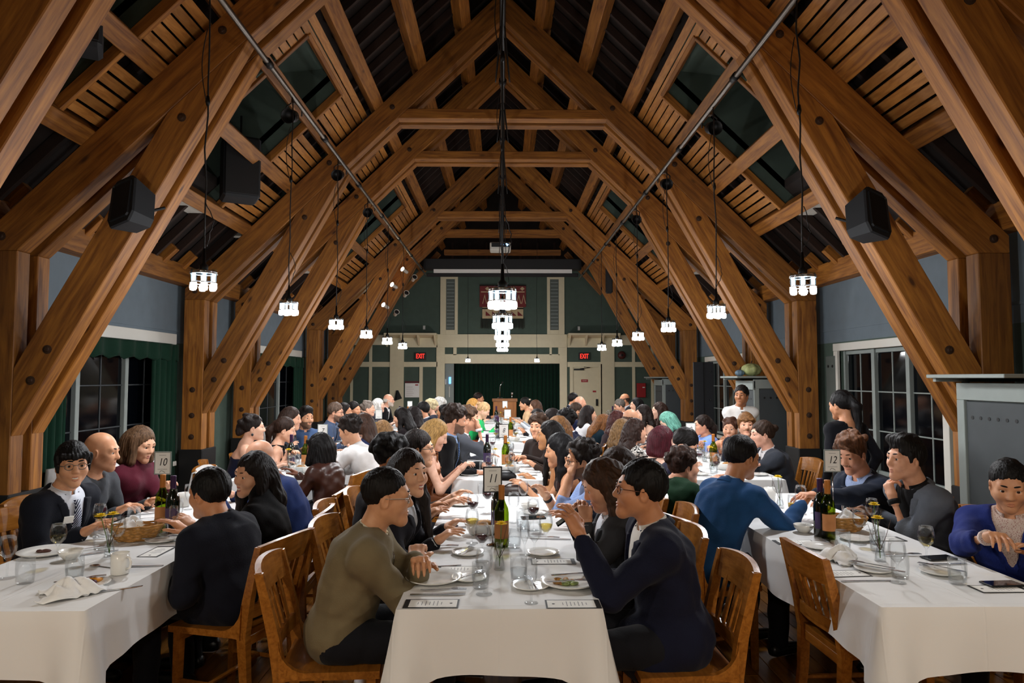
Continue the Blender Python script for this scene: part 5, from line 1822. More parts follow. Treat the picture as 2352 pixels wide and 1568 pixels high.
# ------------------------------------------------------------------ table ware
PROTO = {}
def proto(key, o):
    freeze(o); PROTO[key] = [o, False]
def put(key, x, y, label, z=TZ, rz=0.0, cat=None, group=None, tilt=0.0):
    p, used = PROTO[key]
    o = copy_tree(p) if used else p
    PROTO[key][1] = True
    o.location = (x, y, z + .0015); o.rotation_euler = (0, tilt, rz)
    o['label'] = label; o['group'] = group or PGROUP[key]
    if cat: o['category'] = cat
    return o
PGROUP = {}
def single(key, name, mb, mats, cat, group, smooth=True):
    proto(key, mb.build(name, mats, None, smooth, label='x', cat=cat)); PGROUP[key] = group
def lathe_shell(prof_out, th):
    # closed shell from an outer profile (bottom to rim)
    inner = [(max(r - th, .0008), z) for r, z in prof_out][::-1]
    return prof_out + inner
def with_fill(key, name, mb, cat, group, fill=None, fname='wine', fmat=None):
    o = mb.build(name, GLASS, None, True, label='x', cat=cat)
    if fill is not None:
        fill.build(fname, fmat, o, True)
    proto(key, o); PGROUP[key] = group
WG = [(.033, 0), (.033, .002), (.006, .006), (.0035, .012), (.0035, .075), (.012, .085), (.03, .105), (.036, .13), (.034, .155), (.0285, .18), (.0275, .18), (.0328, .155), (.0348, .13), (.0288, .107), (.011, .088)]
WGI = [(.0008, .0885), (.0105, .089), (.028, .1075), (.0338, .125), (.0335, .132), (.0008, .132)]
def wineglass(key, fmat, fn='wine'):
    with_fill(key, 'wine_glass', MB().lathe(WG, 18), 'wine glass', 'wine glasses on the tables', MB().lathe(WGI[:4] + [(.0008, .125)], 16) if fmat else None, fn, fmat)
wineglass('wine_empty', None); wineglass('wine_red', REDWINE); wineglass('wine_white', WHITEWINE)
TG = [(.029, 0), (.033, .004), (.037, .05), (.036, .105), (.0345, .105), (.0355, .05), (.031, .012)]
with_fill('tumbler', 'tumbler', MB().lathe(TG, 18), 'water glass', 'water tumblers on the tables', MB().lathe([(.0305, .0125), (.0345, .045), (.0345, .052), (.0008, .052)], 16), 'water', WATER)
with_fill('tumbler_empty', 'tumbler', MB().lathe(TG, 18), 'water glass', 'water tumblers on the tables')
FLG = [(.027, 0), (.027, .002), (.005, .006), (.0033, .05), (.01, .065), (.022, .09), (.0245, .13), (.022, .165), (.021, .165), (.0235, .13), (.021, .092), (.009, .068)]
with_fill('flute', 'champagne_flute', MB().lathe(FLG, 16), 'flute', 'flutes on the tables')
with_fill('flute_yellow', 'champagne_flute', MB().lathe(FLG, 16), 'flute', 'flutes on the tables', MB().lathe([(.0008, .07), (.009, .071), (.0205, .093), (.0225, .115), (.0008, .115)], 14), 'juice', plain('orange_juice', '#e0b12a', .3))
single('plate', 'dinner_plate', MB().lathe([(.075, 0), (.085, .002), (.118, .014), (.122, .018), (.121, .020), (.088, .008), (.08, .0055), (.0008, .0045)], 40), CHINA, 'plate', 'dinner plates on the tables')
single('side_plate', 'side_plate', MB().lathe([(.05, 0), (.056, .002), (.078, .010), (.081, .013), (.08, .0145), (.058, .006), (.053, .0045), (.0008, .004)], 32), CHINA, 'plate', 'side plates on the tables')
single('bowl', 'small_bowl', MB().lathe([(.028, 0), (.032, .004), (.05, .025), (.055, .042), (.053, .043), (.047, .026), (.03, .009), (.0008, .008)], 28), CHINA, 'bowl', 'small china bowls')
def mug():
    o = MB().lathe([(.033, 0), (.037, .004), (.038, .06), (.038, .092), (.0355, .092), (.0355, .06), (.034, .008), (.0008, .007)], 26).build('coffee_mug', CHINA, None, True, label='x', cat='mug')
    MB().tube([(.036, 0, .075), (.055, 0, .075), (.063, 0, .055), (.058, 0, .032), (.036, 0, .022)], .0055, 8).build('handle', CHINA, o, True)
    proto('mug', o); PGROUP['mug'] = 'white coffee mugs'
mug()
def flat(pts, z0, z1, bend=None):
    mb = MB(); n = len(pts)
    vs = [(x, y, z0 + (bend(x) if bend else 0)) for x, y in pts] + [(x, y, z1 + (bend(x) if bend else 0)) for x, y in pts]
    fs = [tuple(range(n))[::-1], tuple(range(n, 2 * n))] + [(i, (i + 1) % n, (i + 1) % n + n, i + n) for i in range(n)]
    return mb.add(vs, fs)
def fork():
    mb = MB(); b = lambda x: .004 + .008 * max(0, (x - .02) / .08) ** 2 * 0 + .004 * math.sin(max(0, x + .02) * 22)
    mb = flat([(-.1, -.006), (-.06, -.0035), (.02, -.003), (.035, -.011), (.052, -.012), (.052, .012), (.035, .011), (.02, .003), (-.06, .0035), (-.1, .006)], 0, .002, b)
    for k in range(4):
        y = -.0105 + k * .007
        m2 = flat([(.052, y - .0017), (.088, y - .0012), (.088, y + .0012), (.052, y + .0017)], 0, .002, b); mb.add(m2.v, m2.f)
    single('fork', 'fork', mb, STEEL, 'fork', 'forks on the tables', False)
fork()
single('knife', 'table_knife', flat([(-.11, -.006), (-.1, -.008), (-.01, -.0065), (.0, -.008), (.08, -.009), (.105, -.004), (.11, .004), (.0, .005), (-.1, .007), (-.11, .005)], 0, .003), STEEL, 'knife', 'knives on the tables', False)
def steak():
    o = flat([(0, -.008), (.08, -.009), (.11, .004), (0, .006)], 0, .002).build('steak_knife', STEEL, None, label='x', cat='knife')
    MB().cbox((-.11, -.009, 0), (.002, .009, .011), .004).build('wooden_handle', plain('knife_handle', '#3a1a14', .4), o)
    proto('steak', o); PGROUP['steak'] = 'dark handled knives'
steak()
def spoon():
    mb = flat([(-.09, -.005), (-.04, -.003), (.04, -.003), (.04, .003), (-.04, .003), (-.09, .005)], 0, .002)
    M2 = Matrix.Translation((.065, 0, .003)) @ Matrix.Diagonal((.028, .019, .006, 1))
    mb.lathe([(.2, -.9), (.8, -.5), (1, 0), (.92, .0), (.7, -.35), (.1, -.7)], 14, M=M2)
    single('spoon', 'spoon', mb, STEEL, 'spoon', 'spoons on the tables')
spoon()
def menu():
    o = MB().cbox((-.105, -.05, 0), (.105, .05, .0012), .0003).build('menu_card', INK, None, label='x', cat='menu card')
    MB().box((-.098, -.042, .0012), (.085, .042, .0016)).build('printed_sheet', PAPER, o)
    pm = plain('grey_print', '#8c8c90', .8)
    pb = MB()
    for q in range(7):
        w = [.012, .02, .026, .018, .024, .028, .014][q]
        pb.box((.05 - q * .015, -w, .0016), (.053 - q * .015, w, .0018))
    pb.build('print', pm, o)
    MB().lathe([(.006, 0), (.006, .0003)], 8, M=Matrix.Translation((-.075, 0, .0016))).build('crest', INK, o)
    proto('menu', o); PGROUP['menu'] = 'menu cards with dark borders'
menu()
def phone():
    o = MB().cbox((-.075, -.037, 0), (.075, .037, .008), .0025).build('smartphone', BLACKP, None, label='x', cat='phone')
    MB().box((-.071, -.033, .008), (.071, .033, .0083)).build('screen', plain('phone_glass', '#0a0f16', .05), o)
    proto('phone', o); PGROUP['phone'] = 'phones on the tables'
phone()
def bottle(key, glass, foil, lab, wine_in):
    t = thing('wine_bottle', (0, 0, 0), 'x', 'bottle')
    MB().lathe([(.034, 0), (.037, .004), (.0375, .17), (.034, .195), (.02, .225), (.0145, .245), (.014, .30), (.0155, .302), (.0155, .31), (.012, .312)], 22).build('bottle_glass', glass, t, True)
    MB().lathe([(.0152, .238), (.0156, .24), (.0158, .308), (.016, .3135), (.001, .3145)], 18, cap0=False).build('foil', foil, t, True)
    mb = MB(); n = 13
    vs = [(.0379 * math.cos(R(-75 + 150 * i / (n - 1) - 90)), .0379 * math.sin(R(-75 + 150 * i / (n - 1) - 90)), z) for z in (.045, .135) for i in range(n)]
    mb.add(vs, [(i, i + 1, i + 1 + n, i + n) for i in range(n - 1)]).build('paper_label', lab, t, True)
    if wine_in is not None:
        MB().lathe([(.034, .006), (.0355, .01), (.0355, .12), (.001, .12)], 20).build('wine', wine_in, t, True)
    proto(key, t); PGROUP[key] = 'wine bottles on the tables'
bottle('bottle_green', GREENG, plain('orange_foil', '#b5702c', .45, metal=.3), plain('tan_label', '#c07f4a', .7), WHITEWINE)
bottle('bottle_dark', DARKG, plain('purple_foil', '#3a1c44', .4, metal=.3), plain('violet_label', '#4c3a63', .7), None)
def vase(key, two):
    t = thing('bud_vase', (0, 0, 0), 'x', 'vase')
    MB().lathe([(.025, 0), (.027, .003), (.024, .03), (.014, .07), (.013, .1), (.018, .12), (.017, .12), (.012, .1), (.013, .07), (.022, .03), (.023, .008)], 18).build('vase_glass', GLASS, t, True)
    MB().lathe([(.021, .008), (.021, .03), (.016, .052), (.001, .052)], 14).build('water', WATER, t, True)
    gm = plain('flower_stem', '#4d6a24', .6)
    tw = plain('twig', '#4a3524', .7)
    heads = [(.012, 0, .2)] + ([(-.05, .02, .19)] if two else [])
    for (x, y, z) in heads:
        MB().tube([(0, 0, .015), (x * .4, y * .4, .1), (x, y, z)], .002, 5).build('flower_stem', gm, t, True)
        ym = plain('yellow_petal', '#f2cf0e', .6)
        fb = MB()
        for ring, (cnt, ln, el) in enumerate(((14, .03, 8), (12, .026, 34), (8, .018, 62))):
            for k in range(cnt):
                a = 2 * PI * (k + ring * .4) / cnt
                d = Vector((math.cos(a) * math.cos(R(el)), math.sin(a) * math.cos(R(el)), math.sin(R(el))))
                sdv = Vector((-math.sin(a), math.cos(a), 0)); c0 = Vector((x, y, z))
                fb.add([c0 + d * .003, c0 + d * ln * .6 + sdv * .006, c0 + d * ln, c0 + d * ln * .6 - sdv * .006, c0 + d * ln * .6 + Vector((0, 0, .003))], [(0, 1, 4), (1, 2, 4), (2, 3, 4), (3, 0, 4), (0, 3, 2, 1)])
        fb.build('flower_head', ym, t, kind='stuff')
    for k, (dx, dy, dz) in enumerate(((.06, .01, .21), (-.04, .03, .2), (.03, -.04, .17))):
        MB().tube([(0, 0, .05), (dx * .5, dy * .6, dz * .6), (dx, dy, dz)], [.0016, .0013, .0008], 5).build('twig', tw, t, True)
    proto(key, t); PGROUP[key] = 'bud vases with yellow flowers'
vase('vase', False); vase('vase2', True)
def napkin(key, seed, w, hgt, name='napkin'):
    rr = random.Random(seed); n = 22; vs = []
    ph = [rr.uniform(0, 6) for _ in range(6)]
    for j in range(n + 1):
        for i in range(n + 1):
            u, v = i / n * 2 - 1, j / n * 2 - 1
            r_ = math.hypot(u, v)
            edge = max(0, 1 - r_ ** 1.5)
            z = hgt * edge * (.55 + .45 * abs(math.sin(4 * u + ph[0] + 2 * math.sin(3 * v + ph[1])))) + .012 * abs(math.sin(7 * v + 3 * u + ph[2])) + .002
            k = .75 + .25 * math.sin(3 * math.atan2(v, u + 1e-6) + ph[3])
            vs.append((u * w * k, v * w * .75 * k, z))
    mb = MB().add(vs, [(j * (n + 1) + i, j * (n + 1) + i + 1, (j + 1) * (n + 1) + i + 1, (j + 1) * (n + 1) + i) for j in range(n) for i in range(n)])
    o = mb.build(name, LINEN, None, True, label='x', cat='napkin')
    o.modifiers.new('cloth', 'SOLIDIFY').thickness = .003
    proto(key, o); PGROUP[key] = 'crumpled white napkins'
napkin('napkin', 4, .13, .07); napkin('napkin_flat', 9, .14, .03); napkin('napkin_basket', 12, .13, .075)
def basket():
    t = thing('bread_basket', (0, 0, 0), 'x', 'basket')
    wk = plain('wicker', '#b3803f', .7, noise=.3, nscale=60, bump=.6)
    for k in range(9):
        z = .006 + k * .009; rx = .09 + .045 * (k / 8) ** .8; ry = .055 + .03 * (k / 8) ** .8
        pts = [(rx * math.cos(a * PI / 16), ry * math.sin(a * PI / 16), z + .002 * math.sin(a * PI / 2 + k * PI)) for a in range(33)]
        MB().tube(pts, .0055, 6, False).build('wicker_strand', wk, t, True)
    for k in range(16):
        a = 2 * PI * k / 16
        MB().tube([(.09 * math.cos(a), .055 * math.sin(a), .004), (.133 * math.cos(a), .084 * math.sin(a), .082)], .003, 5).build('wicker_stake', wk, t)
    MB().lathe([(.09, .002), (.09, .006)], 24, M=Matrix.Diagonal((1, .62, 1, 1))).build('basket_floor', wk, t)
    proto('basket', t); PGROUP['basket'] = 'bread baskets on the tables'
basket()
BREAD = plain('bread_crust', '#b8813f', .7, noise=.35, nscale=30, bump=.3)
def roll():
    mb = MB().lathe([(.001, 0), (.024, .004), (.033, .016), (.03, .03), (.016, .04), (.001, .042)], 16, M=Matrix.Diagonal((1.35, 1, 1, 1)))
    o = mb.build('bread_roll', BREAD, None, True, label='x', cat='bread')
    for q in (-1, 0, 1):
        MB().tube([(q * .018, -.014, .036), (q * .018 + .004, 0, .042), (q * .018 + .006, .014, .036)], .0022, 5).build('crust_slash', plain('crumb', '#e0c08a', .8), o)
    proto('roll', o); PGROUP['roll'] = 'bread rolls'
roll()
def cbowl():
    mb = MB().lathe([(.05, 0), (.06, .004), (.078, .05), (.082, .062), (.079, .062), (.074, .05), (.055, .008), (.001, .007)], 28, M=Matrix.Diagonal((1.25, .95, 1, 1)))
    single('bread_bowl', 'bread_bowl', mb, CHINA, 'bowl', 'china bread bowls')
cbowl()

def table_sign(x, y, number, label, tilt=0.0, dark=True, hgt=.3):
    t = thing('table_sign', (x, y, TZ + .0015), label, 'table sign', 'numbered table signs')
    MB().lathe([(.032, 0), (.032, .004), (.008, .008), (.003, .014)], 18).build('sign_base', CHROME, t, True)
    MB().tube([(0, 0, .01), (0, 0, hgt)], .0028, 8).build('sign_pole', CHROME, t, True)
    MB().tube([(-.014, 0, hgt - .012 + .014), (-.008, 0, hgt + .012), (0, 0, hgt - .002), (.008, 0, hgt + .012), (.014, 0, hgt + .002)], .0022, 6).build('sign_clip', CHROME, t, True)
    f = MB().cbox((-.05, -.002, hgt), (.05, .002, hgt + .135), .001).build('sign_frame', INK if dark else GREYP, t)
    MB().box((-.043, -.0032, hgt + .007), (.043, -.002, hgt + .128)).build('sign_card', PAPER, t)
    if number:
        text(number, .062, INK, t, Matrix.Translation((0, -.0036, hgt + .072)) @ FACE_CAM, 'number', shear=.25, extrude=.0003, sx=.8)
    pm = plain('grey_print', '#8c8c90', .8)
    MB().box((-.028, -.0036, hgt + .031), (.028, -.0032, hgt + .033)).build('print_line', pm, t)
    MB().box((-.02, -.0036, hgt + .112), (.02, -.0032, hgt + .114)).build('print_line', pm, t)
    MB().tube([(-.016, -.004, hgt + .012), (-.008, -.004, hgt + .024), (.006, -.004, hgt + .02), (.016, -.004, hgt + .012)], .0012, 5).build('crest', INK, t)
    t.rotation_euler = (0, 0, tilt)
    return t
# ------------------------------------------------------------------ people
LT, RT = -90, 90      # facing the door side / the window side
K = dict
def tag_badge(c):
    # paper name badge on the chest
    p = c['S2'] + c['Fw'] * .145 + V3(.075, 0, .0)
    MB().cbox((-.028, -.002, -.02), (.028, .002, .02), .0006).build('name_badge', PAPER, c['o'], M=Matrix.Translation(p) @ Matrix.Rotation(R(-12), 4, 'X') @ Matrix.Rotation(R(-14), 4, 'Z'))
def bow_tie(c):
    p = c['N'] + V3(0, .075, .0)
    MB().add([p + V3(*q) for q in ((-.05, 0, .02), (-.05, 0, -.02), (-.006, .008, -.006), (-.006, .008, .006), (.006, .008, .006), (.006, .008, -.006), (.05, 0, -.02), (.05, 0, .02))], [(0, 1, 2, 3), (3, 2, 5, 4), (4, 5, 6, 7)]).build('bow_tie', INK, c['o'])
def earring(c):
    for s in (-1, 1):
        MB().lathe([(.001, -.03), (.011, -.02), (.011, -.01), (.002, 0)], 8).build('earring', plain('dark_gem', '#20262e', .3), c['o'], True, M=c['HM'] @ Matrix.Translation((s * .08, -.004, -.045)))
def watch(c):
    d = _u(c['WR'] - c['ER']); p = c['WR'] - d * .02
    MB().tube([p - d * .011, p + d * .011], .031, 12).build('watch_strap', BLACKP, c['o'], True)
def bracelet(c):
    d = _u(c['WR'] - c['ER']); p = c['WR'] - d * .03
    MB().tube([p - d * .002, p + d * .002], .029, 14).build('bracelet', plain('gold', '#c9a050', .25, metal=1), c['o'], True)
def hold_phone(c):
    p = (c['WL'] + c['WR']) / 2 + V3(0, .075, .035)
    a = 'smartphone'
    MB().cbox((-.037, -.004, -.075), (.037, .004, .075), .002).build('smartphone', plain('phone_glass', '#0a0f16', .05), c['o'], M=Matrix.Translation(p) @ Matrix.Rotation(R(55), 4, 'X'))
def scrunchie(c):
    MB().lathe([(.02, -.02), (.045, -.012), (.048, .01), (.02, .02)], 14, M=c['HM'] @ Matrix.Translation((0, -.09, .07))).build('scrunchie', fabric('scrunchie', '#d8c4a8'), c['o'], True)
def zipper(c):
    a = c['N'] + c['Fw'] * .075; b = c['S2'] + c['Fw'] * .145 - c['U'] * .02
    MB().tube([a, (a + b) / 2 + c['Fw'] * .02, b], .003, 5).build('zip', CHROME, c['o'], True)

# -- table ten, window side
person((-2.78, 2.75, 1.16), LT, 'person in dark jacket at the near corner of table numbered ten, mostly outside the picture', col='#14161c', lod=1, RH=(-2.21, 2.66, .80), Rcurl=.9, seed=1)
person((-2.446, 3.950, 1.130), -100, 'person in navy suit, striped tie and glasses, smiling at table numbered ten', hair='fringe', hcol='#0d0b0c', skin='#d6a07c', col='#10141f', shirt='#dfe6f2', tie=('#141c38', 'diag', '#c9d0e0'), glasses='#6a6460', smile=1, hy=-38, hp=-2, lean=10, RH=(-2.245, 3.720, 0.790), LH=(-2.307, 4.000, 0.767), Rcurl=.25, extra=tag_badge, seed=2)
person((-2.571, 4.450, 1.151), LT, 'bald person in dark grey sweater leaning over table numbered ten', top='tee', col='#3f4247', hair='bald', hcol='#241a14', skin='#d29a76', hy=6, hp=-8, lean=14, RH=(-2.369, 4.250, 0.797), Rcurl=.7, seed=3)
person((-2.612, 5.000, 1.143), -100, 'person in burgundy turtleneck resting both arms on table numbered ten', top='turtleneck', col='#521626', hair='bob', hcol='#5a422e', skin='#dba98a', fem=True, hy=-6, hp=-16, lean=8, RH=(-2.537, 4.750, 0.736), LH=(-2.362, 4.900, 0.853), Rcurl=.3, seed=4)
# -- table ten, door side
person((-1.477, 3.500, 1.039), 72, 'person in dark navy coat with back to the camera at table numbered ten', top='coat', col='#0f121e', hair='short', hcol='#0d0b0a', skin='#c68a62', hy=-4, hp=-4, lean=14, LH=(-.14, .26, .67, 'l'), RH=(-1.68, 3.72, .79), seed=5)
person((-1.461, 4.050, 1.060), 92, 'laughing person in black with long dark hair at table numbered ten', top='turtleneck', col='#0a0a0c', hair='long', hl=.42, hcol='#130d0b', skin='#d8a483', fem=True, smile=1, hy=52, hp=-6, hr=-6, lean=10, seed=6)
person((-1.665, 4.750, 1.070), RT, 'bald person in blue sweater bending over table numbered ten', top='tee', col='#1e2f5e', hair='bald', skin='#d7a285', hp=-30, lean=26, seed=7)
# -- table 7
person((-2.350, 6.500, 1.153), -72, 'person in navy off-shoulder lace dress with pinned up hair at table numbered seven', top='offshoulder', col='#141a34', hair='updo', hcol='#1c1310', skin='#e2b399', fem=True, hy=2, lean=8, lod=1, sleeves='none', trousers='#141a34', extra=earring, seed=8)
person((-2.221, 7.050, 1.091), -78, 'person in black tank top with dark ponytail at table numbered seven', top='tank', col='#0c0c12', hair='pony', hl=.2, hcol='#2b1b13', skin='#dfae92', fem=True, hp=-10, lean=16, lod=1, sleeves='none', LH=(-2.065, 6.800, 0.875), RH=(-2.116, 6.800, 0.875), seed=9)
person((-2.344, 7.650, 1.171), -88, 'person with brown fringe behind the one in black tank top', top='tee', col='#2a2f3a', hair='long', hl=.25, hcol='#2f2019', skin='#dca78a', fem=True, lod=1, hp=-6, lean=10, seed=10)
person((-2.343, 8.200, 1.144), -150, 'bearded person in blue shirt looking at the camera, end of table numbered seven', top='shirt', col='#40567a', hair='quiff', hcol='#15100d', skin='#d9a27e', beard=True, lod=1, hy=18, lean=2, seed=11)
person((-1.527, 5.750, 1.033), 76, 'person in brown leather jacket with black bob cut at table numbered seven', top='leather', col='#3b1e15', hair='bob', bangs=True, hcol='#0c0909', skin='#7d4c36', fem=True, hy=-10, lean=8, lod=0, vol=1.4, seed=12)
person((-1.453, 6.550, 1.124), 74, 'person in white shirt leaning towards table numbered seven', top='shirt', col='#e9e7e6', hair='curly', hcol='#1d1410', skin='#cf9a78', hp=-14, lean=26, lod=0, trousers='#303238', LH=(-1.622, 6.400, 0.927), RH=(-1.690, 6.800, 0.904), seed=13)
person((-1.507, 7.400, 1.115), 76, 'person in navy blazer with long brown hair beside the white shirt', top='jacket', col='#1b2548', hair='long', hl=.28, front=(), hcol='#3b261b', skin='#dca88c', fem=True, lean=18, lod=1, seed=14)
person((-1.424, 8.100, 0.996), 68, 'person with long light brown hair at the far end of table numbered seven', top='tee', col='#2b2430', hair='long', hl=.32, hcol='#8f6c46', skin='#dca88c', fem=True, lean=10, lod=1, seed=15)
# -- third table of the window row
person((-2.230, 9.200, 1.166), -92, 'bearded person in glasses and blue shirt at the third window row table', top='shirt', col='#44536e', hair='short', hcol='#5c4a3e', skin='#d8a184', beard='#5c4a3e', glasses='#222226', tie=('#1c2438', None, None), hp=-8, lod=1, seed=16)
person((-2.274, 9.900, 1.138), -90, 'person with long dark hair beside the bearded one in glasses', top='tee', col='#1d1a1e', hair='long', hcol='#18110e', fem=True, lod=2, seed=17)
person((-2.267, 10.500, 1.135), -100, 'dark haired person between long hair and grey hair, third window row table', hair='short', hcol='#120e0c', col='#20242e', skin='#c98f6c', lod=2, hy=-10, seed=18)
person((-2.185, 11.200, 1.124), -92, 'grey haired person raising a hand to the mouth, window row', top='tee', col='#2a2730', hair='updo', hcol='#7b7067', skin='#dca98d', fem=True, lod=2, RH=(.08, .17, 1.02, 'l'), seed=19)
person((-1.357, 9.200, 1.096), 82, 'person in black with long straight black hair, third window row table', top='tee', col='#150d10', hair='long', hl=.36, hcol='#100b0a', skin='#dba88a', fem=True, hp=-12, lod=1, lean=14, seed=20)
person((-1.298, 9.900, 1.087), 78, 'person in striped top with dark curls, third window row table', top='tee', col='#dcd8d0', col2='#23252e', pattern='stripes', pscale=9, hair='wavy', hl=.2, hcol='#1a1110', fem=True, lod=1, lean=14, seed=21)
person((-1.236, 10.600, 1.130), 80, 'black haired person in dark suit, third window row table', col='#151b2b', hair='short', hcol='#0e0b0b', skin='#c98f6c', lod=2, lean=12, seed=22)
person((-1.009, 11.700, 1.042), 80, 'person with long black hair at the far end of the third window row table', top='tee', col='#100e12', hair='long', hcol='#0f0b0b', fem=True, lod=2, seed=23)
# -- fourth table of the window row
person((-2.231, 12.400, 1.126), -85, 'white haired person at the fourth window row table', top='tee', col='#3a3640', hair='bob', hcol='#cfccc6', skin='#dcb09a', fem=True, lod=2, seed=24)
person((-2.234, 13.500, 1.184), -92, 'person in black dinner jacket and bow tie with white beard', col='#0b0b0e', shirt='#f2f2f2', hair='balding', hcol='#c8c2b8', beard='#cfc9be', skin='#dca68a', lod=1, lean=16, extra=bow_tie, seed=25)
person((-1.316, 12.500, 1.089), 85, 'person with pale blond curls at the fourth window row table', top='tee', col='#2c2f3c', hair='curly', vol=1.3, hcol='#d9c59c', skin='#dfb096', fem=True, lod=2, lean=12, seed=26)
person((-1.241, 13.400, 1.094), 85, 'person with white curls at the fourth window row table', top='tee', col='#23262f', hair='curly', vol=1.4, hcol='#e6e0d4', skin='#dfb096', fem=True, lod=2, lean=12, seed=27)
# -- table eleven
person((-0.500, 3.000, 1.107), -84, 'person in beige cardigan and thin glasses sitting with crossed arms at table numbered eleven', top='sweater', col='#75694f', shirt='#e4dcc2', hair='crop', hcol='#100d0c', skin='#cf9a74', glasses='#b5aea6', hy=2, hp=-4, lean=16, RH=(-.10, .31, .80, 'l'), LH=(.10, .33, .83, 'l'), Rel=(.75, .0, -.6), Lel=(-.75, .0, -.6), Rcurl=.9, Lcurl=.9, extra=zipper, seed=28)
person((-0.502, 3.720, 1.109), -96, 'smiling person with long dark hair behind the beige cardigan', top='jacket', col='#1c1b22', shirt='#dde0e6', hair='long', hl=.36, hcol='#1b120e', skin='#dda987', fem=True, smile=.7, hy=-34, hp=2, lean=14, seed=29)
person((-0.676, 4.250, 1.132), -92, 'person with dense black curls at table numbered eleven', col='#1a1a20', hair='curly', vol=1.15, hcol='#0d0a0b', skin='#b57e58', lean=8, lod=1, seed=30)
person((-0.576, 4.750, 1.134), -90, 'person in brown jacket and glasses stretching an arm over table numbered eleven', top='shirt', col='#2f2722', hair='short', hcol='#1c1411', skin='#dba786', glasses='#55504c', hp=-2, lean=12, sleeves='rolled', RH=(-0.361, 4.350, 0.821), Rcurl=.5, Rel=(.2, -.5, -.8), extra=bracelet, seed=31)
person((0.584, 2.920, 1.147), 92, 'person in dark navy coat and glasses gesturing at table numbered eleven', top='coat', col='#11152a', shirt='#e6e4de', hair='short', hcol='#0c0a0a', skin='#c48a64', glasses='#5a3424', hy=-4, hp=4, lean=8, LH=(0.325, 2.850, 0.967), Lcurl=.6, Lel=(-.2, -.1, -.95), RH=(.2, .22, .72, 'l'), Lpalm=(.3, .1, -.9), seed=32)
person((0.512, 3.500, 1.080), 92, 'person in grey jacket with wavy brown hair looking at a phone', top='jacket', col='#3b3d42', hair='wavy', hl=.38, hcol='#3c2719', skin='#d6a080', fem=True, hp=-24, lean=14, LH=(0.405, 3.360, 0.905), RH=(0.407, 3.500, 0.897), Lcurl=.8, Rcurl=.8, extra=hold_phone, seed=33)
person((0.676, 4.100, 1.080), RT, 'person with sleek dark brown hair behind the phone user', top='tee', col='#1c1a1e', hair='long', hl=.25, hcol='#2b1b13', skin='#d6a080', fem=True, lean=10, lod=1, seed=34)
person((0.525, 4.550, 1.073), 94, 'bearded person in light blue shirt and glasses with chin in hand', top='shirt', col='#92a8d6', col2='#6f86bd', pattern='dots', pscale=150, hair='curly', hcol='#1c1411', skin='#d9a582', beard=True, glasses='#17171a', sleeves='rolled', lean=20, hp=-2, LH=(0.445, 4.500, 0.983), Lpalm=(0, -.2, .9), Lcurl=.5, Lel=(-.1, .2, -1), RH=(0.288, 4.500, 0.848), extra=watch, seed=35)
person((0.429, 5.200, 1.074), 90, 'person in dark tank top with long black hair at the end of table numbered eleven', top='tank', col='#2a1410', hair='long', hl=.3, back=.01, hcol='#0d0b0d', skin='#d29a74', fem=True, sleeves='none', hp=-8, lean=16, lod=1, seed=36)
# -- table 8
person((-0.576, 5.950, 1.131), -86, 'person in brown sequin dress with long blond hair, holding a phone', top='strap', col='#6a3a1a', col2='#b8753a', pattern='sequin', pscale=120, hair='long', hl=.42, hcol='#a8834e', skin='#e6b79e', fem=True, sleeves='none', trousers='#6a3a1a', hp=-24, lean=10, lod=0, RH=(-0.358, 5.800, 0.844), LH=(-0.386, 6.000, 0.825), Rcurl=.7, Lcurl=.7, extra=hold_phone, seed=37)
person((-0.437, 6.450, 1.228), -90, 'person in black suit and patterned blue tie at table numbered eight', col='#101114', shirt='#9dbbe8', tie=('#5a7fb5', 'diag', '#16203a'), hair='curly', vol=1.1, hcol='#2a1d16', skin='#dba384', beard='#3a2a20', hp=-8, lean=12, lod=0, RH=(-0.242, 6.200, 0.767), seed=38)
person((-0.353, 7.150, 1.190), -90, 'person in grey suit with a hand held to the face', col='#4d5058', hair='curly', hcol='#4d3828', skin='#dba384', lean=14, lod=1, RH=(.05, .30, 1.10, 'l'), Rpalm=(0, -1, 0), seed=39)
person((0.408, 5.950, 1.122), 88, 'person in cream top with long straight black hair at table numbered eight', top='strap', col='#dfcfba', hair='long', hl=.42, hcol='#120d0c', skin='#cf9566', fem=True, sleeves='none', lean=16, lod=1, LH=(0.256, 5.950, 0.749), RH=(0.259, 6.200, 0.731), seed=40)
person((0.378, 7.250, 1.105), 128, 'person with brown curls looking towards the camera from table numbered eight', top='shirt', col='#2a1e1a', hair='curly', vol=1.1, hcol='#3c2a1e', skin='#d9a280', hy=22, lean=6, lod=1, LH=(0.227, 6.750, 0.835), Lcurl=.5, seed=41)
person((0.524, 6.600, 1.126), 84, 'person with light brown wavy hair behind the cream top', top='tee', col='#3a2a22', hair='wavy', hl=.24, hcol='#7a5431', skin='#d9a280', fem=True, lean=10, lod=1, seed=42)
person((0.728, 7.950, 1.116), 78, 'person in navy suit with black curls at table numbered eight', col='#161c38', hair='curly', vol=1.1, hcol='#0e0b0b', skin='#a86f4b', lean=12, lod=1, seed=43)
person((0.595, 8.350, 1.122), 86, 'dark haired person at the far end of table numbered eight', top='tee', col='#1a1416', hair='short', hcol='#1a110e', lod=2, seed=44)
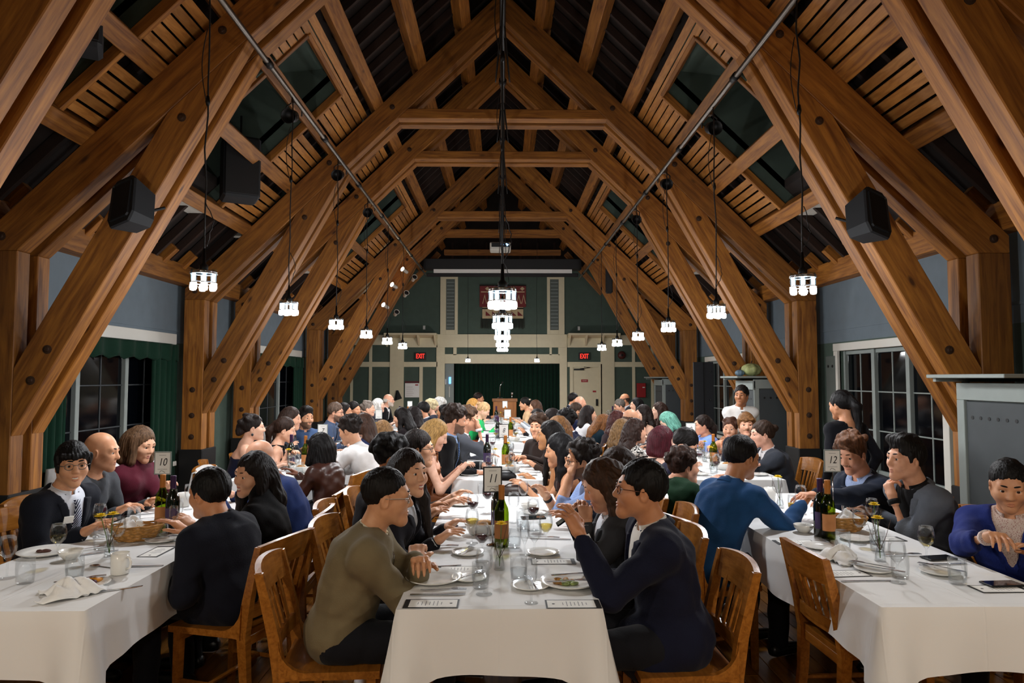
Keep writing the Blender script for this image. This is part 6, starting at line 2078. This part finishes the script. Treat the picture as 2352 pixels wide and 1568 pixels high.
# -- third and fourth tables of the centre row
person((-0.305, 11.200, 1.095), -94, 'person in bright green jacket bending over the centre row', top='blouse', col='#22b565', hair='bun', hcol='#c9a275', skin='#e0b096', fem=True, hp=-30, lean=26, lod=1, trousers='#b34a24', seed=45)
person((0.516, 10.400, 1.026), 88, 'person in black with dark hair at the third centre row table', top='tee', col='#121014', hair='long', hcol='#120d0c', fem=True, lod=2, lean=14, seed=46)
person((-0.544, 13.000, 1.109), -90, 'person with long honey blond hair and white top near the podium', top='tee', col='#e3ded6', hair='long', hl=.2, hcol='#b98845', skin='#e0b096', fem=True, lod=2, seed=47)
person((-0.501, 14.600, 1.185), -95, 'person with dark hair closest to the podium, window side', top='tee', col='#2a2428', hair='short', hcol='#241812', lod=2, seed=48)
person((0.441, 13.600, 1.111), 92, 'laughing person with dark bun and pale scrunchie near the podium', top='blouse', col='#dcb98e', hair='bun', hcol='#15100e', skin='#d59f7c', fem=True, lod=1, smile=1, hp=-6, lean=16, extra=scrunchie, seed=49)
person((0.603, 12.800, 1.084), 88, 'person with brown hair and pale top beside the laughing one', top='tee', col='#cdd3da', hair='long', hl=.18, hcol='#4a3020', skin='#d9a788', fem=True, lod=2, lean=12, seed=50)
# -- table twelve
person((1.434, 4.100, 1.146), -66, 'person in bright blue blazer reaching across table numbered twelve', top='jacket', col='#1c4674', shirt='#cfd8ea', hair='short', hcol='#0d0a0a', skin='#b87f58', hy=-4, hp=-10, lean=22, RH=(1.806, 4.150, 0.858), Rcurl=.6, LH=(1.842, 4.500, 0.703), seed=51)
person((1.268, 4.800, 0.999), -74, 'person in ribbed dark green top with short brown curls', top='tee', col='#14331e', hair='curly', hcol='#33211a', skin='#dca284', lean=8, hy=-6, seed=52)
person((1.466, 5.500, 1.089), -110, 'dark haired person in navy bowing the head beside table numbered twelve', top='tee', col='#1c1b34', hair='short', hcol='#120e0d', skin='#d6a184', hp=-34, hy=-10, lean=12, lod=1, seed=53)
person((2.330, 4.550, 1.119), 100, 'person in dark suit and open blue shirt reaching for a glass, table twelve', col='#131b2a', shirt='#a3b7de', spat='dots', scol2='#7d93bd', sscale=120, hair='curly', hcol='#5a3a26', skin='#dda283', moustache='#8a5a38', hy=22, hp=-20, lean=24, LH=(1.899, 4.200, 0.901), RH=(2.102, 4.500, 0.773), Lcurl=.6, Lel=(-.3, -.1, -.9), seed=54)
person((2.334, 3.950, 1.152), 94, 'person in grey suit and black shirt with fist at the chin', col='#5b6069', shirt='#0f0f12', hair='quiff', hcol='#13100f', skin='#d7a080', hy=4, hp=2, lean=14, LH=(2.267, 3.970, 0.919), Lcurl=1.1, Lpalm=(0, -1, 0), Lel=(-.2, .1, -1), RH=(2.337, 4.300, 0.769), seed=55)
person((2.523, 3.400, 1.091), 134, 'person in royal blue blazer and floral shirt at the end of table numbered twelve', col='#1c2c72', shirt='#d6c4bb', spat='dots', scol2='#8a3f3a', sscale=160, hair='crop', hcol='#0e0c0c', skin='#d49d78', hy=14, hp=-18, lean=12, RH=(2.212, 3.120, 0.896), Rcurl=.7, Rel=(.6, .2, -.7), Rpalm=(-.2, .5, -.8), seed=56)
# -- table 9
person((1.455, 6.200, 1.057), -80, 'person with wine red bob and bare back at table numbered nine', top='strap', col='#1a1418', hair='bob', hcol='#4f1c26', skin='#eabfa9', fem=True, sleeves='none', lean=14, hp=-8, lod=0, seed=57)
person((1.357, 6.950, 1.082), -76, 'person in black and white patterned blouse with brown hair', top='blouse', col='#e6e2da', col2='#0f0f12', pattern='blotch', pscale=34, hair='wavy', hl=.24, front=(), hcol='#2e1d17', skin='#dca88c', fem=True, lean=10, lod=0, seed=58)
person((1.352, 7.650, 1.037), -70, 'person with long light brown hair beside the patterned blouse', top='strap', col='#3a2c20', hair='wavy', hl=.34, hcol='#7b5d3a', skin='#dba88c', fem=True, sleeves='none', lean=8, lod=1, seed=59)
person((1.406, 9.450, 0.990), -88, 'person in dark teal velvet with light brown hair, head bent', top='blouse', col='#0d2430', hair='long', hl=.22, hcol='#7a4f2c', skin='#e0b096', fem=True, hp=-26, lean=18, lod=1, seed=60)
person((1.498, 8.850, 1.069), -84, 'person with dense auburn curls, second row from the door', top='tee', col='#33262a', hair='wavy', hl=.26, vol=1.3, hcol='#3e1a16', skin='#c08a66', fem=True, lod=1, seed=61)
person((1.569, 8.300, 1.124), -84, 'person with thinning brown hair beside the auburn curls', top='shirt', col='#5a504e', hair='balding', hcol='#4a3426', skin='#cf9c7c', lod=1, lean=14, seed=62)
person((2.442, 8.350, 1.041), 98, 'person in light blue dress with long dark ponytail at table numbered nine', top='tee', col='#7f9fe6', hair='pony', hl=.34, hcol='#21150f', skin='#dca284', fem=True, sleeves='short', hy=-4, lean=6, lod=1, RH=(2.155, 7.400, 0.849), Rpalm=(-.6, .4, 0), seed=63)
person((2.583, 7.750, 1.043), 140, 'smiling person in strappy peach dress facing the camera', top='strap', col='#c4835c', hair='updo', hcol='#4d3022', skin='#dfa98a', fem=True, sleeves='none', smile=.8, hy=12, lean=6, lod=1, RH=(2.119, 7.150, 0.884), Rel=(.5, .2, -.7), seed=64)
person((2.535, 7.100, 1.136), 150, 'person in dark jacket with moustache and brown fringe facing the camera', col='#121622', shirt='#e4e8f0', hair='fringe', hcol='#74502f', skin='#e0ab8e', moustache='#8a5f3a', hy=16, lean=4, lod=1, seed=65)
person((2.450, 6.450, 1.090), 92, 'person in grey suit with hair bun, hand on chin', col='#2f333b', shirt='#eef0f4', tie=('#23232c', None, None), hair='bun', hcol='#33241b', skin='#e3ae96', hp=-4, lean=16, lod=0, LH=(2.369, 6.460, 0.971), Lpalm=(0, -1, .2), Lcurl=.5, Lel=(-.1, .2, -1), RH=(-.1, .3, .80, 'l'), seed=66)
# -- third and fourth tables of the door row
person((1.291, 10.200, 1.082), -82, 'person in white top with long dark brown hair, third door row table', top='blouse', col='#e2e3e6', hair='long', hl=.4, hcol='#1d1412', skin='#d9a586', fem=True, lean=10, lod=1, hy=-8, seed=67)
person((1.186, 10.900, 1.101), -86, 'bearded person in navy suit and glasses, third door row table', col='#171e3c', shirt='#e2e4ea', hair='short', hcol='#3a2a20', beard=True, glasses='#2a2a2e', skin='#d9a280', lod=1, lean=8, seed=68)
person((1.436, 12.600, 1.163), -82, 'bald person in dark suit beyond the navy suit', col='#23252c', hair='bald', skin='#dba488', lod=2, lean=12, seed=69)
person((1.399, 13.400, 1.203), -84, 'dark haired person in suit nearest the exit door', col='#1b2030', hair='short', hcol='#120e0d', lod=2, lean=8, seed=70)
person((2.220, 9.200, 1.035), 92, 'person with mint green hair bending the head', top='tee', col='#15141a', hair='bob', hcol='#6fae9c', skin='#e0b8a0', fem=True, hp=-32, lean=20, lod=1, seed=71)
person((2.333, 10.200, 1.133), 90, 'person with dark brown hair and black top behind the mint green hair', top='tank', col='#121116', hair='long', hl=.2, hcol='#2d1c15', skin='#e0b49c', fem=True, sleeves='none', lod=1, seed=72)
person((2.000, 9.750, 1.112), 96, 'person with dark wavy hair and bare shoulders, third door row table', top='strap', col='#2a1a1c', hair='wavy', hl=.18, hcol='#1d130f', skin='#e0b49c', fem=True, sleeves='none', lod=1, seed=73)
person((2.347, 12.000, 1.147), 96, 'person with long black hair beside the red fire cabinet', top='tee', col='#16151a', hair='long', hl=.26, hcol='#0e0b0b', skin='#dba88c', fem=True, lod=2, seed=74)
person((2.210, 12.900, 1.095), 96, 'person in suit and glasses with grey hair, fourth door row table', col='#1a1c22', shirt='#eef0f2', hair='short', hcol='#5d564f', glasses='#2a2a2e', skin='#d9a284', hp=-14, lod=1, lean=14, seed=75)
person((2.498, 14.000, 1.183), 94, 'balding person in dark suit, end of the fourth door row table', col='#20222a', hair='balding', hcol='#3a2c24', skin='#c98c68', lod=2, seed=76)
# -- standing
person((2.947, 8.400, 1.406), 178, 'standing waiter in white shirt and black tie behind table numbered nine', top='shirt', col='#eceae6', hair='short', hcol='#15100e', skin='#a8714d', tie=('#16161a', None, None), stand=True, hy=-34, lean=6, lod=1, size=.9, chair=False, group='people standing', RH=(3.064, 8.200, 1.009), LH=(2.705, 8.200, 0.932), seed=77)
person((2.987, 6.000, 1.382), 16, 'standing person in black with long dark ponytail, back to the camera', top='tee', col='#0c0d14', hair='pony', hl=.4, hcol='#0a0809', skin='#c48c68', fem=True, stand=True, hy=10, hp=-8, lean=4, lod=1, chair=False, group='people standing', seed=78)

def chair_label(l):
    w = l.split(',')[0].split()
    return 'oak chair of the ' + ' '.join(w[:10])
ORDN = ['first', 'second', 'third', 'fourth', 'fifth', 'sixth', 'seventh']
for (o, org, yaw, st, ch) in PEOPLE:
    if ch:
        chair(org[0] + .02 * math.sin(R(yaw)), org[1] - .02 * math.cos(R(yaw)), R(yaw), chair_label(o['label']))
chair(1.64, 3.14, R(-88), 'empty oak slat back chair beside the near end of table numbered twelve')
chair(-2.95, 3.45, R(-95), 'empty oak chair at the window side edge of table numbered ten')
# ------------------------------------------------------------------ on the tables: the three near ones item by item
def nm(d, where):
    return d + ' ' + where
T10, T11, T12 = 'on table numbered ten', 'on table numbered eleven', 'on table numbered twelve'
def P_(key, xy, label, rz=0.0, **kw):
    return put(key, xy[0], xy[1], label, rz=R(rz), **kw)
# table eleven
P_('plate', (-0.293, 2.986), 'large empty dinner plate before the beige cardigan')
P_('fork', (-0.234, 2.841), 'fork lying in front of the large empty dinner plate', 0)
P_('knife', (-0.259, 2.791), 'knife lying in front of the large empty dinner plate', 2)
P_('menu', (-0.272, 2.681), 'menu card at the near window side corner of table numbered eleven', 180)
P_('menu', (-0.195, 3.152), 'menu card behind the large empty dinner plate', 180)
P_('knife', (-0.296, 3.196), 'knife beside the beige cardigan sleeve', 12)
P_('fork', (-0.313, 3.569), 'fork on bare cloth beyond the beige cardigan sleeve', -3)
P_('steak', (-0.259, 4.042), 'dark handled knife beyond the lone fork ' + T11, 0)
P_('knife', (-0.305, 4.264), 'knife nearest the bracelet arm ' + T11, -4)
P_('side_plate', (-0.169, 3.428), 'side plate with fork in front of the bread bowl ' + T11)
P_('fork', (-0.177, 3.445), 'fork resting on the side plate in front of the bread bowl', 70, z=TZ + .012)
P_('side_plate', (-0.142, 3.003), 'side plate touching the large empty dinner plate')
P_('spoon', (-0.139, 3.016), 'spoon on the side plate touching the large dinner plate', 50, z=TZ + .013)
P_('wine_empty', (-0.073, 2.794), 'empty wine glass nearest the camera ' + T11)
P_('tumbler', (-0.090, 2.880), 'water tumbler behind the nearest empty wine glass ' + T11)
P_('wine_red', (-0.096, 3.283), 'wine glass with red dregs behind the menu card ' + T11)
P_('wine_white', (-0.159, 3.641), 'wine glass with white wine left of the sign reading eleven')
P_('wine_red', (-0.176, 4.124), 'full red wine glass beside the bracelet hand')
P_('bread_bowl', (-0.111, 3.861), 'white china bowl with a roll, table numbered eleven')
P_('roll', (-0.102, 3.882), 'bread roll in the china bowl, table numbered eleven', 20, z=TZ + .03)
P_('bottle_green', (-0.004, 3.574), 'green white wine bottle beside the sign reading eleven')
P_('bottle_dark', (-0.026, 3.860), 'dark wine bottle behind the sign reading eleven')
P_('vase', (-0.013, 3.149), 'bud vase with one yellow flower before the green bottle ' + T11, 40)
P_('tumbler', (0.061, 3.546), 'water tumbler right of the green bottle ' + T11)
P_('tumbler', (0.070, 2.975), 'water tumbler in the middle of the near end of table eleven')
P_('flute', (0.110, 3.399), 'slim flute between tumblers ' + T11)
P_('side_plate', (0.116, 2.883), 'side plate left of the plate with leftovers')
P_('fork', (0.124, 2.889), 'fork on the side plate left of the leftovers', 100, z=TZ + .013)
P_('flute', (0.112, 2.685), 'flute nearest the camera at the end of table eleven')
P_('wine_empty', (0.155, 3.326), 'empty wine glass behind the side plate near the leftovers')
P_('side_plate', (0.201, 3.423), 'side plate beside the white wine near the gesturing hand')
P_('wine_white', (0.221, 3.508), 'white wine glass under the gesturing hand')
P_('wine_red', (0.177, 3.944), 'red wine glass beside the dark phone ' + T11)
P_('phone', (0.192, 4.283), 'dark phone lying ' + T11, 8)
P_('plate', (0.281, 2.922), 'dinner plate with leftovers before the navy coat')
P_('knife', (0.317, 2.997), 'knife lying across the plate with leftovers', 12, z=TZ + .022)
P_('fork', (0.282, 2.875), 'fork lying across the plate with leftovers', 5, z=TZ + .022)
P_('menu', (0.271, 2.668), 'menu card at the near door side corner of table numbered eleven', 0)
P_('menu', (0.240, 3.278), 'menu card under the elbow of the navy coat', 0)
P_('fork', (0.223, 3.753), 'fork beside the white wine under the gesturing hand', -14)
P_('knife', (0.261, 3.732), 'knife beside the white wine under the gesturing hand', -8)
P_('tumbler', (0.116, 3.979), 'water tumbler near the dark phone ' + T11)
P_('wine_empty', (0.069, 4.157), 'tall empty wine glass in the middle of table eleven')
P_('wine_empty', (0.140, 4.595), 'empty wine glass at the far end of table eleven')
P_('flute', (-0.143, 4.645), 'flute at the far end of table eleven')
P_('wine_red', (-0.095, 4.451), 'red wine glass at the far end of table eleven')
P_('side_plate', (-0.279, 4.725), 'side plate with bread crust by the bracelet hand')
P_('side_plate', (0.212, 4.419), 'side plate by the bearded person in light blue ' + T11)
P_('bowl', (0.175, 4.534), 'small bowl at the far end of table eleven')
LEFTO = plain('leftover_food', '#a8793c', .7, noise=.6, nscale=60)
GREENF = plain('salad_leaf', '#8a9a5a', .6, noise=.4, nscale=50)
def scraps(xy, label, seed, n=9, spread=.05, cols=None):
    rr = random.Random(seed)
    t = thing('food_leftovers', (xy[0], xy[1], TZ + .008), label, 'food')
    for k in range(n):
        a, r_ = rr.uniform(0, 6.28), rr.uniform(0, spread)
        s = rr.uniform(.006, .014)
        M = Matrix.Translation((r_ * math.cos(a), r_ * math.sin(a), .004)) @ Matrix.Rotation(rr.uniform(0, 3), 4, 'Z') @ Matrix.Diagonal((s * 2, s, s * .8, 1))
        MB().lathe([(.2, -.9), (.8, -.5), (1, 0), (.75, .6), (.2, .9)], 8, M=M).build('food_piece', (cols or [LEFTO, GREENF])[k % len(cols or [0, 1])], t, True)
scraps((0.270, 2.935), 'leftover bits of food on the plate before the navy coat', 3, 14)
table_sign(*(-0.051, 3.602), '11', 'framed sign reading eleven on a thin pole', .12, True, .27)
# handbag at the far end
def handbag(xy, z, label, col, w=.13):
    t = thing('handbag', (xy[0], xy[1], z), label, 'handbag')
    m = plain('bag_' + col, col, .5, bump=.3, nscale=30)
    mb = MB(); mb.lathe([(.6, 0), (1, .1), (1.02, .45), (.8, .8), (.25, 1)], 18, M=Matrix.Diagonal((w, w * .45, .075, 1)))
    mb.build('bag_body', m, t, True)
    MB().tube([(-w * .8, 0, .05), (-w * .4, -.02, .085), (w * .3, -.02, .085), (w * .8, 0, .05)], .005, 6).build('bag_strap', m, t, True)
handbag((0.111, 5.138), TZ, 'flat dark brown handbag at the far end of table numbered eleven', '#2a1a14', .15)
handbag((0.030, 5.880), TZ, 'small black bag at the near edge of table numbered eight', '#0c0d10', .09)
# table ten
P_('wine_empty', (-2.150, 3.044), 'empty wine glass at the picture edge ' + T10)
P_('tumbler_empty', (-2.019, 2.967), 'empty tumbler near the resting hand ' + T10)
P_('tumbler', (-1.837, 3.008), 'tumbler with a little water behind the crumpled napkin ' + T10)
P_('plate', (-2.258, 3.457), 'large plate before the navy suit ' + T10)
scraps((-2.278, 3.474), 'small scrap of food on the large plate ' + T10, 5, 3, .02, [plain('dark_scrap', '#4a2a20', .7)])
P_('wine_white', (-2.094, 3.295), 'wine glass with pale wine before the large plate ' + T10)
P_('bowl', (-2.072, 3.357), 'small white bowl beside the large plate ' + T10)
P_('side_plate', (-1.729, 2.932), 'side plate with salad and napkin ' + T10)
P_('napkin', (-1.727, 2.801), 'crumpled white napkin at the near corner of table ten', 20)
scraps((-1.758, 2.951), 'orange and purple salad remains ' + T10, 6, 8, .06, [plain('orange_food', '#d08a24', .5), plain('purple_food', '#4a1830', .6)])
P_('fork', (-1.778, 2.964), 'fork by the salad remains ' + T10, 30, z=TZ + .014)
P_('knife', (-1.595, 2.866), 'knife at the near edge of table numbered ten', 30)
P_('mug', (-1.697, 3.104), 'white coffee mug before the dark navy coat', -20)
P_('spoon', (-1.820, 3.210), 'spoon left of the coffee mug', 160)
P_('knife', (-1.677, 3.223), 'knife right of the coffee mug', 4)
P_('tumbler_empty', (-2.023, 3.522), 'tumbler before the bread basket ' + T10)
P_('wine_white', (-2.198, 3.807), 'wine glass with pale wine before the grey sweater')
P_('vase2', (-1.914, 3.403), 'bud vase with two yellow flowers ' + T10, 10)
P_('wine_empty', (-1.892, 3.435), 'empty wine glass beside the bud vase ' + T10)
P_('fork', (-2.093, 3.540), 'fork beside the bowl ' + T10, 40)
P_('knife', (-2.022, 3.454), 'knife beside the bowl ' + T10, 35)
P_('basket', (-1.967, 3.744), 'wicker bread basket lined with a napkin ' + T10, 15)
P_('napkin_basket', (-2.039, 3.825), 'white napkin bunched inside the wicker bread basket ' + T10, 10, z=TZ + .03)
P_('menu', (-1.725, 3.492), 'menu card beside the dark navy coat', 90)
P_('bottle_green', (-1.949, 3.985), 'green wine bottle below the sign reading ten')
P_('bottle_dark', (-1.868, 3.940), 'dark wine bottle with violet label beside the sign reading ten')
table_sign(*(-1.998, 4.078), '10', 'framed sign reading ten on a thin pole', .0, False, .30)
P_('side_plate', (-1.814, 3.712), 'side plate with cutlery before the bottles ' + T10)
P_('fork', (-1.812, 3.722), 'fork on the side plate before the bottles ' + T10, 15, z=TZ + .013)
P_('tumbler', (-1.853, 3.782), 'water tumbler before the bottles ' + T10)
P_('flute', (-1.805, 3.822), 'flute beside the dark bottle ' + T10)
P_('flute', (-1.890, 4.064), 'second flute behind the dark bottle ' + T10)
P_('tumbler', (-2.177, 4.116), 'water tumbler before the burgundy turtleneck')
P_('fork', (-2.170, 4.290), 'fork before the burgundy turtleneck', 20)
P_('flute', (-2.077, 4.596), 'flute at the far end of table ten')
P_('mug', (-2.159, 4.704), 'white coffee mug at the far end of table ten', 60)
P_('knife', (-2.302, 4.426), 'knife under the turtleneck sleeve', 30)
# table twelve
table_sign(*(1.993, 4.130), '12', 'framed sign reading twelve on a thin pole', -.05, False, .30)
P_('bottle_dark', (1.753, 3.782), 'dark wine bottle with violet label ' + T12)
P_('bottle_green', (1.765, 3.721), 'green wine bottle with orange foil ' + T12)
P_('basket', (1.940, 3.920), 'wicker bread basket lined with a napkin ' + T12, -10)
P_('napkin_basket', (1.988, 3.964), 'white napkin bunched inside the wicker bread basket ' + T12, 70, z=TZ + .03)
P_('wine_white', (1.869, 3.594), 'white wine glass beside the bread basket ' + T12)
P_('wine_empty', (2.111, 3.917), 'empty wine glass before the grey suit ' + T12)
P_('tumbler', (2.157, 4.282), 'water tumbler before the open blue shirt')
P_('tumbler', (2.300, 4.334), 'water tumbler before the fist at the chin')
P_('flute_yellow', (1.744, 4.134), 'flute of orange juice beside the blue blazer')
P_('vase', (1.793, 3.264), 'bud vase with yellow flower in the middle of table twelve', 200)
P_('vase', (1.953, 3.593), 'second bud vase with yellow flower behind the first ' + T12, 80)
P_('tumbler', (1.883, 3.450), 'water tumbler between the two bud vases ' + T12)
P_('tumbler', (1.706, 3.444), 'water tumbler behind the crumpled napkin ' + T12)
P_('wine_empty', (1.680, 2.927), 'empty wine glass nearest the camera ' + T12)
P_('tumbler_empty', (1.728, 2.990), 'empty tumbler behind the nearest wine glass ' + T12)
P_('wine_white', (1.967, 3.186), 'white wine glass before the floral shirt')
P_('tumbler', (1.923, 2.906), 'water tumbler at the door side edge of table twelve')
P_('side_plate', (1.672, 3.104), 'side plate with knife and fork in the middle of table twelve')
P_('fork', (1.679, 3.140), 'fork on the middle side plate ' + T12, 140, z=TZ + .014)
P_('knife', (1.688, 3.097), 'knife on the middle side plate ' + T12, 140, z=TZ + .014)
P_('side_plate', (1.944, 3.059), 'side plate with cutlery beside the water tumbler ' + T12)
P_('fork', (1.966, 3.093), 'fork on the side plate beside the tumbler ' + T12, 130, z=TZ + .014)
P_('napkin', (1.614, 3.290), 'crumpled white napkin beside the empty oak chair', 30)
P_('menu', (1.515, 3.059), 'menu card under the crumpled napkin ' + T12, 185)
P_('menu', (1.546, 3.636), 'menu card beside the blue blazer ' + T12, 180)
P_('menu', (2.054, 3.707), 'menu card before the grey suit ' + T12, 0)
P_('menu', (2.049, 2.832), 'menu card under the phone at the edge of table twelve', 0)
P_('phone', (2.092, 2.879), 'phone lying on a menu card ' + T12, 4, z=TZ + .003)
P_('phone', (2.099, 3.306), 'black phone before the floral shirt ' + T12, 10)
P_('knife', (1.557, 2.948), 'knife at the near edge of table numbered twelve', 2)
P_('fork', (1.963, 3.365), 'fork before the black phone ' + T12, 4)
P_('knife', (2.064, 3.207), 'knife behind the black phone ' + T12, 4)
P_('side_plate', (1.619, 3.524), 'side plate beside the bottles ' + T12)
P_('fork', (1.716, 3.596), 'fork beside the bottles ' + T12, 80)
P_('bowl', (1.700, 3.879), 'small white bowl beside the blue blazer')
P_('side_plate', (1.896, 3.689), 'side plate before the white wine ' + T12)
P_('wine_empty', (1.882, 4.695), 'wine glass at the far end of table twelve')
P_('vase', (1.861, 4.601), 'bud vase with yellow flower at the far end of table twelve', 120)
P_('wine_empty', (1.912, 4.395), 'empty wine glass under the reaching hand ' + T12)
P_('mug', (1.893, 4.861), 'white coffee mug at the far end of table twelve', 30)

# ------------------------------------------------------------------ the other tables, place by place
SIDE = {-1: 'window side', 1: 'door side'}
rr = random.Random(21)
for (c, r), (x, y0, tn) in TAB.items():
    if r == 0:
        continue
    L = TL[r]
    n = 4
    for k in range(n):
        yc = y0 + .32 + k * (L - .6) / (n - 1)
        for s in (-1, 1):
            if (c, s) in ((0, 1), (2, -1)) and r >= 2 and k % 2:
                continue
            w = '%s place on the %s, %s' % (ORDN[k], SIDE[s], tn)
            xe = x + s * (TW / 2 - .13)
            j = lambda q: rr.uniform(-q, q)
            fz = -90 if s > 0 else 90
            put(rr.choice(['wine_empty', 'wine_red', 'wine_white', 'wine_red']), xe - s * .15 + j(.03), yc - .1 + j(.05), 'wine glass at the ' + w)
            put('tumbler', xe - s * .13 + j(.03), yc + .1 + j(.05), 'water tumbler at the ' + w)
            if rr.random() < .75:
                put('side_plate', xe - s * .02 + j(.03), yc + j(.06), 'side plate at the ' + w)
            if rr.random() < .35:
                put('plate', xe + s * .0, yc + .02, 'dinner plate at the ' + w) if r > 1 else None
            put('fork', xe + s * .01, yc - .13 + j(.02), 'fork at the ' + w, rz=R(180 * (s > 0) + j(10)))
            put('knife', xe + s * .01, yc + .14 + j(.02), 'knife at the ' + w, rz=R(180 * (s > 0) + j(10)))
            if r == 1 or rr.random() < .4:
                put('menu', xe + s * .02, yc + .22, 'menu card at the ' + w, rz=R(90 + 90 * s)) if k < 3 else None
    for k in range(3):
        put(rr.choice(['wine_empty', 'flute', 'wine_empty']), x + rr.uniform(-.12, .12), y0 + .5 + k * .75, '%s glass down the middle of the %s' % (ORDN[k], tn))
    ys = y0 + (.9 if r == 1 else .8)
    if r == 1:
        ys = [6.75, 6.75, 6.9][c]
    sx_ = {(0, 1): -1.76, (1, 1): .013, (2, 1): 1.9, (0, 2): -1.78, (1, 2): .075, (2, 2): 1.77 + .3, (0, 3): -1.82, (1, 3): .05, (2, 3): 2.3}[(c, r)]
    table_sign(sx_, ys, NUM.get((c, r)), 'small framed number sign standing on the ' + tn, 0, r == 1 and c == 1, .28)
    put('vase', x + .08, ys + .25, 'bud vase with yellow flower behind the sign, ' + tn, rz=1.0)
    put('vase', x - .03, ys - .35, 'bud vase with yellow flower before the sign, ' + tn, rz=2.0)
    put('bottle_green', x + .06, ys - .12, 'green wine bottle beside the sign, ' + tn)
    put('bottle_dark', x - .12, ys + .02, 'dark wine bottle beside the sign, ' + tn)
    put('bread_bowl', x + .1, ys - .4, 'china bread bowl on the ' + tn)
    put('roll', x + .1, ys - .4, 'bread roll in the china bowl, ' + tn, z=TZ + .03)

# cloth covered side tables under the windows and a jacket on a chair
for k, (x, y, w, l, lab) in enumerate(((-4.05, 7.05, .55, .9, 'small side table with white cloth under the first curtained window'), (-4.05, 12.6, .55, 1.3, 'small side table with white cloth under the second curtained window'))):
    t = thing('side_table', (x, y, 0), lab, 'side table')
    MB().cbox((-w / 2, -l / 2, .72), (w / 2, l / 2, .75), .004).build('table_top', TABLEW, t)
    for sx_ in (-1, 1):
        for sy_ in (-1, 1):
            MB().cbox((sx_ * (w / 2 - .05) - .02, sy_ * (l / 2 - .05) - .02, 0), (sx_ * (w / 2 - .05) + .02, sy_ * (l / 2 - .05) + .02, .72), .004).build('leg', TABLEW, t)
    mb = MB(); vs = []; fs = []
    per = [(-w / 2, -l / 2), (w / 2, -l / 2), (w / 2, l / 2), (-w / 2, l / 2)]
    pts = []
    for i in range(4):
        a, b = Vector(per[i]), Vector(per[(i + 1) % 4])
        for q in range(14):
            pts.append(a.lerp(b, q / 14))
    for i, p in enumerate(pts):
        o_ = p.normalized()
        for q in range(4):
            f = q / 3
            vs.append((p.x + o_.x * (.01 + .03 * f * (1 + .6 * math.sin(i * 1.3))), p.y + o_.y * (.01 + .03 * f * (1 + .6 * math.sin(i * 1.3))), .756 - .42 * f))
    n = len(pts)
    fs = [(i * 4 + q + 1, ((i + 1) % n) * 4 + q + 1, ((i + 1) % n) * 4 + q, i * 4 + q) for i in range(n) for q in range(3)] + [tuple(i * 4 for i in range(n))]
    mb.add(vs, fs).build('side_cloth', LINEN, t, True)
t = thing('draped_jacket', (-2.53, 5.98, 0), 'pale jacket with dark emblem hung over a chair back at table numbered seven', 'jacket')
chair(-2.30, 5.98, R(-90), 'oak chair carrying a pale jacket at table numbered seven')
mb = MB(); vs = []; n = 14
prof = [(.02, .5), (.0, .7), (-.012, .84), (-.03, .87), (-.06, .86), (-.08, .7), (-.085, .45)]
for i in range(n + 1):
    u = i / n * 2 - 1
    for (px, pz) in prof:
        vs.append((px - .02 * (1 - u * u) + .008 * math.sin(u * 9 + pz * 12), u * .22, pz - .03 * u * u))
m = len(prof)
mb.add(vs, [(i * m + q, (i + 1) * m + q, (i + 1) * m + q + 1, i * m + q + 1) for i in range(n) for q in range(m - 1)])
o = mb.build('jacket_cloth', fabric('pale_jacket', '#c9c7c4'), t, True); o.modifiers.new('cloth', 'SOLIDIFY').thickness = .012
MB().lathe([(.035, 0), (.03, .004)], 16, M=Matrix.Translation((-.105, -.06, .72)) @ Matrix.Rotation(-PI / 2, 4, 'Y') @ Matrix.Diagonal((1.4, .8, 1, 1))).build('emblem', plain('gold_emblem', '#8a6a2a', .5), t)

# prototypes that no place used
def drop_tree(o):
    for ch in list(o.children):
        drop_tree(ch)
    bpy.data.objects.remove(o)
for k_, (o_, used_) in PROTO.items():
    if not used_:
        drop_tree(o_)
